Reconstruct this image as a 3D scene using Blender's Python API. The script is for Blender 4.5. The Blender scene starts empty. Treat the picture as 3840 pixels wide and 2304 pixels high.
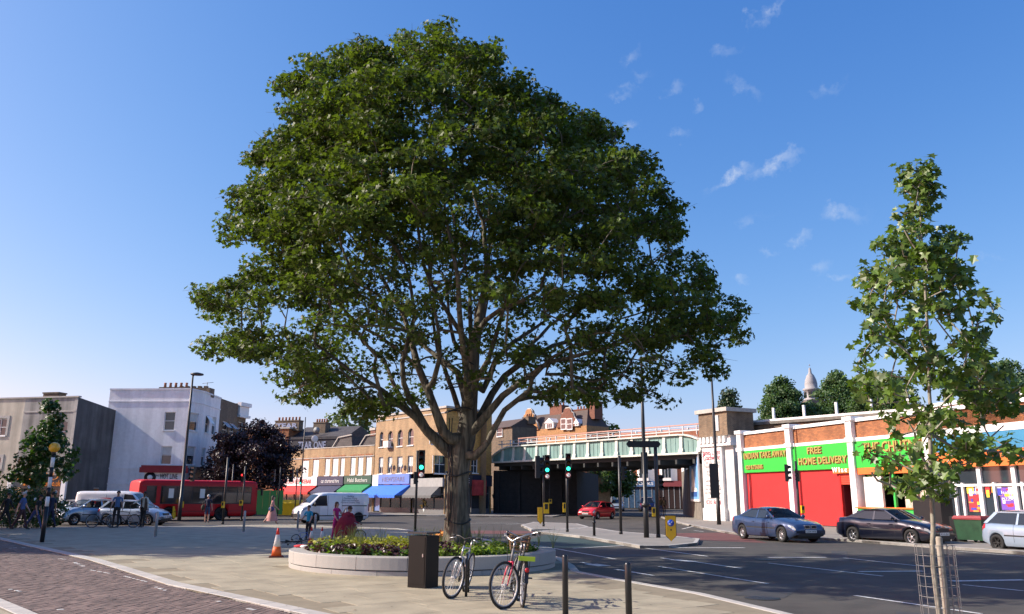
import bpy, math, random
import numpy as np
from mathutils import Vector, Matrix
random.seed(7); rng = np.random.default_rng(7)
C = bpy.context.scene.collection
scene = bpy.context.scene
rad = math.radians

# ---------------------------------------------------------------- camera
LENS = 28.5; PITCH = rad(13.17); ROLL = rad(.35); EYE = 1.68
FN = LENS / 36 * 3840
cam_d = bpy.data.cameras.new('camera'); cam_d.lens = LENS; cam_d.sensor_width = 36
cam_d.clip_start = .1; cam_d.clip_end = 3000
cam = bpy.data.objects.new('camera', cam_d); C.objects.link(cam); scene.camera = cam
cam.matrix_world = (Matrix.Translation((0, 0, EYE)) @ Matrix.Rotation(math.pi/2 + PITCH, 4, 'X')
                    @ Matrix.Rotation(ROLL, 4, 'Z'))
# ---------------------------------------------------------------- light
SUN_EL = rad(34); SUN_AZ = rad(-89)          # azimuth from +Y, clockwise: sun on the left
sun_dir = Vector((math.sin(SUN_AZ)*math.cos(SUN_EL), math.cos(SUN_AZ)*math.cos(SUN_EL), math.sin(SUN_EL)))
sd = bpy.data.lights.new('sun', 'SUN'); sd.energy = 5.0; sd.angle = rad(.53); sd.color = (1, .93, .82)
so = bpy.data.objects.new('sun', sd); C.objects.link(so); so.location = (-40, 0, 60)
so.rotation_euler = sun_dir.to_track_quat('Z', 'Y').to_euler()
scene.view_settings.view_transform = 'Standard'; scene.view_settings.look = 'None'
scene.view_settings.exposure = .6; scene.view_settings.gamma = 1
scene.view_settings.use_curve_mapping = False

# photograph pixel -> ray -> point (crop origin and scale of the enlargements that were measured)
REG = {0:(0,0,1.5528),1:(0,1400,.4581),2:(560,1400,.4581),3:(1080,1500,.4581),4:(1600,1500,.4581),5:(1900,1500,.4581),
       6:(2440,1400,.4581),7:(2700,1400,.4581),8:(3200,1400,.4581),11:(0,1820,.388),12:(960,1820,.388),
       13:(1500,1900,.3234),14:(1920,1820,.388),15:(2880,1820,.388),16:(3100,600,.8757),17:(700,0,.876),18:(1400,1000,.6737)}
_c, _s = math.cos(PITCH), math.sin(PITCH)
_F = np.array([0,_c,_s]); _R0 = np.array([1.,0,0]); _U0 = np.array([0,-_s,_c])
_R = _R0*math.cos(ROLL) + _U0*math.sin(ROLL); _U = -_R0*math.sin(ROLL) + _U0*math.cos(ROLL)
def ray(k, x, y):
    ox, oy, q = REG[k]
    return _F + (ox+x*q-1920)/FN*_R + (1152-oy-y*q)/FN*_U
def G(k, x, y, z=0.0):
    d = ray(k, x, y); t = (z-EYE)/d[2]
    return Vector((d[0]*t, d[1]*t, z))
def V(k, x, y, Y):
    d = ray(k, x, y); t = Y/d[1]
    return Vector((d[0]*t, Y, d[2]*t+EYE))

# ---------------------------------------------------------------- sky
w = bpy.data.worlds.new('World'); scene.world = w; w.use_nodes = True
nt = w.node_tree; nt.nodes.clear(); N_ = nt.nodes.new; L_ = nt.links.new
out = N_('ShaderNodeOutputWorld'); bg = N_('ShaderNodeBackground'); sky = N_('ShaderNodeTexSky')
sky.sky_type = 'NISHITA'; sky.sun_disc = False; sky.sun_elevation = SUN_EL; sky.sun_rotation = SUN_AZ
sky.altitude = 0; sky.air_density = 1.0; sky.dust_density = 1.1; sky.ozone_density = 5.0
bg.inputs['Strength'].default_value = .079
hs = N_('ShaderNodeHueSaturation'); hs.inputs['Saturation'].default_value = 1.0
# the camera's rendering of a clear sky: one response curve per channel over the whole sky
sp = N_('ShaderNodeSeparateColor'); cb = N_('ShaderNodeCombineColor'); L_(sky.outputs[0], sp.inputs[0])
for ch, (cc, gg) in enumerate(((3.25,1.52), (1.48,1.0), (1.30,.61))):
    m1 = N_('ShaderNodeMath'); m1.operation = 'MULTIPLY'; m1.inputs[1].default_value = .12; L_(sp.outputs[ch], m1.inputs[0])
    m2 = N_('ShaderNodeMath'); m2.operation = 'POWER'; m2.inputs[1].default_value = gg; L_(m1.outputs[0], m2.inputs[0])
    m3 = N_('ShaderNodeMath'); m3.operation = 'MULTIPLY'; m3.inputs[1].default_value = cc/.12; L_(m2.outputs[0], m3.inputs[0])
    L_(m3.outputs[0], cb.inputs[ch])
L_(cb.outputs[0], hs.inputs['Color'])
tc = N_('ShaderNodeTexCoord'); nz = N_('ShaderNodeTexNoise'); nz.inputs['Scale'].default_value = 34
nz.inputs['Detail'].default_value = 7; nz.inputs['Roughness'].default_value = .62
L_(tc.outputs['Generated'], nz.inputs['Vector'])
vs = N_('ShaderNodeVectorMath'); vs.operation = 'SUBTRACT'; vs.inputs[1].default_value = (.5,.5,.5)
L_(nz.outputs['Color'], vs.inputs[0])
vm = N_('ShaderNodeVectorMath'); vm.operation = 'MULTIPLY_ADD'; vm.inputs[1].default_value = (.055,.055,.055)
L_(vs.outputs[0], vm.inputs[0]); L_(tc.outputs['Generated'], vm.inputs[2])
# small fair-weather clouds: direction (measured), half width, half height (in pixels of the enlargement), tilt, strength
CLOUDS = [(1842,32,30,20,30,.6),(1875,8,20,12,40,.5),(1518,138,24,18,35,.5),(1505,222,36,11,5,.35),(1635,213,26,14,20,.3),
          (1800,212,46,14,-35,.35),(1685,265,20,17,0,.45),(1635,328,26,14,-15,.4),(1530,300,15,10,0,.35),(1878,392,58,15,22,.62),
          (1780,420,38,13,20,.7),(1935,582,24,18,20,.55),(1860,605,22,10,-20,.25),(2040,515,42,20,-10,.45),(1990,650,18,22,-20,.3),
          (2028,677,22,9,0,.5),(1782,682,20,12,-10,.55),(2005,217,30,12,0,.22),(1760,120,28,13,0,.2),(2395,634,16,10,0,.3),(1550,185,22,11,0,.22),
          (1830,530,40,9,0,.18),(1720,452,30,8,10,.2)]
last = None
for (cx, cy, rx, ry, an, st) in CLOUDS:
    d = ray(0, cx, cy); d = d/np.linalg.norm(d)
    mp = N_('ShaderNodeMapping'); mp.vector_type = 'TEXTURE'
    mp.inputs['Location'].default_value = d; mp.inputs['Rotation'].default_value = (0, rad(-an), 0)
    mp.inputs['Scale'].default_value = (rx*1.25/1960, .08, ry*1.15/1960)
    L_(vm.outputs[0], mp.inputs['Vector'])
    gr = N_('ShaderNodeTexGradient'); gr.gradient_type = 'SPHERICAL'; L_(mp.outputs[0], gr.inputs[0])
    mu = N_('ShaderNodeMath'); mu.operation = 'MULTIPLY_ADD' if last else 'MULTIPLY'; mu.inputs[1].default_value = st
    L_(gr.outputs['Fac'], mu.inputs[0])
    if last: L_(last, mu.inputs[2])
    last = mu.outputs[0]
nf = N_('ShaderNodeMapRange'); nf.inputs['From Min'].default_value = .42; nf.inputs['From Max'].default_value = .68
nf.inputs['To Min'].default_value = .05; nf.inputs['To Max'].default_value = .95
L_(nz.outputs['Fac'], nf.inputs['Value'])
cm = N_('ShaderNodeMath'); cm.operation = 'MULTIPLY'; cm.use_clamp = True
L_(last, cm.inputs[0]); L_(nf.outputs[0], cm.inputs[1])
mx = N_('ShaderNodeMix'); mx.data_type = 'RGBA'
L_(cm.outputs[0], mx.inputs['Factor']); L_(hs.outputs[0], mx.inputs['A']); mx.inputs['B'].default_value = (7.2,7.6,8.2,1)
L_(mx.outputs['Result'], bg.inputs['Color']); L_(bg.outputs[0], out.inputs['Surface'])
# ---------------------------------------------------------------- materials
MATS = {}
def M(name, col=None, rough=.6, metal=0., var=.12, vscale=3., bump=0., bscale=40., emit=0., spec=.5, brick=None, coat=0., island=0., trans=0., glass=0., stain=0., fiss=0., world=False):
    if name in MATS: return MATS[name]
    m = bpy.data.materials.new(name); m.use_nodes = True; MATS[name] = m
    t = m.node_tree; n = t.nodes; l = t.links; b = n['Principled BSDF']
    col = tuple(col); b.inputs['Roughness'].default_value = rough; b.inputs['Metallic'].default_value = metal
    b.inputs['Specular IOR Level'].default_value = spec; b.inputs['Coat Weight'].default_value = coat
    b.inputs['Coat Roughness'].default_value = .06
    co = n.new('ShaderNodeTexCoord'); vec = co.outputs['Object']
    if world: vec = n.new('ShaderNodeNewGeometry').outputs['Position']
    src = None
    if brick:
        bw, bh, c2, mort = brick
        sx = n.new('ShaderNodeSeparateXYZ'); l.new(vec, sx.inputs[0])
        ad = n.new('ShaderNodeMath'); l.new(sx.outputs[0], ad.inputs[0]); l.new(sx.outputs[1], ad.inputs[1])
        cb = n.new('ShaderNodeCombineXYZ'); l.new(ad.outputs[0], cb.inputs[0]); l.new(sx.outputs[2], cb.inputs[1])
        bt = n.new('ShaderNodeTexBrick'); l.new(cb.outputs[0], bt.inputs['Vector'])
        bt.inputs['Color1'].default_value = col+(1,); bt.inputs['Color2'].default_value = tuple(c2)+(1,)
        bt.inputs['Mortar'].default_value = tuple(mort)+(1,); bt.inputs['Scale'].default_value = 1
        bt.inputs['Brick Width'].default_value = bw; bt.inputs['Row Height'].default_value = bh
        bt.inputs['Mortar Size'].default_value = bh*.09; bt.inputs['Bias'].default_value = -.1
        src = bt.outputs['Color']
        bp = n.new('ShaderNodeBump'); bp.inputs['Strength'].default_value = .5; bp.inputs['Distance'].default_value = .01; bp.invert = True
        l.new(bt.outputs['Fac'], bp.inputs['Height']); l.new(bp.outputs[0], b.inputs['Normal'])
    if src is None:
        rgb = n.new('ShaderNodeRGB'); rgb.outputs[0].default_value = col+(1,); src = rgb.outputs[0]
    def mul(src, fac_out, lo, hi, fmin=.3, fmax=.7):
        mr = n.new('ShaderNodeMapRange'); l.new(fac_out, mr.inputs['Value'])
        mr.inputs['From Min'].default_value = fmin; mr.inputs['From Max'].default_value = fmax
        mr.inputs['To Min'].default_value = lo; mr.inputs['To Max'].default_value = hi
        vm = n.new('ShaderNodeVectorMath'); vm.operation = 'SCALE'; l.new(src, vm.inputs[0]); l.new(mr.outputs[0], vm.inputs['Scale'])
        return vm.outputs[0]
    if var:
        nz = n.new('ShaderNodeTexNoise'); nz.inputs['Scale'].default_value = vscale; nz.inputs['Detail'].default_value = 6
        nz.inputs['Roughness'].default_value = .6; l.new(vec, nz.inputs['Vector'])
        src = mul(src, nz.outputs['Fac'], 1-var, 1+var)
    if stain:
        mpn = n.new('ShaderNodeMapping'); mpn.inputs['Scale'].default_value = (1.6, 1.6, .16); l.new(vec, mpn.inputs[0])
        n2 = n.new('ShaderNodeTexNoise'); n2.inputs['Scale'].default_value = .9; n2.inputs['Detail'].default_value = 5; l.new(mpn.outputs[0], n2.inputs['Vector'])
        src = mul(src, n2.outputs['Fac'], 1-stain, 1.05, .35, .6)
    if fiss:
        mpf = n.new('ShaderNodeMapping'); mpf.inputs['Scale'].default_value = (11, 11, 1.5); l.new(vec, mpf.inputs[0])
        n3 = n.new('ShaderNodeTexNoise'); n3.inputs['Scale'].default_value = 1.; n3.inputs['Detail'].default_value = 5; n3.inputs['Distortion'].default_value = .6; l.new(mpf.outputs[0], n3.inputs['Vector'])
        src = mul(src, n3.outputs['Fac'], 1-fiss, 1+fiss*.7, .38, .62)
    if island:
        ge = n.new('ShaderNodeNewGeometry'); oi = n.new('ShaderNodeObjectInfo')
        a2 = n.new('ShaderNodeMath'); l.new(ge.outputs['Random Per Island'], a2.inputs[0]); l.new(oi.outputs['Random'], a2.inputs[1])
        f2 = n.new('ShaderNodeMath'); f2.operation = 'FRACT'; l.new(a2.outputs[0], f2.inputs[0])
        src = mul(src, f2.outputs[0], 1-island, 1+island, 0, 1)
    l.new(src, b.inputs['Base Color'])
    if bump:
        nb = n.new('ShaderNodeTexNoise'); nb.inputs['Scale'].default_value = bscale; nb.inputs['Detail'].default_value = 5; l.new(vec, nb.inputs['Vector'])
        bp = n.new('ShaderNodeBump'); bp.inputs['Strength'].default_value = bump; bp.inputs['Distance'].default_value = .05 if fiss else .02
        l.new((n3 if fiss else nb).outputs['Fac'], bp.inputs['Height']); l.new(bp.outputs[0], b.inputs['Normal'])
    if emit:
        b.inputs['Emission Color'].default_value = col+(1,); b.inputs['Emission Strength'].default_value = emit
    o = n['Material Output']
    if trans:      # thin leaf: part of the light comes through
        tr = n.new('ShaderNodeBsdfTranslucent'); vm = n.new('ShaderNodeVectorMath'); vm.operation = 'MULTIPLY'
        vm.inputs[1].default_value = (1.5, 1.6, .55); l.new(src, vm.inputs[0]); l.new(vm.outputs[0], tr.inputs[0])
        ms = n.new('ShaderNodeMixShader'); ms.inputs[0].default_value = trans
        l.new(b.outputs[0], ms.inputs[1]); l.new(tr.outputs[0], ms.inputs[2]); l.new(ms.outputs[0], o.inputs['Surface'])
    if glass:      # car glass: see-through with a sky reflection
        tr = n.new('ShaderNodeBsdfTransparent'); tr.inputs[0].default_value = (.72,.78,.76,1)
        fr = n.new('ShaderNodeFresnel'); fr.inputs[0].default_value = 1.5
        a3 = n.new('ShaderNodeMath'); a3.operation = 'ADD'; a3.inputs[1].default_value = 1-glass; a3.use_clamp = True; l.new(fr.outputs[0], a3.inputs[0])
        ms = n.new('ShaderNodeMixShader'); l.new(a3.outputs[0], ms.inputs[0]); l.new(tr.outputs[0], ms.inputs[1]); l.new(b.outputs[0], ms.inputs[2])
        l.new(ms.outputs[0], o.inputs['Surface'])
    return m

WHITE = M('white_paint', (.78,.78,.76), .5, var=.06)
BLACK = M('black_paint', (.012,.012,.013), .4, var=.2)
DARK = M('dark_metal', (.02,.021,.022), .45, var=.15)
RUBBER = M('rubber', (.015,.015,.015), .85)
STEEL = M('steel', (.45,.46,.47), .35, .9, var=.1)
GLASS = M('window_glass', (.03,.04,.05), .04, var=.3, vscale=.7, spec=.8)
YELLOW = M('yellow_plastic', (.75,.48,.01), .45)
RED = M('red_paint', (.55,.02,.02), .4)
SKIN = M('skin', (.42,.22,.14), .5, var=.05)
NAVY = M('navy_cloth', (.02,.03,.07), .8)

# ---------------------------------------------------------------- mesh helpers
class MB:
    def __init__(s): s.v=[]; s.f=[]; s.mi=[]; s.sm=[]
    def add(s, vs, fs, m=0, smooth=False):
        o = len(s.v); s.v += [tuple(p) for p in vs]
        for f in fs: s.f.append(tuple(i+o for i in f)); s.mi.append(m); s.sm.append(smooth)
    def box(s, c, d, rz=0, m=0, taper=1.):
        x,y,z = d[0]/2, d[1]/2, d[2]/2; ca, sa = math.cos(rz), math.sin(rz); vs=[]
        for k in (-1,1):
            q = 1 if k < 0 else taper
            for (i,j) in ((-1,-1),(1,-1),(1,1),(-1,1)):
                a, b = i*x*q, j*y*q; vs.append((c[0]+a*ca-b*sa, c[1]+a*sa+b*ca, c[2]+k*z))
        s.add(vs, [(3,2,1,0),(4,5,6,7),(0,1,5,4),(1,2,6,5),(2,3,7,6),(3,0,4,7)], m)
    def b2(s, x0,x1,y0,y1,z0,z1, m=0):
        s.box(((x0+x1)/2,(y0+y1)/2,(z0+z1)/2),(x1-x0,y1-y0,z1-z0),0,m)
    def beam(s, a, b, w, h=None, m=0):
        a=Vector(a); b=Vector(b); h = h or w; d=(b-a).normalized()
        u = d.cross(Vector((0,0,1)));  u = u.normalized() if u.length>1e-4 else Vector((1,0,0)); v = u.cross(d).normalized()
        vs=[p+u*i*w/2+v*j*h/2 for p in (a,b) for (i,j) in ((-1,-1),(1,-1),(1,1),(-1,1))]
        s.add(vs, [(3,2,1,0),(4,5,6,7),(0,1,5,4),(1,2,6,5),(2,3,7,6),(3,0,4,7)], m)
    def tube(s, pts, r, n=8, m=0, caps=True, closed=False, smooth=True):
        P=[Vector(p) for p in pts]; k=len(P); rs = r if isinstance(r,(list,tuple)) else [r]*k
        vs=[]; ref=None
        for i,p in enumerate(P):
            if closed: d=(P[(i+1)%k]-P[i-1])
            else: d = P[min(i+1,k-1)]-P[max(i-1,0)]
            d = d.normalized() if d.length>1e-9 else Vector((0,0,1))
            if ref is None: ref = Vector((0,0,1)) if abs(d.z)<.9 else Vector((1,0,0))
            u = (ref - d*ref.dot(d)); u = u.normalized() if u.length>1e-6 else d.orthogonal().normalized()
            ref = u; v = d.cross(u)
            for j in range(n):
                a = 2*math.pi*j/n; vs.append(p+(u*math.cos(a)+v*math.sin(a))*rs[i])
        fs=[]
        for i in range(k if closed else k-1):
            for j in range(n):
                a=i*n; b=((i+1)%k)*n; fs.append((a+j,a+(j+1)%n,b+(j+1)%n,b+j))
        if caps and not closed: fs += [tuple(range(n-1,-1,-1)), tuple((k-1)*n+j for j in range(n))]
        s.add(vs, fs, m, smooth)
    def lathe(s, prof, n=16, c=(0,0,0), axis='z', m=0, smooth=True):
        vs=[]; k=len(prof)
        for (r,z) in prof:
            for j in range(n):
                a=2*math.pi*j/n; x,y=r*math.cos(a), r*math.sin(a)
                q = (x,y,z) if axis=='z' else ((x,z,y) if axis=='y' else (z,x,y))
                vs.append((c[0]+q[0],c[1]+q[1],c[2]+q[2]))
        fs=[(i*n+j,i*n+(j+1)%n,(i+1)*n+(j+1)%n,(i+1)*n+j) for i in range(k-1) for j in range(n)]
        fs += [tuple(range(n-1,-1,-1)), tuple((k-1)*n+j for j in range(n))]
        s.add(vs, fs, m, smooth)
    def sphere(s, c, r, n=10, m=0):
        rr = r if isinstance(r,(tuple,list)) else (r,r,r); vs=[]; h=n//2
        for i in range(h+1):
            t=math.pi*i/h
            for j in range(n):
                a=2*math.pi*j/n; vs.append((c[0]+rr[0]*math.sin(t)*math.cos(a),c[1]+rr[1]*math.sin(t)*math.sin(a),c[2]+rr[2]*math.cos(t)))
        s.add(vs, [(i*n+j,(i+1)*n+j,(i+1)*n+(j+1)%n,i*n+(j+1)%n) for i in range(h) for j in range(n)], m, True)
    def poly(s, pts, m=0): s.add(pts, [tuple(range(len(pts)))], m)
    def prism(s, pts, off, m=0):      # polygon (3d) extruded by off
        n=len(pts); off=Vector(off); P=[Vector(p) for p in pts]
        s.add(P+[p+off for p in P], [tuple(range(n-1,-1,-1)), tuple(range(n,2*n))]+[(i,(i+1)%n,n+(i+1)%n,n+i) for i in range(n)], m)
    def mesh(s, name, mats):
        me = bpy.data.meshes.new(name); me.from_pydata(s.v, [], s.f)
        for m in (mats if isinstance(mats,(list,tuple)) else [mats]): me.materials.append(m)
        me.polygons.foreach_set('material_index', s.mi); me.polygons.foreach_set('use_smooth', s.sm); me.update()
        return me
    def build(s, name, mats, parent=None, loc=None, rot=None):
        return put(name, s.mesh(name, mats), parent, loc, rot)
def put(name, me, parent=None, loc=None, rot=None):
    o = bpy.data.objects.new(name, me); C.objects.link(o)
    if parent: o.parent = parent
    if loc is not None: o.location = loc
    if rot is not None: o.rotation_euler = rot
    return o
def thing(name, label, cat, loc=(0,0,0), rz=0, group=None):
    o = bpy.data.objects.new(name, None); C.objects.link(o); o.location = loc; o.rotation_euler = (0,0,rz)
    o.empty_display_size = .3
    return tag(o, label, cat, group)
def tag(o, label, cat, group=None):
    o['label'] = label; o['category'] = cat
    if group: o['group'] = group
    return o
def struct(o): o['kind'] = 'structure'; return o
def stuff(o): o['kind'] = 'stuff'; return o
KIDS = {}
def clone(o, parent=None):
    c = o.copy(); C.objects.link(c); c.parent = parent
    for ch in list(o.children): clone(ch, c)
    return c
def np_mesh(name, Vv, Ff, mats, mi=None, smooth=False):
    me = bpy.data.meshes.new(name); nf, k = Ff.shape
    me.vertices.add(len(Vv)); me.vertices.foreach_set('co', Vv.astype(np.float32).ravel())
    me.loops.add(nf*k); me.loops.foreach_set('vertex_index', Ff.astype(np.int32).ravel())
    me.polygons.add(nf); me.polygons.foreach_set('loop_start', np.arange(0,nf*k,k,dtype=np.int32))
    for m in (mats if isinstance(mats,(list,tuple)) else [mats]): me.materials.append(m)
    if mi is not None: me.polygons.foreach_set('material_index', mi.astype(np.int32))
    me.polygons.foreach_set('use_smooth', np.full(nf,bool(smooth)))
    me.update(calc_edges=True); return me
def text(s, parent, loc, h, mat, rot=(math.pi/2,0,0), depth=.01, width=None, align='CENTER', name='lettering', shear=0, bold=0.):
    cu = bpy.data.curves.new('t','FONT'); cu.body = s; cu.size = h/.72; cu.extrude = depth; cu.align_x = align; cu.resolution_u = 2
    cu.shear = shear; cu.offset = bold; cu.space_line = .85
    o = bpy.data.objects.new('t', cu); C.objects.link(o); bpy.context.view_layer.update()
    dg = bpy.context.evaluated_depsgraph_get(); me = bpy.data.meshes.new_from_object(o.evaluated_get(dg))
    bpy.data.objects.remove(o)
    sx = 1.
    if width:
        xs=[v.co.x for v in me.vertices]; sx = width/max(1e-4, max(xs)-min(xs))
    for v in me.vertices: v.co.x *= sx
    me.materials.clear(); me.materials.append(mat); me.name = name
    return put(name, me, parent, loc, rot)

# ---------------------------------------------------------------- leaves
LEAF5 = (np.array([[0,0,0],[.42,.06,.05],[.25,.34,.03],[.55,.62,.06],[.18,.66,.0],[0,1.05,-.06],[-.18,.66,.0],[-.55,.62,.06],[-.25,.34,.03],[-.42,.06,.05]])-[0,.45,0],
         np.array([[0,1,2,3,4,5],[0,5,6,7,8,9]]))
LEAF3 = (np.array([[0,0,0],[.4,.35,.05],[.22,.8,0],[0,1,-.08],[-.22,.8,0],[-.4,.35,.05]])-[0,.45,0], np.array([[0,1,2,3],[0,3,4,5]]))
def frames(nrm, spin):
    z = nrm/np.linalg.norm(nrm,axis=1,keepdims=True)
    a = np.where(np.abs(z[:,2:3])<.9, np.array([[0,0,1.]]), np.array([[1.,0,0]]))
    x = np.cross(a,z); x /= np.linalg.norm(x,axis=1,keepdims=True); y = np.cross(z,x)
    c,s = np.cos(spin)[:,None], np.sin(spin)[:,None]
    X = c*x+s*y; Y = -s*x+c*y
    return np.stack([X,Y,z],axis=2)
def leaves(name, P, nrm, size, mats, tmpl=LEAF5, mi=None, spin=None):
    n=len(P); T,Fc = tmpl
    Rm = frames(nrm, rng.uniform(0,6.283,n) if spin is None else spin)
    Vv = np.einsum('nij,kj->nki', Rm, T)*size[:,None,None] + P[:,None,:]
    Ff = (Fc[None]+ (np.arange(n)*len(T))[:,None,None]).reshape(-1,Fc.shape[1])
    return np_mesh(name, Vv.reshape(-1,3), Ff, mats, None if mi is None else np.repeat(mi,len(Fc)))
def unit(n):
    v = rng.normal(size=(n,3)); return v/np.linalg.norm(v,axis=1,keepdims=True)
def clumps(cent, per, spread, flat, droop=.5, size=(.1,.2)):
    """leaves round each clump centre: positions, normals, sizes"""
    n=len(cent)*per
    off = unit(n)*(rng.uniform(0,1,n)**.5)[:,None]*spread; off[:,2]*=flat
    P = np.repeat(cent,per,axis=0)+off
    nr = unit(n)*.75 + np.array([0,0,droop]) + off/spread*.7
    return P, nr, rng.uniform(size[0],size[1],n)

# ---------------------------------------------------------------- branching
def grow(nodes, par, rfix, targets, rng, seg=.5, sag=.12, wander=.12, k=.3):
    """attach every target to the nearest fitting point of the skeleton, nearest targets first"""
    P=[np.array(p,float) for p in nodes]; par=list(par); plen=[0.]*len(P)
    for i in range(len(P)):
        if par[i]>=0: plen[i]=plen[par[i]]+np.linalg.norm(P[i]-P[par[i]])
    arr=np.zeros((len(P)+40*len(targets),3)); arr[:len(P)]=P; n=len(P)
    pl=np.zeros(len(arr)); pl[:n]=plen; root=P[0]
    order=np.argsort([np.linalg.norm(t-root) for t in targets]); tips=[]
    for i in order:
        t=targets[i]; d=np.linalg.norm(arr[:n]-t,axis=1)
        cost=d+k*pl[:n]*.35+np.maximum(0,arr[:n,2]-t[2])*.35
        j=int(np.argmin(cost)); a=arr[j].copy(); L=d[j]; m=max(1,min(30,int(math.ceil(L/seg)))); prev=j
        mid=(a+t)/2+rng.normal(size=3)*wander*L+np.array([0,0,sag*L])
        for q in range(1,m+1):
            u=q/m; p=(1-u)**2*a+2*u*(1-u)*mid+u*u*t
            arr[n]=p; pl[n]=pl[prev]+np.linalg.norm(p-arr[prev]); par.append(prev); prev=n; n+=1
        tips.append(prev)
    arr=arr[:n]; kids=[[] for _ in range(n)]
    for i in range(n):
        if par[i]>=0: kids[par[i]].append(i)
    r=np.zeros(n)
    order=list(range(n))
    order.sort(key=lambda i:-pl[i])
    acc=np.zeros(n)
    for i in order:
        ri = max(.012, acc[i]**(1/2.2)) if acc[i]>0 else .010
        if i < len(rfix) and rfix[i]: ri = rfix[i]
        r[i]=ri
        if par[i]>=0: acc[par[i]]+=ri**2.2
    return arr, par, kids, r
def limbs_mesh(arr, par, kids, r, mb, m=0):
    n=len(arr); done=set(); stack=[(i,None) for i in range(n) if par[i]<0]
    while stack:
        i,pp=stack.pop(); ch=[] if pp is None else [pp]; cur=i
        while True:
            ch.append(cur)
            if not kids[cur]: break
            ks=sorted(kids[cur], key=lambda q:-r[q]); nx=ks[0]
            for o in ks[1:]: stack.append((o,cur))
            cur=nx
        if len(ch)>1:
            rr=[float(r[q]) for q in ch]
            if pp is not None: rr[0]=min(rr[0], rr[1]*1.25)
            sides = 10 if max(rr)>.12 else (7 if max(rr)>.05 else (5 if max(rr)>.02 else 3))
            mb.tube([arr[q] for q in ch], rr, sides, m, caps=False)
# ================================================================ SETTING
ASPH = M('asphalt', (.058,.053,.044), .88, var=.2, vscale=.35, bump=.5, bscale=45, stain=.25)
STONE = M('yorkstone', (.32,.285,.20), .8, var=.16, vscale=1.2, bump=.3, bscale=18, stain=.16, island=.03, world=True)
GROUT = M('paving_grout', (.215,.185,.125), .9, var=.15)
GRANITE = M('granite', (.35,.34,.315), .75, var=.12, vscale=60, bump=.2, bscale=90, island=.05)
PAVE = M('concrete_paving', (.22,.205,.18), .85, var=.12, vscale=.8, bump=.2)
BRICKPAVE = M('brick_paver', (.135,.096,.080), .8, var=.22, vscale=1.1, island=.34, bump=.2, bscale=60, world=True)
LINE = M('road_paint', (.55,.55,.52), .7, var=.35, vscale=9)
RZ = -.10
def flat(name, pts, z, mat, parent=None, st=True):
    mb = MB(); mb.poly([(p[0],p[1],z) for p in pts]); o = mb.build(name, mat, parent)
    return struct(o) if st else o
def slab(name, pts, z, zb, mats, parent=None):
    mb = MB(); n=len(pts); P=[(p[0],p[1]) for p in pts]
    a = sum(P[i][0]*P[(i+1)%n][1]-P[(i+1)%n][0]*P[i][1] for i in range(n))
    if a<0: P=P[::-1]
    mb.prism([(x,y,zb) for x,y in P], (0,0,z-zb)); o = mb.build(name, mats, parent)
    return struct(o)
def inside(poly, X, Y):
    r = np.zeros(len(X), bool); n=len(poly)
    for i in range(n):
        x1,y1=poly[i][0],poly[i][1]; x2,y2=poly[(i+1)%n][0],poly[(i+1)%n][1]
        if y1==y2: continue
        r ^= ((y1>Y)!=(y2>Y)) & (X < (x2-x1)*(Y-y1)/(y2-y1)+x1)
    return r
flat('ground', [(-1500,-300),(1500,-300),(1500,1800),(-1500,1800)], -.2, M('far_ground',(.10,.10,.085),.95,var=.2,vscale=.05))
road = flat('road', [(-160,-40),(160,-40),(160,330),(-160,330)], RZ, ASPH)

brick_up = [(-28,42.2),G(0,0,1303),G(0,215,1352),G(0,400,1410),G(0,700,1475),(0.5,8.7),(3.2,5.3),(5.5,2)]
brick_lo = [(p[0]-.73*2.9,p[1]-.68*2.9) for p in brick_up]
plaza_pts = [brick_up[0],brick_up[1],brick_up[2],brick_up[3],brick_up[4],brick_up[5],brick_up[6],(7.2,5),G(0,1920,1484),G(0,1700,1433),G(0,1500,1399),
             G(0,1400,1380),(1.62,21.5),(1.45,24),(.4,29),(-1.2,35),(-2.6,38.8),G(3,1095,1078),G(3,900,1053),G(3,500,1038),G(3,0,1020),G(0,350,1272),G(0,0,1276)]
plaza = slab('plaza_pavement', plaza_pts, -.005, RZ-.05, GROUT)
near_pts = [(p[0],p[1]) for p in brick_lo]+[(5,-6),(-60,-6),(-60,30),(-36,42)]
nearp = slab('near_pavement', near_pts, -.005, RZ-.05, GROUT)
brick_road = flat('brick_road', [(p[0],p[1]) for p in brick_up]+[p for p in brick_lo[::-1]], -.035, M('paver_joint',(.05,.042,.037),.9), None)

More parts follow.
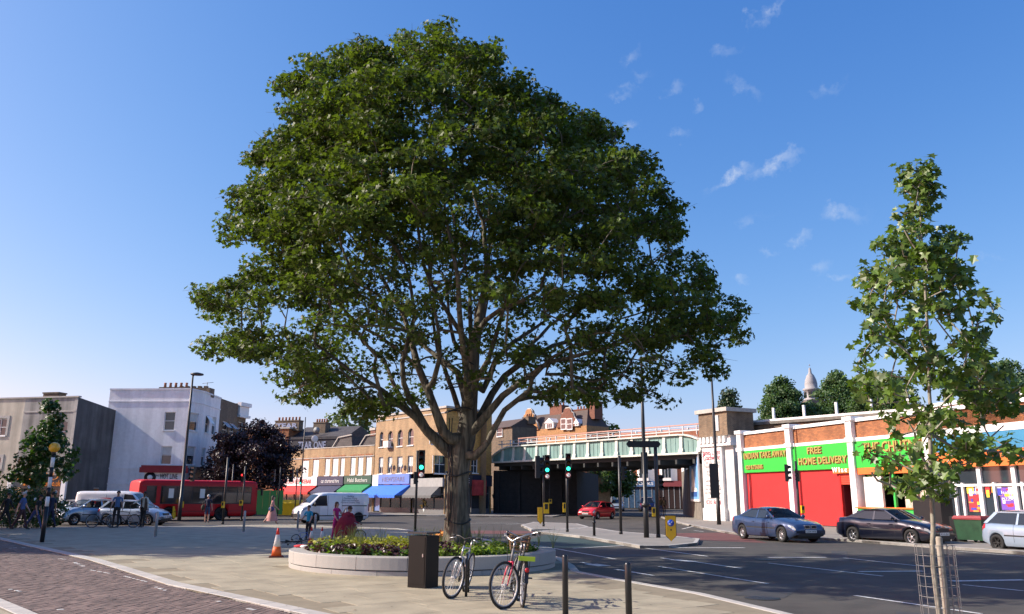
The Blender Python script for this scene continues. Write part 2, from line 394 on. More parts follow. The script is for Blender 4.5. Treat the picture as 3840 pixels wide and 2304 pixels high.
def frustum(l, wd, h=.02, ins=.006):
    x,y=l/2,wd/2; vs=[(-x,-y,-h),(x,-y,-h),(x,y,-h),(-x,y,-h),(-x,-y,-ins*.6),(x,-y,-ins*.6),(x,y,-ins*.6),(-x,y,-ins*.6),
        (-x+ins,-y+ins,0),(x-ins,-y+ins,0),(x-ins,y-ins,0),(-x+ins,y-ins,0)]
    f=[(0,1,5,4),(1,2,6,5),(2,3,7,6),(3,0,4,7),(4,5,9,8),(5,6,10,9),(6,7,11,10),(7,4,8,11),(8,9,10,11)]
    return np.array(vs), np.array(f)
def lay(parent, name, items, mat, limit=300, h=.02, ins=.006, keep=None):
    """items: (x,y,z,rot,length,width); nearest ones in view become parts, the rest one joined part"""
    items = sorted(items, key=lambda t: math.hypot(t[0],t[1]) if (t[1]>10.2 and abs(t[0])<.66*t[1]+1) else 1e3+math.hypot(t[0],t[1]))
    cache={}
    for (x,y,z,r,l,wd) in items[:limit]:
        key=(round(l,2),round(wd,2))
        if key not in cache:
            v,f=frustum(l,wd,h,ins); cache[key]=np_mesh(name, v, f, mat)
        put(name, cache[key], parent, (x,y,z), (random.uniform(-.0012,.0012),random.uniform(-.0012,.0012),r))
    rest=items[limit:]
    if rest:
        VV=[];FF=[]
        for q,(x,y,z,r,l,wd) in enumerate(rest):
            v,f=frustum(l,wd,h,ins); c,s=math.cos(r),math.sin(r)
            w2=np.stack([v[:,0]*c-v[:,1]*s+x, v[:,0]*s+v[:,1]*c+y, v[:,2]+z],1); VV.append(w2); FF.append(f+12*q)
        stuff(put(name, np_mesh(name, np.concatenate(VV), np.concatenate(FF), mat), parent))
def stones(poly, dirv, course, lens, xr, yr, hole=None, z=0., gap=.008):
    ux,uy=dirv; items=[]; ang=math.atan2(uy,ux)
    cs=[(a*ux+b*uy, -a*uy+b*ux) for a in xr for b in yr]
    v=min(c[1] for c in cs); vmax=max(c[1] for c in cs); u0=min(c[0] for c in cs); u1=max(c[0] for c in cs)
    while v<vmax:
        u=u0+random.uniform(0,.8)
        wd=random.choice(course)
        while u<u1:
            l=random.choice(lens); cu,cv=u+l/2,v+wd/2
            items.append((cu*ux-cv*uy, cu*uy+cv*ux, z+random.uniform(-.0008,.0008), ang, l-gap, wd-gap)); u+=l
        v+=wd
    X=np.array([i[0] for i in items]);Y=np.array([i[1] for i in items]); ok=inside(poly,X,Y)
    # keep a stone only when it lies wholly on its pavement
    for sx in (-1,1):
        for sy in (-1,1):
            a=np.array([i[4]*.46*sx for i in items]); b=np.array([i[5]*.46*sy for i in items])
            ok &= inside(poly, X+a*ux-b*uy, Y+a*uy+b*ux)
    if hole is not None: ok &= (X-hole[0])**2+(Y-hole[1])**2 > hole[2]**2
    return [it for it,k in zip(items,ok) if k]
PC = (-2.2,21.6); PR = 3.35
lay(plaza, 'paving_stone', stones(plaza_pts,(.8,.6),[.6,.6,.75],[.9,1.2,1.5],(-28,8),(5,50),(PC[0],PC[1],PR-.25)), STONE, ins=.002)
lay(nearp, 'paving_stone', [t for t in stones(near_pts,(.68,-.73),[.6],[.6,.75,.9],(-30,1),(6,34)) if t[1]>8], STONE, limit=60)
bp = [(p[0],p[1]) for p in brick_up]+[p for p in brick_lo[::-1]]
pv=[]; th=rad(83); cu,su=math.cos(th),math.sin(th)
for j in range(-330,330):
    for i in range(-20,235):
        a=(i+(.5 if j%2 else 0))*.21; b=j*.105
        pv.append((a*cu-b*su, a*su+b*cu, -.02+random.uniform(-.004,.004), th, .206, .0995))
X=np.array([p[0] for p in pv]);Y=np.array([p[1] for p in pv]); ok=inside(bp,X,Y)&(Y>7.5)&(np.abs(X)<.68*Y+2)&(Y<36)
lay(brick_road, 'brick', [p for p,k in zip(pv,ok) if k], BRICKPAVE, h=.018, ins=.005)

# kerbs: separate stones set end to end
KERB = M('kerb_granite',(.40,.385,.35),.8,var=.15,vscale=3,island=.05,bump=.15,world=True)
kerb_cache={}
def kerb(parent, pts, wd=.16, z=.004, L=.9, side=1, hh=.14):
    pts=[Vector((p[0],p[1],0)) for p in pts]
    for a,b in zip(pts[:-1],pts[1:]):
        d=(b-a); n=max(1,round(d.length/L)); l=d.length/n; u=d.normalized(); nrm=Vector((-u.y,u.x,0))*side
        for i in range(n):
            c=a+u*(i+.5)*l+nrm*wd/2; key=(round(l,1),wd)
            if key not in kerb_cache:
                v,f=frustum(key[0],wd,hh,.012); kerb_cache[key]=np_mesh('kerb_stone',v,f,KERB)
            o=put('kerb_stone',kerb_cache[key],parent,(c.x,c.y,z),(0,0,math.atan2(u.y,u.x))); o.scale=((l-.008)/key[0],1,1)
kerb(plaza, brick_up, .30, .003, 1.0, -1 if False else 1, .04)
kerb(plaza, plaza_pts[7:20], .2, .003, .9, 1)
kerb(plaza, plaza_pts[19:], .2, .003, 1.2, 1)
kerb(nearp, brick_lo[:7], .25, .003, 1.0, -1, .04)

# traffic islands
isl1=[G(0,1258,1268),G(0,1290,1261),G(0,1395,1265),G(0,1422,1272),G(0,1400,1277),G(0,1283,1279)]
isl2=[G(0,1290,1283),G(0,1425,1273),G(0,1490,1283),G(0,1600,1292),G(0,1690,1301),G(0,1684,1311),G(0,1615,1318),G(0,1545,1318),G(0,1470,1305),G(0,1400,1294)]
for pl in (isl1,isl2):
    isl=slab('traffic_island', pl, 0, RZ-.05, PAVE)
    q=[Vector((p[0],p[1])) for p in pl]; ar=sum(q[i].x*q[(i+1)%len(q)].y-q[(i+1)%len(q)].x*q[i].y for i in range(len(q)))
    kerb(isl, list(pl)+[pl[0]], .16, .004, .9, 1 if ar>0 else -1)
# far pavement in front of the terrace, right-hand pavement along the shops, pavement left behind the cars
far_pts=[(-29,88),(-24,79),G(0,760,1244),G(0,1000,1244),G(0,1335,1247),(5.5,84),(7,86),(7,104),(-60,118)]
farp=slab('far_pavement', far_pts, 0, RZ-.05, PAVE); kerb(farp, far_pts[1:6], .2, .004, 1.2, 1)
right_pts=[(15,92),G(0,1585,1244),G(0,1605,1252),G(0,1640,1262),G(0,1690,1272),G(0,1760,1285),G(0,1900,1295),G(0,2040,1302),G(0,2330,1323),(18,26),(22,12),(60,12),(60,92)]
rightp=slab('right_pavement', right_pts, 0, RZ-.05, PAVE); kerb(rightp, right_pts[1:11], .16, .004, 1.0, 1)
left_pts=[(-70,50),G(0,-120,1262),G(0,0,1262),G(0,100,1257),G(0,200,1250),(-36,62),(-33,66),(-25,72),(-27,92),(-70,92)]
leftp=slab('left_pavement', left_pts, 0, RZ-.05, PAVE)
# coloured surfacing and painted lines
flat('red_surfacing', [G(14,1830,533,RZ),G(14,1500,497,RZ),G(14,1480,468,RZ),G(14,2060,458,RZ),G(15,0,560,RZ)], RZ+.004, M('red_tarmac',(.13,.048,.04),.85,var=.2,bump=.2),road)
flat('red_surfacing', [G(12,2050,468,RZ),G(12,2474,475,RZ),G(14,300,455,RZ),G(14,60,440,RZ),G(12,2050,440,RZ)], RZ+.004, MATS['red_tarmac'],road)
flat('green_surfacing', [G(14,60,560,RZ),G(14,240,618,RZ),G(14,1090,588,RZ),G(14,860,556,RZ),G(14,640,512,RZ),G(14,330,478,RZ)], RZ+.004, M('green_tarmac',(.024,.048,.042),.85,var=.2),road)
def line(k, a, b, wd=.1, z=RZ+.008):
    a=G(k,*a,RZ); b=G(k,*b,RZ); d=(b-a).normalized(); n=Vector((-d.y,d.x,0))*wd/2
    struct(flat('road_marking', [a+n,b+n,b-n,a-n], z, LINE, road))
for (k,a,b,wd) in [(14,(1090,585),(1890,690),.12),(14,(400,612),(1000,717),.1),(14,(1440,705),(1560,722),.12),(14,(1560,722),(1760,742),.35),(14,(1760,742),(2215,806),.12),
    (14,(668,747),(760,765),.12),(14,(760,765),(900,785),.42),(14,(1000,815),(1362,876),.13),(14,(1420,788),(2474,956),.1),(14,(1340,607),(2250,607),.22),
    (14,(590,612),(1090,585),.14),(15,(0,755),(1110,882),.1),(15,(0,700),(560,700),.2),(15,(730,705),(1520,790),.1),(15,(840,1070),(2060,1247),.1),
    (15,(1770,930),(2474,918),.22),(15,(1880,965),(2474,1025),.1),(15,(1830,640),(2474,690),.1),(15,(880,838),(1500,833),.2),(14,(1645,425),(1750,400),.12),(14,(1760,440),(1850,450),.12),
    (12,(200,345),(1000,350),.1),(12,(2080,330),(2474,325),.1),(13,(800,200),(1380,200),.12),(5,(150,1015),(0,1020),.12),(0,(1150,1262),(1250,1262),.12),(0,(990,1256),(1060,1256),.12),(0,(1180,1250),(1240,1250),.12)]:
    line(k,a,b,wd)
bm=MB()
for (a,b,wd) in [((80,610),(290,600),.09),((555,708),(650,722),.1),((690,735),(820,790),.08),((870,820),(1060,855),.05),((1180,875),(1480,950),.05),((1500,985),(1600,1020),.06),((2040,1115),(2290,1150),.07),((2360,1180),(2460,1210),.08),((60,1000),(200,1030),.06),((570,1205),(620,1200),.08)]:
    a=G(11,*a,-.02);b=G(11,*b,-.02);d=(b-a);m=max(2,int(d.length/.12))
    for i in range(m):
        if random.random()<.55:
            p=a+d*(i+.5)/m; bm.box((p.x,p.y,-.0165),(.09,wd,.003),math.atan2(d.y,d.x)+random.uniform(-.3,.3))
struct(bm.build('road_marking', LINE, brick_road))
TAR=M('tar_patch',(.04,.04,.04),.8,var=.2,vscale=2)
for (x,y,a,l,w_) in [(5.2,17,1.1,2.6,.9),(8.6,22,.9,3.4,.7),(3.6,26.5,.4,1.6,1.1),(10.5,27,1.2,5,.5),(6.4,13.2,1.2,1.2,.8),(-4,62,.3,4,1.4),(-14,58,.2,5,1)]:
    c,s_=math.cos(a),math.sin(a); struct(flat('road_patch',[(x+i*l/2*c-j*w_/2*s_,y+i*l/2*s_+j*w_/2*c) for i,j in ((-1,-1),(1,-1),(1,1),(-1,1))],RZ+.004,TAR,road))
for (x,y) in [(4.6,15.6),(7.6,25.2)]:
    mh=MB(); mh.lathe([(.32,RZ+.002),(.32,RZ+.007),(.28,RZ+.010)],20,(x,y,0)); struct(mh.build('manhole_cover',M('cast_iron',(.035,.033,.03),.5,.6,var=.3,vscale=30,bump=.8,bscale=50),road))

# ---------------------------------------------------------------- round raised planter
pl = thing('round_planter','low circular pale granite planter ring round the foot of the great tree','planter',(PC[0],PC[1],0))
NB=18; T=.42
def arc(r0,r1,z0,z1,a0,a1,n=6,bev=.015):
    mb=MB(); prof=[(r1,z0),(r1,z1-bev),(r1-bev,z1),(r0+bev,z1),(r0,z1-bev),(r0,z0)]; k=len(prof); vs=[]
    for i in range(n+1):
        a=a0+(a1-a0)*i/n
        for (r,z) in prof: vs.append((r*math.cos(a),r*math.sin(a),z))
    fs=[(i*k+j,(i+1)*k+j,(i+1)*k+(j+1)%k,i*k+(j+1)%k) for i in range(n) for j in range(k)]
    fs+=[tuple(range(k)),tuple(n*k+j for j in range(k-1,-1,-1))]
    mb.add(vs,fs); return mb
blk=arc(PR-T,PR,.115,.385,0,2*math.pi/NB-.0035).mesh('granite_block',GRANITE)
pln=arc(PR-T,PR-.015,-.02,.095,0,2*math.pi/NB-.003).mesh('plinth_block',GRANITE)
for i in range(NB):
    a=2*math.pi*i/NB+.17
    put('granite_block',blk,pl,(0,0,random.uniform(-.002,.002)),(0,0,a)); put('plinth_block',pln,pl,None,(0,0,a+.15))
mb=MB(); mb.lathe([(PR-T+.01,-.02),(PR-T+.01,.31),(.01,.34)],40); mb.build('soil',M('soil',(.05,.035,.022),.95,bump=.5),pl)
mb=MB(); mb.lathe([(PR-.05,0),(PR-.05,.12)],48); mb.build('joint_bed',M('dark_mortar',(.05,.05,.05),.9),pl)

# planting: yellow-green and lime clumps, a purple drift, tufts of grass
def bed(name, n, sel, size, mats, h, per=14, sp=.16, tm=LEAF3):
    a=rng.uniform(0,6.283,n*3); r=np.sqrt(rng.uniform(0,1,n*3))*(PR-T-.06)
    X=r*np.cos(a);Y=r*np.sin(a); k=sel(X,Y)&((X-.55)**2+(Y-.1)**2>.25); X=X[k][:n];Y=Y[k][:n]
    hh=rng.uniform(h[0],h[1],len(X))
    c=np.stack([X+PC[0],Y+PC[1],.33+hh*.55],1)
    P,nr,sz=clumps(c,per,sp,.75,.9,size)
    return stuff(put(name, leaves(name,P,nr,sz,mats,tm)))
LIME=M('lime_leaf',(.17,.25,.03),.5,var=.25,island=.35,trans=.35); YG=M('yellow_leaf',(.26,.27,.04),.5,var=.25,island=.35,trans=.35)
PUR=M('purple_leaf',(.055,.02,.024),.4,var=.3,island=.4,trans=.2); MID=M('planter_leaf',(.08,.15,.025),.5,island=.35,trans=.3)
sp_=lambda X,Y: np.sin(X*1.7+.6)*.35+np.sin(X*4.1)*.2
tag(bed('purple_plants',130,lambda X,Y:(Y<-1.0+sp_(X,Y))&(X<1.0)&(Y>-2.75),(.06,.115),PUR,(.14,.30),30,.19),'drift of dark purple leaved plants along the front of the round planter','plants')
tag(bed('green_plants',150,lambda X,Y:((Y<-.2)&(X>.3))|((X<-1.9)&(Y<.3)),(.05,.10),LIME,(.10,.26),34,.18),'bright lime green ground plants at the right and left ends of the planter','plants')
tag(bed('yellow_plants',150,lambda X,Y:(Y>-1.2+sp_(X,Y))&(X<.4),(.05,.10),YG,(.14,.34),30,.2),'yellow green leafy plants behind the purple drift in the planter','plants')
tag(bed('edging_plants',110,lambda X,Y:(X*X+Y*Y>2.4**2),(.06,.12),MID,(.08,.22),18,.15),'low mid green leaves spilling along the inner rim of the planter','plants')
mb=MB()
for i in range(46):
    x,y=(-1.6+random.gauss(0,.5),random.uniform(-.6,1)) if i%3==0 else ((.0+random.gauss(0,.25),random.uniform(-1,.6)) if i%3==1 else (1.4+random.gauss(0,.5),random.uniform(-.3,1.4)))
    for q in range(9):
        a=random.uniform(0,6.28); l=random.uniform(.3,.62); b=random.uniform(.05,.2)
        p0=Vector((PC[0]+x,PC[1]+y,.33)); p1=p0+Vector((math.cos(a)*b*.4,math.sin(a)*b*.4,l*.6)); p2=p0+Vector((math.cos(a)*b,math.sin(a)*b,l))
        mb.tube([p0,p1,p2],[.006,.005,.002],3,0,False)
tag(stuff(mb.build('grass_tufts',M('grass_blade',(.20,.22,.06),.6,var=.2))),'thin upright grass blades rising out of the planter','grass')

# ---------------------------------------------------------------- the great tree
BARK=M('maple_bark',(.125,.108,.078),.9,var=.35,vscale=2.5,bump=1.0,stain=.2,fiss=.5)
LEAFM=M('maple_leaf',(.068,.104,.018),.5,var=.28,vscale=.5,island=.5,trans=.36,spec=.28)
TY=21.8
def LP(pts, rs, dys):
    return [(np.array(V(k,x,y,TY+dy)),r) for (k,x,y),r,dy in zip(pts,rs,dys)]
limb_specs=[  # trunk first
 (-1,[(18,468,1490),(18,468,1380),(18,470,1250),(18,474,1130),(18,482,1040),(18,515,960),(18,532,800),(18,545,640),(18,560,480),(18,575,380),(18,600,250),(18,622,100),(18,632,0),(17,1270,950),(17,1180,700),(17,1080,400)],[.46,.40,.36,.36,.40,.33,.28,.25,.2,.17,.14,.11,.09,.075,.05,.03],[0]*16),
 ((0,4),[(18,420,1030),(18,370,985),(18,300,915),(18,235,840),(18,150,775),(18,50,690),(18,-30,640),(0,760,830),(0,690,800)],[.25,.21,.18,.13,.11,.09,.07,.05,.035],[0,-.1,-.2,-.3,-.5,-.8,-1,-1.2,-1.5]),
 ((0,5),[(18,430,960),(18,390,920),(18,345,800),(18,300,680),(18,250,560),(18,210,400),(18,165,260),(18,60,80),(18,0,-20),(0,840,560)],[.22,.20,.16,.15,.135,.11,.09,.07,.05,.035],[-.2,-.3,-.4,-.4,-.3,0,.3,.6,.8,1]),
 ((1,2),[(18,240,800),(18,200,735),(18,170,650),(18,162,540),(18,192,420),(18,232,270),(18,205,90),(18,178,-10)],[.13,.115,.10,.09,.085,.075,.055,.04],[-.3,-.5,-.8,-1,-1.2,-1.4,-1.7,-2]),
 ((0,6),[(18,470,590),(18,380,520),(18,290,450),(18,210,370),(17,760,1270),(17,640,1220)],[.13,.1,.08,.06,.045,.03],[.2,.5,.9,1.4,2,2.4]),
 ((0,8),[(18,530,430),(18,460,330),(18,380,200),(18,285,10),(17,960,800),(17,900,650)],[.11,.09,.075,.06,.045,.03],[-.2,-.6,-1,-1.5,-2,-2.4]),
 ((0,8),[(18,545,430),(18,541,300),(18,540,150),(18,520,40),(17,1120,830)],[.1,.09,.075,.055,.04],[.3,.6,.9,1.2,1.6]),
 ((0,5),[(18,600,830),(18,660,710),(18,730,610),(18,840,530),(18,1000,440),(18,1180,385),(18,1340,330),(0,1500,770),(0,1600,740)],[.16,.14,.12,.10,.085,.07,.055,.04,.03],[.2,.4,.8,1.2,1.6,2,2.4,2.8,3]),
 ((0,5),[(18,620,840),(18,720,720),(18,840,630),(18,980,530),(18,1160,490),(18,1340,440),(0,1530,820),(0,1660,810)],[.15,.125,.10,.085,.07,.055,.04,.03],[-.3,-.5,-.8,-1.2,-1.6,-2,-2.4,-2.8]),
 ((0,4),[(18,565,1055),(18,610,1010),(18,640,970),(18,685,880),(18,730,800),(18,800,745),(18,868,690),(18,885,620),(18,990,510),(18,1130,430)],[.17,.13,.115,.105,.10,.095,.09,.08,.06,.045],[-.3,-.4,-.5,-.6,-.8,-1,-1.2,-1.4,-1.7,-2]),
 ((0,7),[(18,610,690),(18,680,520),(18,780,420),(18,860,370),(18,960,300),(17,1650,1150)],[.13,.11,.09,.075,.055,.04],[.3,.6,1,1.5,2,2.6]),
 ((0,9),[(18,625,300),(18,700,245),(18,830,190),(18,930,130),(17,1600,950),(17,1750,860)],[.1,.085,.07,.055,.04,.03],[-.4,-.8,-1.3,-1.8,-2.3,-2.8]),
 ((0,7),[(18,548,600),(18,560,420),(18,575,250),(18,640,60),(17,1300,800)],[.15,.12,.1,.08,.05],[1,2.2,3.4,4.4,5]),
 ((0,6),[(18,520,660),(18,505,480),(18,480,260),(18,470,60),(17,1100,900)],[.14,.11,.09,.07,.045],[-1,-2.2,-3.2,-4,-4.6]),
 ((0,5),[(18,505,860),(18,445,700),(18,395,560),(18,350,420),(18,330,250),(17,1000,900)],[.12,.1,.085,.07,.055,.035],[.4,.8,1.2,1.6,2,2.3]),
 ((0,6),[(18,570,640),(18,640,520),(18,680,390),(18,720,260),(18,770,100)],[.12,.095,.08,.06,.04],[-.5,-1,-1.5,-2,-2.5]),
 ((1,3),[(18,180,780),(18,110,650),(18,60,520),(18,-60,420),(0,820,720)],[.10,.085,.07,.055,.03],[.2,.6,1,1.5,2]),
 ((7,2),[(18,790,560),(18,870,440),(18,980,330),(18,1120,240),(17,1900,1050)],[.1,.08,.065,.05,.03],[.5,.9,1.4,1.8,2.2]),
 ((0,7),[(18,520,520),(18,450,420),(18,420,260),(18,400,80)],[.1,.085,.065,.045],[.6,1.2,1.8,2.3]),
 ((2,3),[(18,335,640),(18,372,500),(18,360,350),(18,330,180)],[.1,.085,.065,.045],[-.7,-1.1,-1.6,-2]),
 ((8,3),[(18,960,600),(18,1080,600),(18,1220,640),(0,1500,905),(0,1580,950)],[.07,.06,.05,.035,.02],[-1,-1.3,-1.6,-2,-2.3]),
 ((1,4),[(18,90,770),(18,10,760),(0,820,890),(0,740,930)],[.07,.055,.04,.025],[-.6,-.8,-1,-1.2]),
 ((2,4),[(18,200,520),(18,90,430),(18,-40,350),(0,770,700),(0,690,640)],[.09,.075,.06,.045,.03],[.4,.9,1.5,2,2.4]),
 ((7,3),[(18,900,560),(18,1040,520),(18,1200,530),(0,1480,860),(0,1600,880)],[.07,.06,.05,.04,.025],[1.5,2,2.4,2.8,3]),
]
nodes=[];par=[];rf=[];idx=[]
for (src,pts,rs,dy) in limb_specs:
    L=LP(pts,[r*(.79 if src==-1 else .72) for r in rs],dy); ids=[]
    prev = -1 if src==-1 else idx[src[0]][src[1]]
    if src==-1: L[0]=(np.array([L[0][0][0],TY,.2]),rs[0])
    ch = L if prev<0 else [(nodes[prev], min(rf[prev],L[0][1]*1.05))]+L
    for q,(p,r) in enumerate(L):
        if prev>=0:      # resample between joints so limbs bend smoothly
            a=nodes[prev]; ra=min(rf[prev], r*1.3); d=np.linalg.norm(p-a); m=max(1,int(d/.45))
            for s in range(1,m):
                u=s/m; nodes.append(a+(p-a)*u+rng.normal(size=3)*.018); par.append(prev); rf.append(ra+(r-ra)*u); prev=len(nodes)-1
        nodes.append(p); par.append(prev); rf.append(r); prev=len(nodes)-1; ids.append(prev)
    idx.append(ids)
OUT=[(1000,30),(965,80),(940,118),(900,108),(845,88),(806,110),(800,150),(735,127),(700,170),(672,198),(685,260),(655,292),(640,320),(578,362),(600,395),(612,430),(562,470),(570,505),(530,545),(545,580),(612,600),(590,650),(560,670),(475,705),(490,750),(472,800),(485,850),(480,880),(545,890),(600,870),(640,885),(655,935),(665,958),(730,970),(790,985),(830,1005),(880,1010),(930,1000),(960,985),(1020,960),(1100,940),(1210,930),(1290,960),(1340,965),(1420,990),(1480,975),(1540,985),(1600,995),(1620,960),(1650,930),(1680,910),(1705,918),(1745,890),(1750,850),(1790,815),(1780,770),(1806,758),(1760,725),(1735,690),(1700,650),(1690,600),(1650,560),(1665,520),(1600,450),(1585,400),(1545,370),(1500,365),(1490,310),(1440,290),(1400,265),(1350,245),(1335,225),(1285,205),(1280,168),(1240,170),(1205,160),(1198,110),(1130,98),(1075,100),(1078,50),(1060,38),(1040,70)]
PXM=1958/21.8/1.02
op=np.array(OUT,float)
def to_px(p):
    d=np.array(p)-[0,0,EYE]; z=d@_F; return (1920+FN*(d@_R)/z)/1.5528,(1152-FN*(d@_U)/z)/1.5528
def edge_dist(x,y):
    best=1e9
    for i in range(len(op)):
        a=op[i];b=op[(i+1)%len(op)];d=b-a;t=max(0,min(1,((x-a[0])*d[0]+(y-a[1])*d[1])/(d@d)))
        best=min(best,math.hypot(x-a[0]-t*d[0],y-a[1]-t*d[1]))
    return best
cl=[]; thin=[]; lo=op.min(0); hi=op.max(0); tries=0
npad=0
while len(cl)<2500 and tries<60000:
    tries+=1
    x,y=rng.uniform(lo[0],hi[0]),rng.uniform(lo[1],hi[1])
    if not inside(OUT,np.array([x]),np.array([y]))[0]: continue
    e=edge_dist(x,y)
    if e<6: continue
    dm=e/PXM
    g=((x-1090)/330)**2+((y-810)/185)**2
    pr=1. if g>1.3 else (.92 if g>.75 else .72)
    if 560<y<=880 and g<2.6: pr*=.9
    if x>1380 and y>560: pr*=.72
    if y>880: pr*=.85
    if 480<x<700 and 700<y<880: pr*=.55
    if rng.uniform()>pr: continue
    hd=6.3*math.sqrt(max(0,1-(1-min(dm/4.6,1))**2))
    if y>760: hd*=.9
    s=rng.choice([-1,1])*(1-rng.uniform(0,1)**1.35*.95)
    Y=TY+s*hd
    if Y<TY: Y=TY+s*hd*.92
    pc=np.array(V(0,x,y,Y)); m_=4 if g<1.3 or y>870 else 5; outw=np.array([pc[0]-(-1.5),pc[1]-TY]); outw/=max(.3,np.linalg.norm(outw))
    for q_ in range(m_):       # a spray of foliage: a flat pad that droops outwards
        o_=rng.normal(size=3)*[.5,.5,.14]; o_[2]-=.22*float(outw@o_[:2]); qx,qy=to_px(pc+o_)
        if inside(OUT,np.array([qx]),np.array([qy]))[0]: cl.append(pc+o_); thin.append(.45 if g<.8 else (.62 if g<1.4 or y>870 else (.85 if g<2.6 else 1.)))
arr,par_,kids,rr=grow(nodes,par,rf,cl,rng,seg=.45,sag=.10,wander=.10)
tree=thing('maple_tree','great spreading maple with many limbs standing in the round planter','tree',(nodes[0][0],TY,0))
mb=MB(); base=np.array([nodes[0][0],TY,0]); limbs_mesh(arr-base,par_,kids,rr,mb)
# root flare
mb.tube([(0,0,.25),(0,0,.5),(.01,0,.95)],[.41,.345,.30],14,0,False)
mb.build('trunk',BARK,tree)
cl=np.array(cl)
tw=MB()
for c_ in cl-base:
    for q in range(3):
        d_=rng.normal(size=3)*[.3,.3,.2]; tw.tube([c_,c_+d_*.4+[0,0,.03],c_+d_*.75],[.008,.005,.002],3,0,False)
stuff(tw.build('twigs',BARK,tree))
P,nr,sz=clumps(cl,60,.42,.55,.6,(.085,.15))
keep=rng.uniform(0,1,len(P))<np.repeat(np.array(thin),60); P,nr,sz=P[keep],nr[keep],sz[keep]
crown=put('crown',leaves('crown',P-base,nr,sz,LEAFM,LEAF5),tree); stuff(crown)
# dark cables of tree lights wound round the trunk
mb=MB()
for (kx,y0,y1) in ((-.20,.4,4.0),(-.14,.4,3.8),(-.23,.9,3.2)):
    mb.tube([(kx+random.uniform(-.02,.02)+(z>2.6)*-.05, -.25+.02*math.sin(z*3), z) for z in np.arange(y0,y1,.3)],.014,5)
for z in (1.05,2.25,3.9,4.55,5.2):
    r=.34 if z<3.5 else .40
    mb.tube([(r*math.cos(a),r*math.sin(a)*.95,z+.06*math.sin(2*a+z)) for a in np.arange(0,6.28,.35)],.02,5,0,False,True)
mb.build('light_cable',DARK,tree)
# ================================================================ BUILDINGS
class Fac:
    """a street front from A (left) to B (right); local x along it, local -y out towards the street, z up"""
    def __init__(s, A, B, z=0.):
        s.A=Vector((A[0],A[1],0)); s.B=Vector((B[0],B[1],0)); d=s.B-s.A; s.L=d.length; s.d=d/s.L; s.rz=math.atan2(d.y,d.x)
        s.n=Vector((s.d.y,-s.d.x,0)); s.loc=(A[0],A[1],z)
    def uv(s,k,x,y):
        r=Vector(ray(k,x,y)); o=Vector((0,0,EYE)); t=(s.A-o).dot(s.n)/r.dot(s.n); p=o+r*t
        return (p-s.A).dot(s.d), p.z
    def rect(s,k,x0,y0,x1,y1):
        a=s.uv(k,x0,(y0+y1)/2); b=s.uv(k,x1,(y0+y1)/2); c=s.uv(k,(x0+x1)/2,y0); d=s.uv(k,(x0+x1)/2,y1)
        return (a[0],b[0],d[1],c[1])
    def at(s,x,y,z=0): p=s.A+s.d*x-s.n*y; return Vector((p.x,p.y,z))
def wall(mb, x0,x1,z0,z1, ops, m=0, rev=.16, y=0., mr=None):
    """front sheet with openings cut out and their reveals"""
    xs=sorted({x0,x1,*[min(max(v,x0),x1) for o in ops for v in o[:2]]}); zs=sorted({z0,z1,*[min(max(v,z0),z1) for o in ops for v in o[2:4]]})
    for i in range(len(xs)-1):
        for j in range(len(zs)-1):
            cx,cz=(xs[i]+xs[i+1])/2,(zs[j]+zs[j+1])/2
            if any(o[0]<cx<o[1] and o[2]<cz<o[3] for o in ops): continue
            mb.add([(xs[i],y,zs[j]),(xs[i+1],y,zs[j]),(xs[i+1],y,zs[j+1]),(xs[i],y,zs[j+1])],[(0,1,2,3)],m)
    q = m if mr is None else mr
    for (a,b,c,d) in [o[:4] for o in ops]:
        mb.add([(a,y,c),(a,y+rev,c),(a,y+rev,d),(a,y,d)],[(3,2,1,0)],q); mb.add([(b,y,c),(b,y+rev,c),(b,y+rev,d),(b,y,d)],[(0,1,2,3)],q)
        mb.add([(a,y,d),(b,y,d),(b,y+rev,d),(a,y+rev,d)],[(0,1,2,3)],q); mb.add([(a,y,c),(b,y,c),(b,y+rev,c),(a,y+rev,c)],[(3,2,1,0)],q)
def shell(mb, L, D, z0, z1, m=0, top=True, mt=None, y0=0., right=True):
    """back, sides and roof of a block whose front is made by wall()"""
    mb.add([(0,y0,z0),(0,D,z0),(0,D,z1),(0,y0,z1)],[(3,2,1,0)],m)
    if right: mb.add([(L,y0,z0),(L,D,z0),(L,D,z1),(L,y0,z1)],[(0,1,2,3)],m)
    mb.add([(0,D,z0),(L,D,z0),(L,D,z1),(0,D,z1)],[(3,2,1,0)],m)
    if top: mb.add([(0,y0,z1-.25),(L,y0,z1-.25),(L,D,z1-.25),(0,D,z1-.25)],[(0,1,2,3)],m if mt is None else mt)
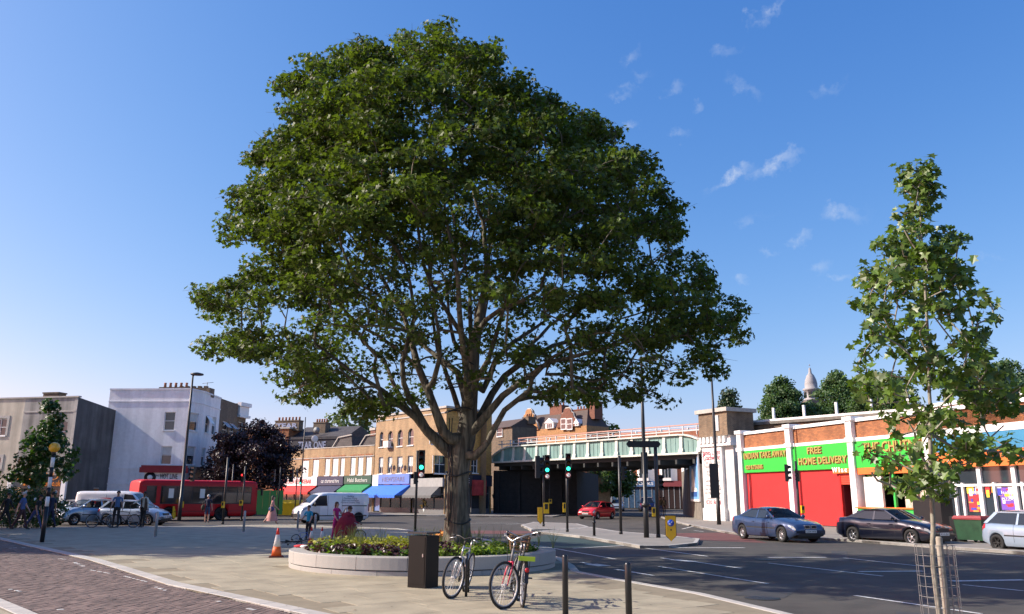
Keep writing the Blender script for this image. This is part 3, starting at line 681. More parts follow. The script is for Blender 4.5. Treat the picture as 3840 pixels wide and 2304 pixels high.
def window(par, r, rev=.16, rails=(.5,), mull=(), frame=WHITE, fw=.06, sill=True, pane=None, sillm=None, arch=False, blind=None, y=0.):
    a,b,c,d=r; f=MB(); y0,y1=y+rev-.07,y+rev-.01
    f.b2(a,a+fw,y0,y1,c,d); f.b2(b-fw,b,y0,y1,c,d); f.b2(a+fw,b-fw,y0,y1,c,c+fw); f.b2(a+fw,b-fw,y0,y1,d-fw,d)
    for q in rails: f.b2(a+fw,b-fw,y0+.01,y1+.002,c+(d-c)*q-fw*.4,c+(d-c)*q+fw*.4)
    for q in mull: f.b2(a+(b-a)*q-fw*.35,a+(b-a)*q+fw*.35,y0+.012,y1+.004,c+fw,d-fw)
    o=f.build('window',frame,par)
    p=MB(); p.add([(a,y+rev,c),(b,y+rev,c),(b,y+rev,d),(a,y+rev,d)],[(0,1,2,3)]); p.build('pane',pane or GLASS,o)
    if blind:
        p=MB(); p.b2(a+fw,b-fw,y+rev-.03,y+rev-.015,c+(d-c)*(1-blind),d-fw); p.build('blind',M('net_curtain',(.55,.57,.55),.8),o)
    if sill:
        p=MB(); p.b2(a-.08,b+.08,y-.09,y+rev-.07,c-.09,c-.002); p.build('sill',sillm or frame,o)
    return o
def chimney(par, x,y,z,w,d,h,n, mats, pots=True):
    mb=MB(); mb.b2(x-w/2,x+w/2,y-d/2,y+d/2,z,z+h); mb.b2(x-w/2-.06,x+w/2+.06,y-d/2-.06,y+d/2+.06,z+h,z+h+.12); o=mb.build('chimney',mats,par)
    for i in range(n):
        p=MB(); px=x-w/2+w*(i+.5)/n; p.lathe([(.14,z+h+.12),(.11,z+h+.45),(.13,z+h+.5),(.13,z+h+.58)],8,(px,y,0)); p.build('chimney_pot',M('terracotta',(.35,.16,.09),.85,var=.3),o)
    return o
ROOF=M('roof_slate',(.075,.07,.07),.7,var=.25,brick=(.3,.2,(.055,.05,.052),(.03,.03,.03)))
ROOFT=M('roof_tile',(.10,.072,.058),.8,brick=(.25,.16,(.08,.06,.05),(.06,.04,.035)))
FLATR=M('roof_felt',(.09,.09,.09),.9)
RENDER=M('beige_render',(.50,.455,.36),.9,var=.16,vscale=.6,bump=.3,bscale=7,stain=.25)
GREYR=M('grey_render',(.33,.32,.29),.9,var=.25,vscale=.6,bump=.3,bscale=6,stain=.45)
WALLW=M('white_brick',(.88,.88,.88),.8,brick=(.225,.075,(.85,.85,.85),(.76,.76,.77)),var=.07,stain=.12)
STOCK=M('stock_brick',(.40,.26,.13),.85,brick=(.225,.075,(.30,.185,.095),(.38,.32,.23)),var=.18,vscale=.6,stain=.2)
STOCKD=M('brown_brick',(.17,.12,.075),.85,brick=(.225,.075,(.11,.08,.055),(.2,.17,.13)),var=.2,stain=.2)
OCHRE=M('ochre_brick',(.60,.33,.07),.85,brick=(.225,.075,(.42,.22,.055),(.33,.25,.13)),var=.15,stain=.15)
ORANGE=M('orange_brick',(.40,.15,.055),.85,brick=(.26,.085,(.26,.095,.04),(.16,.10,.06)),var=.22,vscale=.8,stain=.15)
PARAP=M('viaduct_brick',(.22,.145,.085),.88,brick=(.225,.075,(.13,.09,.06),(.3,.25,.18)),var=.28,vscale=.9,stain=.3)
INNER=M('dark_interior',(.02,.02,.02),.9)
CEM=M('cement_trim',(.42,.40,.36),.85,var=.15)

# ---- beige block at the far left
f=Fac(V(1,-260,1000,71.4),V(1,545,960,69.2))
b=thing('beige_building','beige and grey rendered block with a dark bare side wall, at far left','building',f.loc,f.rz)
zt=f.uv(1,600,198)[1]; xm=f.uv(1,155,600)[0]; zp=f.uv(1,600,310)[1]
w1=[f.rect(1,-60,372,52,512),f.rect(1,-80,690,5,785),f.rect(1,484,392,545,565)]
mb=MB(); shopz=f.uv(1,500,835)[1]; shop=(f.uv(1,180,900)[0],f.uv(1,525,900)[0],.1,shopz)
wall(mb,0,xm,0,zt,w1[:2],0); wall(mb,xm,f.L,0,zt,[w1[2],shop],1,.3)
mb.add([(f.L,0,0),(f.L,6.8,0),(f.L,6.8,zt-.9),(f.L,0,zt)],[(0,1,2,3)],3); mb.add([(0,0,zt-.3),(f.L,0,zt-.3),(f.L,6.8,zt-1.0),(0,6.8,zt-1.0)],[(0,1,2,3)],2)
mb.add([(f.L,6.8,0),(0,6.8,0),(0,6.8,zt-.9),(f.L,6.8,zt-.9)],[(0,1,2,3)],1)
mb.build('wall',[RENDER,GREYR,FLATR,M('shaded_render',(.13,.13,.125),.9,var=.3,vscale=.5,bump=.3,bscale=6,stain=.5)],b)  # last render: the side wall's shade is painted in as a darker colour
mb=MB(); mb.b2(0,f.L+.1,-.10,.25,zt,zt+.12); mb.b2(xm,f.L,-.05,-.002,zp-.06,zp+.06); mb.b2(f.L-.28,f.L+.02,-.03,-.003,0,zt-.02); mb.build('coping',CEM,b)
for r in w1: window(b,r,.18,(.5,),(.5,) if r is not w1[2] else (), sill=True)
for r in w1[:2]:
    mb=MB(); mb.b2(r[0]-.25,r[0]-.02,-.05,-.002,r[2],r[3]+.25); mb.b2(r[1]+.02,r[1]+.25,-.05,-.002,r[2],r[3]+.25); mb.b2(r[0]-.019,r[1]+.019,-.05,-.002,r[3]+.02,r[3]+.25); mb.build('window_surround',CEM,b)
chimney(b,f.uv(1,300,190)[0],2,zt-.3,1.6,.9,.9,0,STOCKD)
mb=MB(); mb.b2(shop[0],shop[1],.28,.31,.1,shopz); sf=mb.build('shop_front',GLASS,b)
mb=MB(); z0=f.uv(1,360,945)[1]; mb.b2(shop[0],shop[1],-.14,-.002,z0,shopz-.05); sg=mb.build('shop_sign',BLACK,b)
OR=M('orange_lettering',(.8,.25,.02),.5)
text('Loans 4 U',sg,((shop[0]+shop[1])/2-1,-.16,(z0+shopz)/2+.15),.62,OR,width=5.2,shear=.3)
text('www.lbcredit.co.uk',sg,((shop[0]+shop[1])/2,-.16,z0+.2),.5,OR,width=(shop[1]-shop[0])*.9)
for x in (f.uv(1,85,950)[0],f.uv(1,535,950)[0]-.1):
    mb=MB(); mb.b2(x-.22,x+.22,-.2,-.003,0,shopz+.1); mb.build('pilaster',WHITE,b)
mb=MB(); r=f.rect(1,98,935,170,1060); mb.b2(r[0],r[1],-.06,-.004,.2,r[3]); mb.build('notice_board',M('board_tan',(.45,.28,.12),.7),b)
# low brick wall and white panel in the alley
g=Fac(V(1,548,1000,71.6),V(1,800,1000,72.4))
t=thing('alley_wall','low orange brick wall with a white door between the beige and the white buildings','wall',g.loc,g.rz)
h=g.uv(1,700,945)[1]; mb=MB(); mb.b2(0,g.L,0,.25,0,h); mb.build('wall',ORANGE,t)
mb=MB(); mb.b2(0,g.L,-.04,.29,h,h+.08); mb.build('coping',CEM,t)
r=g.rect(1,548,985,640,1060); mb=MB(); mb.b2(r[0],r[1],-.06,-.003,0,r[3]); d_=mb.build('door',WHITE,t); mb=MB(); mb.b2(r[1]-.2,r[1]-.14,-.09,-.061,1,1.15); mb.build('handle',STEEL,d_)

# ---- white corner building: side wall, splayed corner, street front
A=V(1,848,600,73.9);B=V(2,302,500,73.3);Cc=V(2,420,500,75.4);D=V(2,562,500,80.5);E=V(2,712,500,86);F2=V(2,780,500,87.5)
f=Fac(A,B); b=thing('white_corner_building','three storey white painted corner building above the red bus','building',f.loc,f.rz)
zt=f.uv(1,1000,137)[1]; zb=f.uv(1,1000,230)[1]; zs=f.uv(1,1250,782)[1]
def sub(name,A,B,mats,loc0):        # a further front of the same building, in the building's own frame
    g=Fac(A,B); o=bpy.data.objects.new(name,None)
    return g
faces=[(Fac(A,B),[(1,1340,318,1440,468),(1,1322,598,1410,752)]),(Fac(B,Cc),[(2,330,325,400,472),(2,308,600,375,752)]),(Fac(Cc,D),[(2,458,345,490,490),(2,512,360,545,505),(2,425,612,455,760),(2,480,650,500,765)])]
faces[0]=(faces[0][0],[(2,120,318,208,468),(2,92,598,180,748)])
inv=Matrix.LocRotScale(Vector(f.loc),Matrix.Rotation(f.rz,3,'Z').to_quaternion(),None).inverted()
for gi,(g,wr) in enumerate(faces):
    loc=inv@Vector(g.loc); rz=g.rz-f.rz
    rs=[g.rect(*q) for q in wr]; rs=[(min(a,bb),max(a,bb),c,d) for a,bb,c,d in rs]
    if gi==2: rs=[(a,a+max(.8,bb-a),c,d) for a,bb,c,d in rs]
    rs=[r for r in rs if r[1]<g.L-.05 and r[0]>.05]
    mb=MB(); ops=list(rs)
    wall(mb,0,g.L,0,zt,ops,0,.17)
    if gi==0: mb.add([(0,0,0),(0,10,0),(0,10,zt),(0,0,zt)],[(3,2,1,0)],0)
    wo=mb.build('wall',[WALLW],b,loc,(0,0,rz))
    mb=MB(); mb.b2(-.02,g.L+.02,-.07,.35,zt,zt+.13); mb.build('cornice',WALLW,wo)
    for zq in [zb]+([f.uv(1,1000,778)[1],f.uv(1,900,905)[1]] if gi==0 else []):
        mb=MB(); mb.b2(-.01,g.L+.01,-.05,-.002,zq-.07,zq+.05); mb.build('string_course',WALLW,wo)
    for r in rs: window(wo,r,.17,(.52,),(),blind=.45 if random.random()<.7 else None)
    if gi==2:      # one top-hung casement stands open
        r=rs[0]; mb=MB(); mb.prism([(r[0],-.02,r[3]-.05),(r[1],-.02,r[3]-.05),(r[1],-.55,r[3]-.75),(r[0],-.55,r[3]-.75)],(0,.03,.03)); mb.build('open_casement',WHITE,wo)
mb=MB(); top=[inv@Vector((p[0],p[1],0)) for p in (A,B,Cc,D)]; back=[inv@Vector((p[0]-6,p[1]+2,0)) for p in (D,)]+[Vector((0,11,0))]
mb.poly([(p.x,p.y,zt-.2) for p in top+back]); mb.build('roof',FLATR,b)
for (x0,x1) in ((1290,1420),):
    u=faces[0][0].uv(1,1340,125)[0]; chimney(b,u,2.2,zt-.2,2.6,.9,.55,5,STOCKD)
mb=MB(); p=inv@V(2,395,150,77.5); mb.b2(p.x-1.8,p.x+1.4,p.y-.5,p.y+.6,zt-.2,zt+.65)
for i in range(5): mb.b2(p.x-1.7+i*.6,p.x-1.4+i*.6,p.y-.3,p.y+.1,zt+.65,zt+.85)
mb.build('chimney',STOCKD,b)
mb=MB(); p=inv@V(2,470,140,78); mb.tube([(p.x,p.y,zt),(p.x,p.y,zt+1.3)],.03,5); mb.tube([(p.x-.5,p.y,zt+1.2),(p.x+.6,p.y,zt+1.3)],.02,4); mb.build('aerial',DARK,b)
# shop fascia with red cornice
g=Fac(V(1,1190,800,72.6),B); loc=inv@Vector(g.loc); z0=g.uv(1,1300,895)[1]; z1=g.uv(1,1300,815)[1]
mb=MB(); mb.b2(0,g.L+.3,-.32,-.005,z0,z1); sg=mb.build('shop_sign',M('sign_white',(.72,.72,.69),.5),b,loc,(0,0,g.rz-f.rz))
mb=MB(); mb.b2(-.4,g.L+.5,-.55,-.004,z1,z1+.45); mb.b2(-.3,g.L+.4,-.45,-.006,z1+.45,z1+.62); mb.build('sign_cornice',M('maroon_paint',(.25,.015,.02),.5),sg)
text('HOT LINE',sg,(g.L*.66,-.34,z0+.32),.46,BLACK,width=g.L*.46); text('EASTERN',sg,(g.L*.44,-.34,z1-.32),.16,BLACK,width=1)
mb=MB(); mb.lathe([(.48,0),(.48,.03)],20,(g.L*.16,-.36,(z0+z1)/2),'y',0); mb.build('sign_badge',BLACK,sg); mb=MB(); mb.lathe([(.22,0),(.22,.02)],14,(g.L*.16,-.385,(z0+z1)/2),'y',0); mb.build('badge_centre',WHITE,sg)
mb=MB(); mb.b2(0,g.L+.3,-.02,.0,.1,z0-.003); mb.build('shop_window',GLASS,b,loc,(0,0,g.rz-f.rz))
# second fascia round the corner, carved stone bracket
g=Fac(Cc,D); loc=inv@Vector(g.loc); mb=MB(); z1=g.uv(2,470,825)[1]; mb.b2(-1.8,g.L,-.4,-.01,z1-1.1,z1); mb.b2(-2,g.L,-.6,-.01,z1+.002,z1+.5); mb.build('shop_fascia',M('dark_fascia',(.04,.035,.035),.6),b,loc,(0,0,g.rz-f.rz))
# ---- brown brick wing and its white corniced end
f=Fac(D,E); b=thing('brown_brick_building','narrow dark brown brick house with open blue-grey casements beside the white corner building','building',f.loc,f.rz)
zt=f.uv(2,640,225)[1]; mb=MB(); rs=[f.rect(2,597,395,640,520),f.rect(2,655,410,692,530)]
rs=[(min(a,c),max(a,c),z,y) for a,c,z,y in rs]; wall(mb,0,f.L,0,zt,rs,0,.15); shell(mb,f.L,8,0,zt,0,True,1); mb.build('wall',[STOCKD,FLATR],b)
for r in rs:
    window(b,r,.15,(.45,)); mb=MB(); mb.prism([(r[0],-.02,r[3]-.1),(r[1],-.02,r[3]-.1),(r[1],-.5,r[2]+.9),(r[0],-.5,r[2]+.9)],(0,.03,.03)); mb.build('open_casement',M('casement_blue',(.35,.42,.5),.3),b)
g=Fac(E,F2); loc=g.loc
b=thing('corniced_house','slim brick house front with a white moulded cornice beside the brown brick house','building',g.loc,g.rz)
zt=g.uv(2,750,250)[1]; zc=g.uv(2,750,345)[1]; mb=MB(); r=g.rect(2,725,400,765,500); wall(mb,0,g.L,0,zt,[r],0,.15); shell(mb,g.L,8,0,zt,0,True,1); mb.build('wall',[STOCKD,FLATR],b); window(b,r,.15)
mb=MB(); mb.b2(-.1,g.L+.1,-.25,-.003,zc,zt-.3); mb.b2(-.2,g.L+.25,-.45,-.004,zt-.3,zt+.1); mb.b2(-.2,g.L+.25,-.4,-.005,zc-.25,zc-.002); mb.build('cornice',WHITE,b)

# ---- houses with graffiti chimneys behind the purple tree
f=Fac(V(2,770,480,108),V(2,1420,480,104))
b=thing('graffiti_house','dark slate roofed house with graffiti on its roof wall and rows of chimney pots','building',f.loc,f.rz)
zr=f.uv(2,900,460)[1]; zw=f.uv(2,1290,600)[1]; mb=MB(); xm=f.uv(2,1140,500)[0]; zz=f.uv(2,1300,520)[1]
mb.b2(0,xm,0,6,0,zr); mb.build('brick_wall',ORANGE,b); mb=MB(); mb.b2(-.2,xm+.2,-.15,6.1,zr,zr+.2); mb.build('coping',CEM,b)
mb=MB(); mb.b2(xm+.01,f.L+3,.1,8,0,zz); mb.build('rear_wall',M('soot_wall',(.05,.05,.055),.9,var=.3),b)
zr2=f.uv(2,1200,460)[1]; mb=MB(); mb.prism([(xm,0,zz-.3),(xm,4,zr2+.6),(xm,8,zz)],(f.L+3.2-xm,0,0)); mb.build('roof',ROOF,b)
c1=f.uv(2,1000,460)[0];c2=f.uv(2,1195,460)[0];zc=f.uv(2,1100,390)[1]
ch=chimney(b,(c1+c2)/2,1.2,zr-.2,c2-c1,1.,zc-zr+.2,7,STOCKD)
GRAF=M('graffiti_paint',(.26,.31,.44),.6)
text('TEAR',ch,((c1+c2)/2,.66,zr+.15),(zc-zr)*.6,GRAF,width=(c2-c1)*.9,depth=.01,bold=.03)
text('TEAR ONE',b,((xm+f.L+2)/2,.07,zz-1.5),.9,GRAF,width=(f.L-xm)*.8,bold=.03)
c1=f.uv(3,140,200)[0];c2=f.uv(3,240,200)[0]; chimney(b,(c1+c2)/2,2.5,zr2-.6,c2-c1,1.2,f.uv(3,190,180)[1]-zr2+.6,5,STOCKD)
mb=MB(); mb.lathe([(.02,0),(.38,-.08),(.42,-.12),(.40,-.13)],14,(0,0,0),'y'); x,z=f.uv(3,235,320); mb.build('satellite_dish',WHITE,b,(x,-.4,z),(.2,0,.4))
mb=MB(); mb.lathe([(.02,0),(.4,-.12),(.42,-.15)],12,(0,0,0),'y'); x,z=f.uv(2,1335,460); mb.build('satellite_dish',M('dish_grey',(.3,.3,.3),.6),b,(x,1,z),(.2,0,.4))
# ---- low two storey terrace: four shops, each a building of its own with its own fascia and awning
TB=V(3,705,600,91.5); TA=V(3,118,600,100.5); f0=Fac(TA,TB); ztop=(f0.uv(3,400,392)[1]); zfa=f0.uv(3,400,622)[1]; zsill=f0.uv(3,400,615)[1]
cuts=[f0.uv(3,x,500)[0] for x in (-70,262,474,705)]
SHW=M('shutter_white',(.80,.80,.79),.7,brick=(.5,.09,(.78,.78,.77),(.6,.6,.6)))
shops=[((112,495,168,622),(202,488,260,622)),((302,480,342,618),(362,477,410,618),(428,474,476,618)),((512,470,552,612),(571,467,614,612),(637,462,684,610))]
SF=[('CHICKEN BEST KEBAB','red and white kebab shop with red awning, left end of the low terrace',(.75,.74,.72),(.55,.02,.02),(.6,.02,.02),'kebab'),
    ('car chartered hire','navy fronted shop in the middle of the low terrace',(.025,.04,.09),(.8,.8,.8),(.02,.03,.08),'navy'),
    ('Halal Butchers','green butcher shop with green awning, right end of the low terrace',(.025,.09,.065),(.8,.8,.75),(.01,.22,.07),'green')]
def awning(par,x0,x1,z,drop,out,mat,wall_y=0.):
    mb=MB(); n=max(3,int((x1-x0)/.5))
    for i in range(n):
        a=x0+(x1-x0)*i/n; c=x0+(x1-x0)*(i+1)/n
        mb.prism([(a,wall_y-.05,z),(c,wall_y-.05,z),(c,wall_y-out,z-drop),(a,wall_y-out,z-drop)],(0,0,-.03))
        mb.prism([(a,wall_y-out-.004,z-drop),(c,wall_y-out-.004,z-drop),(c,wall_y-out-.004,z-drop-.22),((a+c)/2,wall_y-out-.004,z-drop-.28),(a,wall_y-out-.004,z-drop-.22)],(0,.02,0))
    mb.poly([(x0,wall_y-.05,z),(x0,wall_y-out,z-drop),(x0,wall_y-.05,z-drop)]); mb.poly([(x1,wall_y-.05,z),(x1,wall_y-out,z-drop),(x1,wall_y-.05,z-drop)])
    o=mb.build('awning',mat,par); a=MB()
    for x in (x0+.1,x1-.1): a.tube([(x,wall_y,z-drop-.1),(x,wall_y-out,z-drop-.06)],.02,5)
    a.build('awning_arm',STEEL,o); return o
def shopfront(par,x0,x1,zf,z1,fasc,txt,txtc,y=0.,th=.45,stall=.5,inner=GLASS):
    """fascia board with lettering, glazed front with mullions, stall riser, door"""
    mb=MB(); mb.b2(x0,x1,y-.22,y-.002,zf,z1); fa=mb.build('fascia',M('fascia_%02d'%len(MATS),fasc,.5,var=.1),par)
    if txt: text(txt,fa,((x0+x1)/2,y-.24,zf+(z1-zf-th)/2),th,M('letters_%02d'%len(MATS),txtc,.5,var=0),width=(x1-x0)*.72)
    mb=MB(); mb.b2(x0+.1,x1-.1,y+.15,y+.17,.1,zf); gl=mb.build('shop_window',inner,par)
    mb=MB(); n=max(2,int((x1-x0)/1.6))
    for i in range(n+1):
        x=x0+.1+(x1-x0-.2)*i/n; mb.b2(x-.04,x+.04,y+.06,y+.149,0,zf-.002)
    mb.b2(x0+.1,x1-.1,y+.05,y+.148,0,stall); mb.b2(x0+.1,x1-.1,y+.055,y+.147,zf-.75,zf-.68); mb.build('shop_frame',M('frame_grey',(.16,.16,.16),.5),gl)
for i,(txt,lab,fc,tcx,ac,nm) in enumerate(SF):
    x0,x1=cuts[i],cuts[i+1]; p=f0.at(x0,0)
    b=thing('terrace_shop',lab,'shop',(p.x,p.y,0),f0.rz,'shops of the low brick terrace'); L=x1-x0
    rs=[tuple(v-(x0 if q<2 else 0) for q,v in enumerate(f0.rect(3,*s))) for s in shops[i]]
    rs=[(max(.3,a),min(L-.2,c),z,y) for a,c,z,y in rs]
    mb=MB(); wall(mb,0,L,0,ztop,rs+[(.05,L-.05,.0,zfa-.02)],0,.12); shell(mb,L,9,0,ztop,0,True,1); mb.build('wall',[STOCK,FLATR],b)
    mb=MB(); mb.b2(0,L,-.05,.3,ztop,ztop+.1); mb.b2(0,L,-.06,-.003,ztop-1.15,ztop-1.05); mb.build('coping',CEM,b)
    for r in rs:
        mb=MB(); mb.b2(r[0],r[1],.07,.11,r[2],r[3]); sh=mb.build('window',SHW,b); mb=MB(); mb.b2((r[0]+r[1])/2-.03,(r[0]+r[1])/2+.03,.05,.069,r[2],r[3]); mb.b2(r[0]-.02,r[1]+.02,-.06,.069,r[2]-.1,r[2]-.002); mb.build('sill',WHITE,sh)
        mb=MB(); mb.b2(r[0]-.12,r[1]+.12,-.02,-.003,r[3]+.01,r[3]+.28); mb.build('lintel',ORANGE,b)
    zf=f0.uv(3,400,[702,700,690][i])[1]; shopfront(b,.1,L-.1,zf,zfa-.06,fc,txt,tcx,0,.45 if i else .5)
    awning(b,.3,L-.3,zf,.75,1.3,M('awning_'+nm,ac,.7))
for (xx,ww) in ((280,150),(500,190)):       # mono-pitch roof lights behind the parapet
    x0=f0.uv(3,xx,400)[0];x1=f0.uv(3,xx+ww,390)[0]; p=f0.at(x0,1.5)
    t=thing('roof_extension','low pitched dark roof rising behind the terrace parapet '+('at its left' if xx<300 else 'next to the arched window building'),'roof',(p.x,p.y,ztop-.3),f0.rz)
    mb=MB(); mb.prism([(0,0,0),(1.2,0,1.5),(x1-x0,0,1.7),(x1-x0+.3,0,0)],(0,4,0)); mb.build('roof_block',ROOF,t); mb=MB(); mb.beam((-.3,-.1,.1),(1.2,-.1,1.65),.12); mb.beam((1.2,-.1,1.65),(x1-x0+.2,-.1,1.85),.12); mb.build('roof_edge',CEM,t)
# ---- brick building with arched upper windows on the corner by the bridge
A=TB; B=V(3,1286,600,80.6); E2=V(4,530,500,85.8)
f=Fac(A,B); b=thing('arched_brick_building','tall ochre brick corner building with round-headed top windows above a blue awning','building',f.loc,f.rz)
zt=f.uv(3,850,128)[1]
top=[f.rect(3,*q) for q in ((750,262,780,388),(818,255,858,385),(896,246,940,380),(982,234,1028,372))]
mid=[f.rect(3,*q) for q in ((742,470,778,606),(815,467,852,604),(892,464,935,602),(978,458,1022,600))]
zfa=f.uv(3,850,610)[1]; SX=f.uv(3,1005,700)[0]
mb=MB(); wall(mb,0,f.L,0,zt,top+mid+[(.1,f.L-.1,0,zfa-.03)],0,.18)
for r in top:      # round heads: fill the two upper corners of each opening
    a,c,z0,z1=r; R_=(c-a)/2; cx=(a+c)/2; zc=z1-R_
    for s in (-1,1):
        pts=[(cx+s*R_,0.004,z1),(cx,0.004,z1)]+[(cx+s*R_*math.sin(u),.004,zc+R_*math.cos(u)) for u in np.linspace(0,math.pi/2,6)]
        mb.prism(pts,(0,.17,0))
shell(mb,f.L,5,0,zt,0,True,1,right=False); mb.build('wall',[STOCK,FLATR],b)
mb=MB(); mb.b2(-.1,f.L+.1,-.12,.3,zt,zt+.2); mb.b2(0,f.L,-.06,-.004,zt-.5,zt-.38); mb.build('coping',CEM,b)
for r in top+mid: window(b,r,.18,(.5,),(.5,) if r in mid else (),blind=.6 if r in mid else None)
mb=MB(); x,z=f.uv(3,832,365); mb.b2(x-.5,x+.5,-.5,-.1,z-.35,z+.35); mb.build('air_conditioner',WHITE,b)
for xx in (860,950):
    mb=MB(); x,z=f.uv(3,xx,540); mb.lathe([(.02,0),(.3,-.12),(.32,-.14)],10,(x,-.15,z),'y'); mb.build('satellite_dish',M('dish_cream',(.7,.65,.5),.6),b)
x0=f.uv(3,705,700)[0]+.1
xb=f.uv(3,1005,700)[0]; xa=f.uv(3,750,700)[0]
mb=MB(); mb.b2(.05,xa-.02,-.2,-.004,2.2,zfa); mb.build('white_panel',WHITE,b)
shopfront(b,xa,xb,f.uv(3,870,690)[1],zfa,(.13,.22,.55),'NEWSFARE',(.22,.2,.3),0,.5)
mb=MB(); mb.b2(.1,xa-.1,.14,.16,.1,2.2); mb.build('shop_window',M('blue_front',(.12,.2,.42),.4),b)
awning(b,.15,xb,f.uv(3,870,695)[1],1.1,1.9,M('awning_blue',(.03,.16,.72),.7))
shopfront(b,xb+.3,f.L-.1,2.6,zfa-.5,(.35,.35,.34),'',(.8,.8,.8),0,.4)
awning(b,xb+.3,f.L-.6,f.uv(3,1080,700)[1],1.0,1.2,M('awning_grey',(.12,.12,.12),.7))
# its second front, running back to the bridge
g=Fac(B,E2); inv=Matrix.LocRotScale(Vector(f.loc),Matrix.Rotation(f.rz,3,'Z').to_quaternion(),None).inverted(); loc=inv@Vector(g.loc)
rs=[g.rect(4,0,450,38,600),g.rect(4,365,480,410,600)]+[g.rect(3,1110,255,1165,360)]; rs=[(max(.15,min(r[:2])),min(g.L-.2,max(max(r[:2]),min(r[:2])+1.)),r[2],r[3]) for r in rs]
mb=MB(); wall(mb,0,g.L,0,zt,rs+[(.1,g.L-.1,0,zfa-.1)],0,.18); mb.add([(g.L,0,0),(g.L,8,0),(g.L,8,zt),(g.L,0,zt)],[(0,1,2,3)],0); wo=mb.build('wall',OCHRE,b,loc,(0,0,g.rz-f.rz))
mb=MB(); mb.b2(-.05,g.L+.1,-.12,.3,zt,zt+.2); mb.build('coping',CEM,wo)
for r in rs: window(wo,r,.18,(.5,),(.5,))
shopfront(wo,.1,g.L*.55,2.7,zfa-.15,(.05,.05,.055),'BAR CAFE',(.75,.75,.75),0,.5); shopfront(wo,g.L*.56,g.L-.1,2.7,zfa-.15,(.02,.03,.06),'',(.5,.05,.1),0,.4)
mb=MB(); x,z=g.uv(4,405,720); mb.b2(x-.9,x+.9,-.6,-.25,z-.75,z+.75); mb.build('hanging_banner',M('banner_red',(.42,.05,.05),.7,var=.3,vscale=2),wo)

# ---- railway bridge: plate girder of green panels between white stiffeners
P=V(6,402,700,65.2); Q=V(4,535,450,86.6); f=Fac(Q,P)
b=thing('railway_bridge','pale green riveted plate girder railway bridge over the road','bridge',f.loc,f.rz)
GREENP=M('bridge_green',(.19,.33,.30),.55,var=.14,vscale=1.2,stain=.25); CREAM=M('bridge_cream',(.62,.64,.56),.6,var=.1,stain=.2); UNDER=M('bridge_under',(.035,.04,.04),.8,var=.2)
z0=5.1; n=15
def ztp(x): u=x/f.L; return 6.72-.95*max(0,(.11-u)/.11)**1.6-.45*max(0,(u-.93)/.07)**1.8
xs=[f.L*i/n for i in range(n+1)]
for i in range(n):
    a,c=xs[i]+.15,xs[i+1]-.15; mb=MB()
    mb.prism([(a,.06,z0+.16),(c,.06,z0+.16),(c,.06,ztp(c)-.1),(a,.06,ztp(a)-.1)],(0,.05,0))
    for q in (.33,.66): mb.b2(a+(c-a)*q-.03,a+(c-a)*q+.03,.03,.058,z0+.17,min(ztp(a),ztp(c))-.11)
    mb.build('girder_panel',GREENP,b)
for i in range(n+1):
    x=xs[i]; mb=MB(); h=ztp(x)-.1
    mb.prism([(x-.15,-.10,z0+.14),(x-.15,.2,z0+.14),(x-.15,.2,h),(x-.15,-.03,h)],(.30,0,0)); mb.prism([(x-.2,-.17,z0+.14),(x-.2,-.05,z0+.14),(x-.2,-.05,z0+.5)],(.4,0,0)); mb.build('stiffener',CREAM,b)
mb=MB()
for i in range(40):
    a=f.L*i/40;c=f.L*(i+1)/40; mb.prism([(a,-.16,ztp(a)-.1),(c,-.16,ztp(c)-.1),(c,-.16,ztp(c)+.03),(a,-.16,ztp(a)+.03)],(0,.5,0))
mb.b2(0,f.L,-.18,.3,z0-.02,z0+.14); mb.build('girder_flange',CREAM,b)
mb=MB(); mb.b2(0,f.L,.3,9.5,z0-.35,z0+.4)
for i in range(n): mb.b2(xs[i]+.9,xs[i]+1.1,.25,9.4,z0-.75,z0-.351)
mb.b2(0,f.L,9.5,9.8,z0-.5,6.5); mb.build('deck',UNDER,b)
mb=MB()      # handrail, cable trough and posts above the girder
mb.b2(0,f.L,.8,.92,7.0,7.1); mb.b2(0,f.L,.86,.9,7.36,7.40)
for i in range(n+4):
    x=f.L*(i+.4)/(n+4); mb.b2(x-.04,x+.04,.82,.9,6.7,7.45)
    if i%2: mb.lathe([(.09,7.1),(.09,7.3)],6,(x+.5,.9,0))
mb.build('handrail',M('rail_white',(.55,.55,.53),.6,var=.2),b)
mb=MB(); mb.b2(0,f.L,3.5,3.6,7.78,7.88); mb.b2(0,f.L,3.5,3.56,7.45,7.52)
for i in range(9): mb.b2(f.L*i/9,f.L*i/9+.08,3.52,3.58,6,7.9)
mb.build('safety_rail',M('rail_pink',(.50,.27,.21),.6),b)
# dark left-hand abutment under the bridge
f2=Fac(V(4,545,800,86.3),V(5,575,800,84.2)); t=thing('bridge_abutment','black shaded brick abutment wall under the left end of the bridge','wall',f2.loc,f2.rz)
mb=MB(); mb.b2(0,f2.L,0,16,0,z0-.78); mb.build('wall',M('shaded_brick',(.022,.021,.02),.9,brick=(.225,.075,(.015,.015,.015),(.03,.03,.028)),var=.3),t)  # shadow under the bridge is put into the near-black brick colour
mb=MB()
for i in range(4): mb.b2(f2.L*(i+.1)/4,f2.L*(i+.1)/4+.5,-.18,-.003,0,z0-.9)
mb.build('buttress',MATS['shaded_brick'],t)
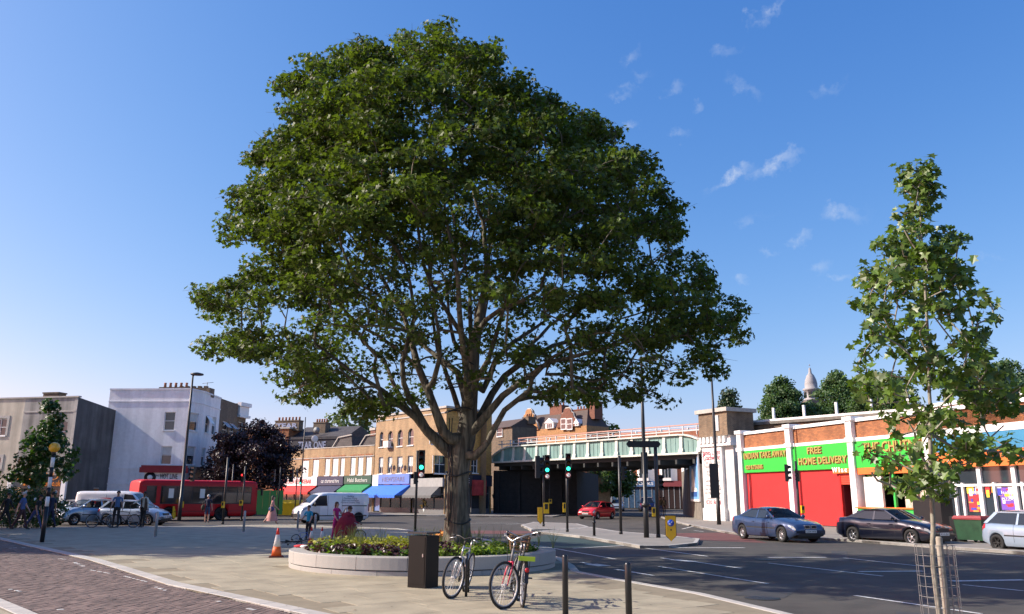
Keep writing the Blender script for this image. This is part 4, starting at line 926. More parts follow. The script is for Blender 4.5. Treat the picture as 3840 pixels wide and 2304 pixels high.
# ---- white pillar with painted lettering, brick pier above
pr=Fac(V(6,430,900,65.0),V(6,592,900,63.0)); 
t=thing('lettered_pillar','white painted stone pillar with coachworks lettering under a brown brick pier, at the right end of the bridge','pillar',pr.loc,pr.rz)
zp=pr.uv(6,510,600)[1]; zc=pr.uv(6,510,520)[1]; zt=pr.uv(6,510,325)[1]; L=pr.L
WP=M('whitewash',(.80,.79,.76),.85,var=.1,vscale=1.5,bump=.3,bscale=8,stain=.18)
mb=MB(); mb.b2(0,L,0,2.4,0,zp); mb.b2(-.12,L+.1,-.06,2.4,0,.9); mb.build('shaft',WP,t)
mb=MB(); mb.b2(L+.003,L+1.05,.25,2.2,0,zp); mb.build('side_pilaster',M('grey_whitewash',(.55,.55,.53),.85,var=.15),t)
mb=MB(); mb.b2(-.15,L+1.2,-.15,2.5,zp,zp+.25); mb.b2(-.2,L+1.3,-.3,2.5,zp+.75,zc)
for i in range(7): mb.b2(i*(L+.9)/7,i*(L+.9)/7+.25,-.26,.1,zp+.25,zp+.75)
mb.b2(-.05,L+1.1,-.05,2.4,zp+.251,zp+.749); mb.build('entablature',WP,t)
mb=MB(); mb.b2(-.1,L+.9,-.1,2.6,zc,zt); mb.build('brick_pier',PARAP,t)
mb=MB(); mb.b2(-.3,L+1.1,-.3,2.8,zt,zt+.3); mb.build('pier_cap',CEM,t)
mb=MB(); x,z=pr.uv(6,545,410); mb.b2(x-.3,x+.3,-.16,-.105,z-.6,z+.6); mb.build('pier_panel',M('panel_grey',(.5,.5,.5),.6),t)
REDL=M('red_lettering',(.32,.03,.06),.7,var=.2); GRYL=M('faded_lettering',(.42,.40,.39),.8,var=.3,vscale=6)
for (s,y,h,mm,wd) in [('James Lyons',645,.42,REDL,.9),('Coachworks',688,.42,REDL,.88),('The Accident',727,.32,GRYL,.85),('Repair Centre',757,.32,GRYL,.88),('Insurance',800,.24,GRYL,.6),('Approved',825,.24,GRYL,.6),('General Repairs',878,.24,GRYL,.8),('Mot Servicing',918,.22,GRYL,.7),('No Job Too Small',946,.22,GRYL,.8),('All Makes of Cars',980,.24,GRYL,.86),('Estimates Free',1022,.22,GRYL,.7),('020 8671',1056,.34,REDL,.72)]:
    text(s,t,(L/2,-.012,pr.uv(6,510,y)[1]-h/2),h,mm,width=L*wd)
# poster hoarding and lit inner abutment wall, receding under the bridge
q0=Vector(pr.loc); f3=Fac(q0+Vector((.137,.99,0))*22+Vector((-.2,0,0)), q0+Vector((-.2,.1,0)))
t=thing('poster_hoarding','tall blue and white poster on a rendered wall beside the white pillar','hoarding',f3.loc,f3.rz)
mb=MB(); mb.b2(0,f3.L,0,.6,0,z0-.8); mb.build('wall',M('abutment_render',(.20,.18,.15),.9,var=.3,stain=.4),t)
L3=f3.L; r=f3.rect(6,310,700,422,1030); xa,xb=sorted(r[:2]); xa=max(xa,L3-9); xb=min(xb,L3-.4)
mb=MB(); mb.b2(xa-.2,xb+.2,-.12,-.003,r[2]-.2,r[3]+.2); pf=mb.build('poster_frame',WHITE,t)
mb=MB(); mb.b2(xa,xb,-.14,-.122,r[2],r[3]); po=mb.build('poster',M('poster_sky',(.16,.38,.72),.5,var=.5,vscale=.8),pf)
hh=r[3]-r[2]; wx=xb-xa; mb=MB()
for (cx,cz,w_,h_,rz) in ((.45,.38,.42,.5,0),(.4,.62,.3,.3,0),(.62,.2,.5,.16,0),(.3,.25,.3,.2,0)):
    mb.prism([(xa+wx*(cx+w_/2*math.cos(u)),-.145,r[2]+hh*(cz+h_/2*math.sin(u))) for u in np.linspace(0,6.28,11)[:-1]],(0,.004,0))
mb.build('poster_print',WHITE,po)
mb=MB(); mb.b2(xa+wx*.15,xb-wx*.15,-.15,-.141,r[2]+hh*.06,r[2]+hh*.18); mb.b2(xa+wx*.3,xb-wx*.1,-.15,-.141,r[2]+hh*.8,r[2]+hh*.95); mb.build('poster_print',M('poster_navy',(.03,.1,.32),.5),po)
# ---- viaduct parapet running behind the shops
f=Fac(Vector(pr.loc)+Vector((1.6,-.4,0))+Vector((.777,.63,0))*1.6, Vector(pr.loc)+Vector((1.6,-.4,0))+Vector((.777,.63,0))*1.6+Vector((.63,-.777,0))*44)
t=thing('railway_viaduct','long brown brick viaduct wall with a white post railing behind the shops','viaduct',f.loc,f.rz)
zt=7.25; mb=MB(); mb.b2(0,f.L,0,9,0,zt); mb.build('wall',PARAP,t); mb=MB(); mb.b2(0,f.L,-.18,.4,zt,zt+.22); mb.b2(0,f.L,-.1,-.003,zt-.5,zt-.38); mb.build('coping',M('coping_stone',(.18,.165,.14),.9,var=.3),t)
mb=MB(); mb.b2(0,f.L,.05,.2,zt+.225,zt+.40)
mb.build('rail',WHITE,t)
pm=MB(); pm.b2(-.08,.08,-.08,.08,0,.85); pm=pm.mesh('rail_post',WHITE)
for i in range(15): put('rail_post',pm,t,(1.0+i*2.6,.13,zt+.40))
mb=MB()
for i in range(90):
    x=random.choice([random.uniform(3,9),random.uniform(9,17)]); z=zt-.85+random.uniform(-.25,.3); mb.b2(x,x+random.uniform(.1,.5),-.004-random.random()*.004,-.001,z,z+random.uniform(.05,.28))
stuff(mb.build('graffiti',M('graffiti_white',(.6,.58,.55),.7),t))
# ---- row of single-storey shops with white piers on the right
Bp=G(0,2037,1274); dv=Vector((.31,-.951,0)).normalized(); f=Fac(Bp-dv*11.6,Bp+dv*21)
def pu(k,x,y): return f.uv(k,x,y)[0]
piers=[pu(7,178,560),pu(7,578,520),pu(7,1078,450),pu(8,612,430)]; piers.append(piers[3]+(piers[3]-piers[2])*1.25)
zpt=f.uv(7,580,420)[1]; zbr1=f.uv(7,800,440)[1]; zbr0=f.uv(7,800,560)[1]; zs1=f.uv(7,820,585)[1]; zs0=f.uv(7,820,790)[1]
BG=M('sign_green',(.03,.46,.045),.45,var=.05); WPN=M('white_pier',(.82,.81,.79),.6,var=.07,stain=.12); REDW=M('red_wall',(.50,.016,.016),.6,var=.12,vscale=.8,brick=(.22,.075,(.47,.014,.015),(.40,.012,.013)))
GOLD=M('gold_letter',(.40,.29,.08),.45); MARO=M('letter_shade',(.25,.06,.03),.5); ORF=M('orange_fascia',(.80,.17,.03),.5,var=.06)
def bay(i,label,L0=None):
    x0,x1=piers[i],piers[i+1]; p=f.at(x0,0); b=thing('shop_unit',label,'shop',(p.x,p.y,0),f.rz,'row of flat roofed shops with white piers'); L=x1-x0
    mb=MB(); mb.b2(0,L,.02,.5,zbr0+.003,zbr1-.003); mb.build('brick_parapet',ORANGE,b)
    mb=MB(); mb.b2(.2,L-.15,-.1,.6,zbr1+.04,zbr1+.24); mb.build('coping',WPN,b)
    mb=MB(); mb.b2(.2,L-.15,-.14,.4,zs1,zbr0); mb.build('white_band',WPN,b)
    mb=MB(); mb.b2(-.23,.23,-.26,.45,0,zs1-.02); mb.b2(-.36,.36,-.32,.5,zs1-.019,zs1+.25); mb.b2(-.25,.25,-.28,.48,zs1+.251,zpt-.25); mb.b2(-.38,.38,-.36,.55,zpt-.249,zpt); mb.build('pier',WPN,b)
    mb=MB(); mb.b2(0,L,.45,9,zs0,zbr0-.1); mb.b2(0,L,5,9,0,zs0-.01); mb.b2(0,L,.03,5,0,.05); mb.b2(0,.1,.03,5,.06,zs0-.011); mb.build('shop_body',INNER,b)
    return b,L
def sign3(b,s,x,z,h,w):
    text(s,b,(x,-.16,z),h,GOLD,width=w,depth=.03,bold=.012); text(s,b,(x+.04,-.128,z-.04),h,MARO,width=w,depth=.01,bold=.02,name='letter_shadow')
b,L=bay(0,'red walled takeaway unit with a green Indian take away sign')
mb=MB(); mb.b2(.2,L-.2,-.12,.3,zs0,zs1-.004); sg=mb.build('sign_board',BG,b)
sign3(sg,'INDIAN TAKE AWAY',L*.5,zs0+.98,.42,L*.86); sign3(sg,'020 8.756585',L*.28,zs0+.25,.27,L*.36)
mb=MB(); mb.b2(.3,L-.3,.05,.3,0,zs0-.003); mb.build('red_wall',REDW,b)
mb=MB(); mb.tube([(.75,-.05,0),(.75,-.05,zs0-.1)],.05,6); mb.build('drain_pipe',M('maroon_pipe',(.2,.01,.02),.5),b)
b,L=bay(1,'red walled unit with a dark doorway and a green free home delivery sign')
mb=MB(); mb.b2(.2,L-.2,-.12,.3,zs0,zs1-.004); sg=mb.build('sign_board',BG,b)
sign3(sg,'FREE',L*.42,zs0+1.02,.42,L*.23); sign3(sg,'HOME DELIVERY',L*.53,zs0+.36,.43,L*.78)
dx0=pu(7,1000,1000)-piers[1]; dx1=pu(7,1118,1000)-piers[1]; dz=f.uv(7,1060,912)[1]; dz2=f.uv(7,1060,835)[1]
mb=MB(); mb.b2(.3,dx0-.12,.05,.3,0,zs0-.003); mb.build('red_wall',REDW,b)
mb=MB(); mb.b2(dx0-.12,dx0,-.03,.35,0,zs0-.4); mb.b2(dx1,dx1+.12,-.03,.35,0,zs0-.4); mb.b2(dx0,dx1,-.028,.3,dz2,dz2+.08); mb.build('door_frame',RED,b)
mb=MB(); n=5
for q in range(n): mb.b2(dx0,dx1,.0,.06,dz+(dz2-dz)*q/n+.01,dz+(dz2-dz)*(q+1)/n-.01)
stuff(mb.build('shutter_slats',M('shutter_red',(.6,.06,.03),.5),b))
mb=MB(); mb.b2(dx0,dx0+.06,.1,1.1,0,dz); mb.build('open_door',M('door_maroon',(.13,.005,.01),.5),b)
mb=MB(); a=pu(7,945,810)-piers[1]; mb.b2(a,dx1+.25,-.2,-.05,dz2+.12,zs0-.01); sg2=mb.build('small_sign',ORF,b); text('W l a c',sg2,((a+dx1)/2-.2,-.215,dz2+.2),.28,WHITE,width=(dx1-a)*.8,bold=.02)
b,L=bay(2,'open fronted takeaway unit with green counter under the green chutney sign')
mb=MB(); mb.b2(.2,L-.25,-.12,.3,zs0,zs1-.004); sg=mb.build('sign_board',BG,b); sign3(sg,'THE CHUTNEY',L*.58,zs0+.85,.58,L*1.02*.82)
mb=MB(); mb.b2(.2,L-.25,-.1,.25,zs0-.38,zs0-.004); mb.build('orange_strip',ORF,b)
mb=MB(); mb.b2(.5,1.9,.1,.25,.9,zs0-.5); mb.build('white_screen',WHITE,b)
CG=M('counter_green',(.03,.42,.06),.5)
mb=MB(); mb.b2(.3,L-.5,-.35,.3,0,1.15); ct=mb.build('counter',CG,b); mb=MB(); mb.b2(.2,L-.4,-.45,.35,1.152,1.22); mb.build('counter_top',ORF,ct)
mb=MB(); x=pu(8,352,1050)-piers[2]; mb.b2(x-.07,x+.07,-.1,.05,1.22,zs0-.4); mb.build('green_post',CG,b)
mb=MB(); mb.b2(2.4,L-.6,1.2,1.4,.9,2.6); mb.build('back_shelf',M('shelf_cream',(.5,.45,.38),.7,var=.4,vscale=4),b)
b,L=bay(3,'glazed shop with blue and orange fascia and posters in white framed windows'); 
zb1=f.uv(8,1250,425)[1]; zb0=f.uv(8,1250,555)[1]; zo0=f.uv(8,1250,660)[1]; e=f.L-piers[3]-.2
mb=MB(); mb.b2(.3,e,.02,.5,zbr0+.02,zbr1+.3); mb.build('brick_parapet',ORANGE,b)
mb=MB(); mb.b2(.3,e,-.2,.02,zs1-.1,zs1+.25); mb.build('white_band',WPN,b)
mb=MB(); mb.b2(.3,e,-.18,.3,zs1-.95,zs1-.105); mb.build('blue_fascia',M('fascia_blue',(.03,.20,.36),.5),b)
mb=MB(); mb.b2(.3,e,-.17,.3,zs1-1.75,zs1-.952); mb.build('orange_fascia',ORF,b); zz=zs1-1.752
mb=MB(); mb.b2(.3,e,.12,.16,.5,zz); gl=mb.build('shop_window',GLASS,b)
mb=MB(); mb.b2(.3,e,0,.3,0,.5); mb.build('stall_riser',WPN,b)
bars=[piers[3]*0+pu(8,x,y)-piers[3] for x,y in ((830,950),(905,1050),(1040,950),(1165,1050),(1325,950),(1397,1050))]
for i,x in enumerate(bars):
    mb=MB(); w_=.11 if i in (2,4) else .06; mb.b2(x-w_,x+w_,-.02,.119,.5,zz if i%2==0 else 2.5); mb.build('mullion',WPN,b)
mb=MB(); tz=f.uv(8,1150,915)[1]; mb.b2(.3,e,.0,.118,tz-.06,tz+.06); mb.build('transom',WPN,b)
PC_=[(.6,.03,.04),(.7,.55,.05),(.04,.05,.4),(.75,.75,.73),(.05,.3,.08),(.8,.3,.05),(.3,.05,.35)]
def poster(par,k,x0,y0,x1,y1,base,tx,n=10):
    a=pu(k,x0,(y0+y1)/2)-piers[3]; c=pu(k,x1,(y0+y1)/2)-piers[3]; z1=f.uv(k,(x0+x1)/2,y0)[1]; z0=f.uv(k,(x0+x1)/2,y1)[1]
    mb=MB(); mb.b2(a,c,.09,.11,z0,z1); o=mb.build('poster',M('poster_%d'%len(MATS),base,.5,var=.1),par)
    for i in range(n):
        mb=MB(); w_=(c-a)*random.uniform(.12,.4); h_=(z1-z0)*random.uniform(.05,.16); xx=random.uniform(a,c-w_); z_=random.uniform(z0,z1-h_); yy=.087-i*.0008
        mb.add([(xx,yy,z_),(xx+w_,yy,z_),(xx+w_,yy,z_+h_),(xx,yy,z_+h_)],[(0,1,2,3)]); mb.build('poster_print',M('print_%d'%random.randrange(7),PC_[random.randrange(7)],.5),o)
    for i,(s,tc) in enumerate(tx): text(s,o,((a+c)/2,.078,z1-(z1-z0)*(.28+.3*i)),(z1-z0)*.13,M('print_white',(.8,.8,.8),.5) if tc else M('print_red',(.6,.02,.03),.5),width=(c-a)*.8,depth=.002)
poster(b,8,930,935,1040,1135,(.35,.03,.04),[('OFFER',1)],9); poster(b,8,1195,935,1310,1120,(.16,.07,.42),[('Italia',1),('PIZZA',1)],8)
for q in range(14):
    x=random.uniform(bars[1],bars[5]); z=tz-random.uniform(.15,.4); mb=MB(); w_=random.uniform(.15,.3); mb.add([(x,.085-q*.0005,z-.2),(x+w_,.085-q*.0005,z-.2),(x+w_,.085-q*.0005,z+.15),(x,.085-q*.0005,z+.15)],[(0,1,2,3)]); mb.build('bunting',M('print_%d'%(q%7),PC_[q%7],.5),gl)
# roof edge pale line and rooftop box over the blue fascia shop
mb=MB(); mb.b2(.3,e,-.1,.6,zbr1+.31,zbr1+.5); mb.build('coping',WPN,b)
# black iron gate and white return wall between pillar and shops
g=Fac(V(6,640,1100,64.2),V(6,770,1100,62.6)); t=thing('black_gate','tall black sheet gate with a small red and white notice beside the white pillar','gate',g.loc,g.rz)
zt=g.uv(6,715,900)[1]; mb=MB(); mb.b2(0,g.L,0,.1,.05,zt)
for i in range(9): x=g.L*(i+.5)/9; mb.tube([(x,.05,zt),(x,.05,zt+.35)],[.03,.008],5)
mb.build('gate_leaf',BLACK,t); x,z=g.uv(6,707,980); mb=MB(); mb.b2(x-.35,x+.35,-.03,-.002,z-.55,z+.55); n_=mb.build('notice',RED,t)
for i in range(3): mb=MB(); mb.b2(x-.28,x+.28,-.04,-.031,z-.38+i*.3,z-.2+i*.3); mb.build('notice_line',WHITE,n_)
g=Fac(g.at(.2,1.6),g.at(g.L+.6,1.2)); t=thing('white_return_wall','peeling whitewashed wall with drain pipes above the black gate','wall',g.loc,g.rz); zt=g.uv(6,690,610)[1]
mb=MB(); mb.b2(-.3,g.L,0,.3,0,zt); mb.build('wall',WP,t); mb=MB(); mb.tube([(.5,-.1,zt-2.6),(.5,-.1,zt-1.6),(.9,-.1,zt-1.2),(.9,-.1,zt)],.06,6); mb.build('drain_pipe',BLACK,t)
mb=MB(); mb.b2(.2,1.6,-.25,-.01,zt-1.9,zt-1.6); mb.build('pipe_bracket',DARK,t)

# ---- gabled mansion block behind the bridge
f=Fac(V(5,60,260,124),V(5,655,260,112)); b=thing('gabled_mansion','red and yellow brick mansion block with shaped gables and white dormers behind the bridge','building',f.loc,f.rz)
L=f.L; zb=f.uv(5,300,240)[1]; zr=f.uv(5,350,100)[1]; MB_=M('mansion_brick',(.44,.22,.08),.85,brick=(.225,.075,(.36,.16,.06),(.32,.24,.14)),var=.2); MR=M('mansion_red',(.20,.075,.045),.85,brick=(.225,.075,(.15,.055,.035),(.2,.12,.08)),var=.2)
mb=MB(); mb.b2(0,L,0,4.4,0,zb); mb.build('wall',MB_,b)
mb=MB(); mb.add([(-.3,0,zb),(L,0,zb),(L,4.4,zb),(-.3,4.4,zb),(.6,1.9,zr),(L-1.6,1.9,zr),(L-1.6,3,zr),(.6,3,zr)],[(0,1,5,4),(1,2,6,5),(2,3,7,6),(3,0,4,7),(4,5,6,7)]); mb.build('roof',ROOFT,b)
def gable(x0,x1,z1,mat,wins,k):
    w_=x1-x0; cx=(x0+x1)/2; h=z1-zb; pts=[(x0-.3*w_*.3,zb)]+[(x0+w_*.02,zb+h*.3),(x0+w_*.16,zb+h*.5),(x0+w_*.2,zb+h*.72),(x0+w_*.3,zb+h*.78),(x0+w_*.32,zb+h*.9),(cx-w_*.1,z1),(cx+w_*.1,z1),(x1-w_*.32,zb+h*.9),(x1-w_*.3,zb+h*.78),(x1-w_*.2,zb+h*.72),(x1-w_*.16,zb+h*.5),(x1-w_*.02,zb+h*.3),(x1+w_*.09,zb)]
    mb=MB(); mb.prism([(x,-.25,z) for x,z in pts],(0,.6,0)); o=mb.build('gable',mat,b)
    mb=MB(); mb.tube([(x,-.05,z+.05) for x,z in pts],.12,5); mb.build('gable_coping',CEM,o)
    for q in wins:
        r=f.rect(k,*q); mb=MB(); mb.b2(r[0]-.12,r[1]+.12,-.32,-.255,r[2]-.15,r[3]+.12); fr=mb.build('window',WHITE,o); mb=MB(); mb.b2(r[0],r[1],-.34,-.321,r[2],(r[2]+r[3])/2-.05); mb.b2(r[0],r[1],-.34,-.321,(r[2]+r[3])/2+.05,r[3]); mb.build('pane',GLASS,fr)
gable(f.uv(5,122,200)[0],f.uv(5,256,200)[0],f.uv(5,190,78)[1],MB_,[(170,175,205,245)],5)
gable(f.uv(5,428,200)[0],f.uv(5,582,200)[0],f.uv(5,505,70)[1],MR,[(460,160,494,238),(508,160,545,238)],5)
for (a,c,y0,y1) in ((60,120,178,265),(330,395,150,245),(570,600,155,235)):
    r=f.rect(5,a,y0,c,y1); mb=MB(); mb.b2(r[0],r[1],-.3,3,zb,r[3]-.7); mb.prism([(r[0]-.2,-.4,r[3]-.7),(r[1]+.2,-.4,r[3]-.7),((r[0]+r[1])/2,-.4,r[3])],(0,3,0)); d_=mb.build('dormer',WHITE,b)
    nx=3
    for i in range(nx):
        for j in range(3):
            w_=(r[1]-r[0]-.5)/nx; h_=(r[3]-.9-zb)/3; mb=MB(); x=r[0]+.3+i*w_; z=zb+.1+j*h_; mb.b2(x,x+w_*.78,-.33,-.301,z,z+h_*.8); mb.build('pane',GLASS,d_)
chimney(b,f.uv(5,330,60)[0],2.4,zr-.6,2.6,1.4,f.uv(5,330,30)[1]-zr+.3,4,MR); chimney(b,f.uv(5,525,60)[0],2.6,zr-.8,3.0,1.4,f.uv(5,525,45)[1]-zr+.3,5,MR); chimney(b,L-.5,2.4,zb+1,1,1.6,zr-zb,2,MR)
f=Fac(V(4,540,300,112),V(4,700,280,108)); b=thing('slate_roofed_house','dark slate roofed house with a chimney, left of the gabled mansion behind the bridge','building',f.loc,f.rz); zb=f.uv(4,620,230)[1]; zr=f.uv(4,620,155)[1]
mb=MB(); mb.b2(-2,f.L,0,4,0,zb); mb.build('wall',STOCKD,b); mb=MB(); mb.prism([(-2.2,-.3,zb),(-2.2,2,zr),(-2.2,4.3,zb)],(f.L+2.2,0,0)); mb.build('roof',ROOFT,b); chimney(b,f.L-.4,3,zb+.5,1.4,1.2,f.uv(4,715,135)[1]-zb-.5,3,STOCKD)
r=f.rect(4,580,235,625,300); window(b,(r[0],r[1],r[2],r[3]),.0,(.5,),y=-.06)
# ---- houses and shops seen under the bridge
f=Fac(V(5,860,620,139),V(5,1400,620,133)); names=['red brick house with white bays over a blue shop front, under the bridge','red brick house with white bays over a dark red shop, beyond the bridge']
cut=[0,f.uv(5,1235,600)[0],f.L+4]
for i in range(2):
    p=f.at(cut[i],0); L=cut[i+1]-cut[i]; b=thing('brick_house',names[i],'house',(p.x,p.y,0),f.rz); zf=f.uv(5,1000,665)[1]; zz=zf+8
    mb=MB(); mb.b2(0,L,0,8,zf,zz); mb.build('wall',M('house_red',(.42,.13,.06),.85,brick=(.225,.075,(.33,.1,.05),(.3,.2,.13))),b)
    n=max(2,int(L/4.6))
    for q in range(n):
        x=L*(q+.5)/n; mb=MB(); mb.prism([(x-1.5,0,zf),(x-.8,-.9,zf),(x+.8,-.9,zf),(x+1.5,0,zf)],(0,0,6)); by=mb.build('bay',WHITE,b)
        for s_ in (-1,0,1):
            mb=MB(); mb.b2(x+s_*.52-.2,x+s_*.52+.2,-.94,-.905,zf+.5,zf+2.3); mb.build('window',GLASS,by)
    mb=MB(); mb.b2(0,L,-.3,8,0,zf-.9); gl=mb.build('shop_window',M('blue_shop',(.03,.07,.13),.25,var=.3) if i==0 else M('dark_shop',(.03,.02,.02),.3),b)
    mb=MB(); mb.b2(0,L,-.7,0,zf-.9,zf-.02); fa=mb.build('fascia',M('far_blue',(.05,.13,.28),.5) if i==0 else M('far_maroon',(.16,.02,.03),.6),b)
    if i==0:
        for q in range(2): text('BOOKS',fa,(L*(.3+.45*q),-.72,zf-.65),.45,WHITE,width=3)
    mb=MB()
    for q in range(8): x=L*q/8; mb.b2(x,x+.12,-.36,-.301,0,zf-.9)
    stuff(mb.build('shop_mullions',M('mullion_grey',(.2,.22,.24),.5),gl))
# ---- church-like stone spire over the viaduct trees
p=V(7,745,100,170); b=thing('stone_turret','pale stone domed turret with a thin finial rising behind the viaduct trees','tower',(p.x,p.y,0)); z0=V(7,740,230,170).z; z1=V(7,745,0,170).z; zt=V(0,1953,880,170).z
SP=M('turret_stone',(.30,.30,.30),.8,var=.2)
mb=MB(); mb.box((0,0,z0/2),(3.5,3.5,z0)); mb.build('tower_shaft',M('turret_dark',(.16,.14,.12),.85),b)
mb=MB(); H_=z1-z0; mb.lathe([(1.75,z0),(1.9,z0+H_*.06),(1.45,z0+H_*.08),(1.45,z0+H_*.36),(1.75,z0+H_*.38),(1.75,z0+H_*.44),(1.3,z0+H_*.46),(1.3,z0+H_*.62),(1.15,z0+H_*.75),(.75,z0+H_*.92),(.35,z1),(.25,z1+.9),(.08,z1+1.2)],12); mb.build('dome',SP,b)
mb=MB(); mb.tube([(0,0,z1+1.6),(0,0,zt)],[.16,.04],6); mb.build('finial',SP,b)
mb=MB()
for i in range(8): a=math.pi/4*i+.2; mb.box((1.46*math.cos(a),1.46*math.sin(a),z0+H_*.22),(.6,.2,H_*.2),a+math.pi/2)
stuff(mb.build('dome_openings',INNER,b))
# ---- green hoarding behind the bus
f=Fac(V(2,872,1030,70),V(2,1095,1030,70)); t=thing('green_hoarding','plain bright green site hoarding panels under the purple tree','hoarding',f.loc,f.rz); z=f.uv(2,980,960)[1]
n=4
for i in range(n): mb=MB(); mb.b2(f.L*i/n+.01,f.L*(i+1)/n-.01,0,.05,.1,z); mb.build('panel',M('hoarding_green',(.025,.22,.05),.6,var=.08),t)
mb=MB(); mb.b2(0,f.L,.051,.12,.4,.55); mb.build('rail',DARK,t)

# ================================================================ TREES
def simple_tree(name, label, loc, prof, per, nclump, leaf, size, barkm, tr=.12, spread=.6, cat='tree', group=None, flat=.7, base_z=None, droop=.5, tmpl=LEAF3, rnd=1.):
    """prof: [(z, radius)] crown outline; clumps fill the outline, branches join them to the stem"""
    t=thing(name,label,cat,loc,0,group); zs=np.array([p[0] for p in prof]); rs=np.array([p[1] for p in prof]); cl=[]
    while len(cl)<nclump:
        z=rng.uniform(zs[0],zs[-1]); R=np.interp(z,zs,rs)
        if rng.uniform()>R/rs.max()*.9+.1: continue
        a=rng.uniform(0,6.283); r=R*rng.uniform(.08,1)**.55*(1+.16*rnd*math.sin(a*3+z*1.3)+.1*rnd*math.sin(a*5-z*2))
        cl.append(np.array([r*math.cos(a),r*math.sin(a),z+rng.normal()*.12]))
    nz=int(max(6,(zs[-1]-.3)/.5)); nodes=[np.array([.03*math.sin(i*.9),.03*math.cos(i*.7),(zs[-1]*.93)*i/nz]) for i in range(nz+1)]
    rf=[max(.02,tr*(1-.9*i/nz)) for i in range(nz+1)]
    arr,pr,kd,rr=grow(nodes,list(range(-1,nz)),rf,cl,rng,seg=.6,sag=-.05,wander=.08,k=.3)
    mb=MB(); limbs_mesh(arr,pr,kd,np.minimum(rr,tr*1.05),mb); mb.build('trunk',barkm,t)
    P,nr,sz=clumps(np.array(cl),per,spread,flat,droop,size)
    stuff(put('crown',leaves('crown',P,nr,sz,leaf,tmpl),t)); return t
BARK2=M('grey_bark',(.20,.18,.15),.9,var=.3,vscale=6,bump=.6,bscale=20)
L1=M('street_tree_leaf',(.035,.085,.018),.45,island=.35,trans=.28); L2=M('viaduct_leaf',(.075,.14,.05),.5,island=.35,trans=.3); L3=M('purple_tree_leaf',(.034,.016,.02),.4,island=.5,trans=.12); L4=M('pale_leaf',(.12,.17,.08),.5,island=.3,trans=.3)
p=G(1,285,1240); simple_tree('street_tree','young dark green street tree in front of the beige building at far left',p,[(2.2,.9),(2.6,1.7),(3.4,1.6),(4.1,1.3),(4.8,1.0),(5.6,.65),(6.3,.4),(6.8,.2)],30,100,L1,(.16,.28),BARK2,.09,.5,tmpl=LEAF5)
p=V(2,890,800,76); simple_tree('purple_tree','broad dark purple leaved tree behind the red bus',(p.x,p.y,0),[(2.2,1.7),(2.8,3.3),(4,3.6),(5.3,3.3),(6.6,2.4),(7.6,1.3),(8.1,.4)],110,200,L3,(.14,.25),BARK2,.2,.75)
p=V(2,615,700,74); simple_tree('purple_tree','smaller dark purple leaved tree against the white corner building',(p.x,p.y,0),[(2.2,.8),(3.4,1.5),(5,1.6),(6.2,1.1),(7,.4)],100,70,L3,(.14,.25),BARK2,.14,.65)
def vt(label,k,x,ybot,ytop,Y,wpx,n,leaf,cat='tree',sh=None,sz=(.18,.32),per=95):
    p=V(k,x,ybot,Y); top=V(k,x,ytop,Y).z; W=wpx*REG[k][2]/3040*Y/2*1.02; b0=max(1.5,p.z-3); H=top-b0
    sh=sh or [(0,.7),(.2,1),(.5,1),(.75,.75),(.92,.4),(1,.12)]
    return simple_tree('viaduct_tree',label,(p.x,p.y,0),[(b0+H*a,W*r) for a,r in sh],per,n,leaf,sz,BARK2,.2,.85,group='trees beyond the viaduct')
vt('rounded mid green tree left of the stone turret beyond the viaduct',7,515,330,48,88,330,200,L2)
vt('bushy green tree just right of the stone turret beyond the viaduct',7,985,330,20,92,400,220,L2)
vt('tall green tree behind the young maple beyond the viaduct',8,240,300,-10,84,520,260,L2)
vt('spreading green tree at the right edge beyond the viaduct',8,1250,200,-70,80,700,280,L2)
vt('small feathery green tree below the stone turret beyond the viaduct',7,745,330,250,90,150,50,L2)
vt('dark upright bush behind the brick pier of the bridge',6,635,360,170,72,150,90,M('bush_dark',(.03,.06,.02),.5,island=.3,trans=.2),sh=[(0,.8),(.4,1),(.8,.7),(1,.3)],sz=(.13,.25))
vt('small shrub growing on the viaduct wall top beside the brick pier',6,715,390,310,66.5,70,22,MATS['bush_dark'],sz=(.1,.2))
p=V(5,720,800,118); simple_tree('roadside_tree','leafy bright green tree seen in the opening under the bridge',(p.x,p.y,0),[(1.6,2.8),(2.6,5.6),(5,6.4),(8,5.5),(11,3),(13,.8)],44,260,M('under_leaf',(.07,.12,.025),.5,island=.35,trans=.3),(.35,.6),BARK2,.25,1.0)
p=V(3,470,330,128); simple_tree('distant_tree','pale feathery tree above the roofs of the low terrace',(p.x,p.y,0),[(6,2),(8,4.2),(10.5,4.6),(13,3.2),(15,.8)],20,120,L4,(.4,.7),BARK2,.2,.9)
p=V(3,640,300,130); simple_tree('distant_tree','small pale tree tuft beside the chimney of the arched window building',(p.x,p.y,0),[(6,1.5),(9,2.6),(11.5,1.8),(12.6,.5)],20,50,L4,(.4,.7),BARK2,.16,.8)
f=Fac(V(3,672,330,105),V(3,712,330,104)); t=thing('brick_stack','tall red brick chimney stack left of the arched window building','chimney',f.loc,f.rz); z=f.uv(3,690,250)[1]; mb=MB(); mb.b2(0,f.L,0,1.5,0,z); mb.build('stack',MR,t); mb=MB(); mb.b2(-.1,f.L+.1,-.1,1.6,z,z+.3); mb.build('stack_cap',CEM,t)
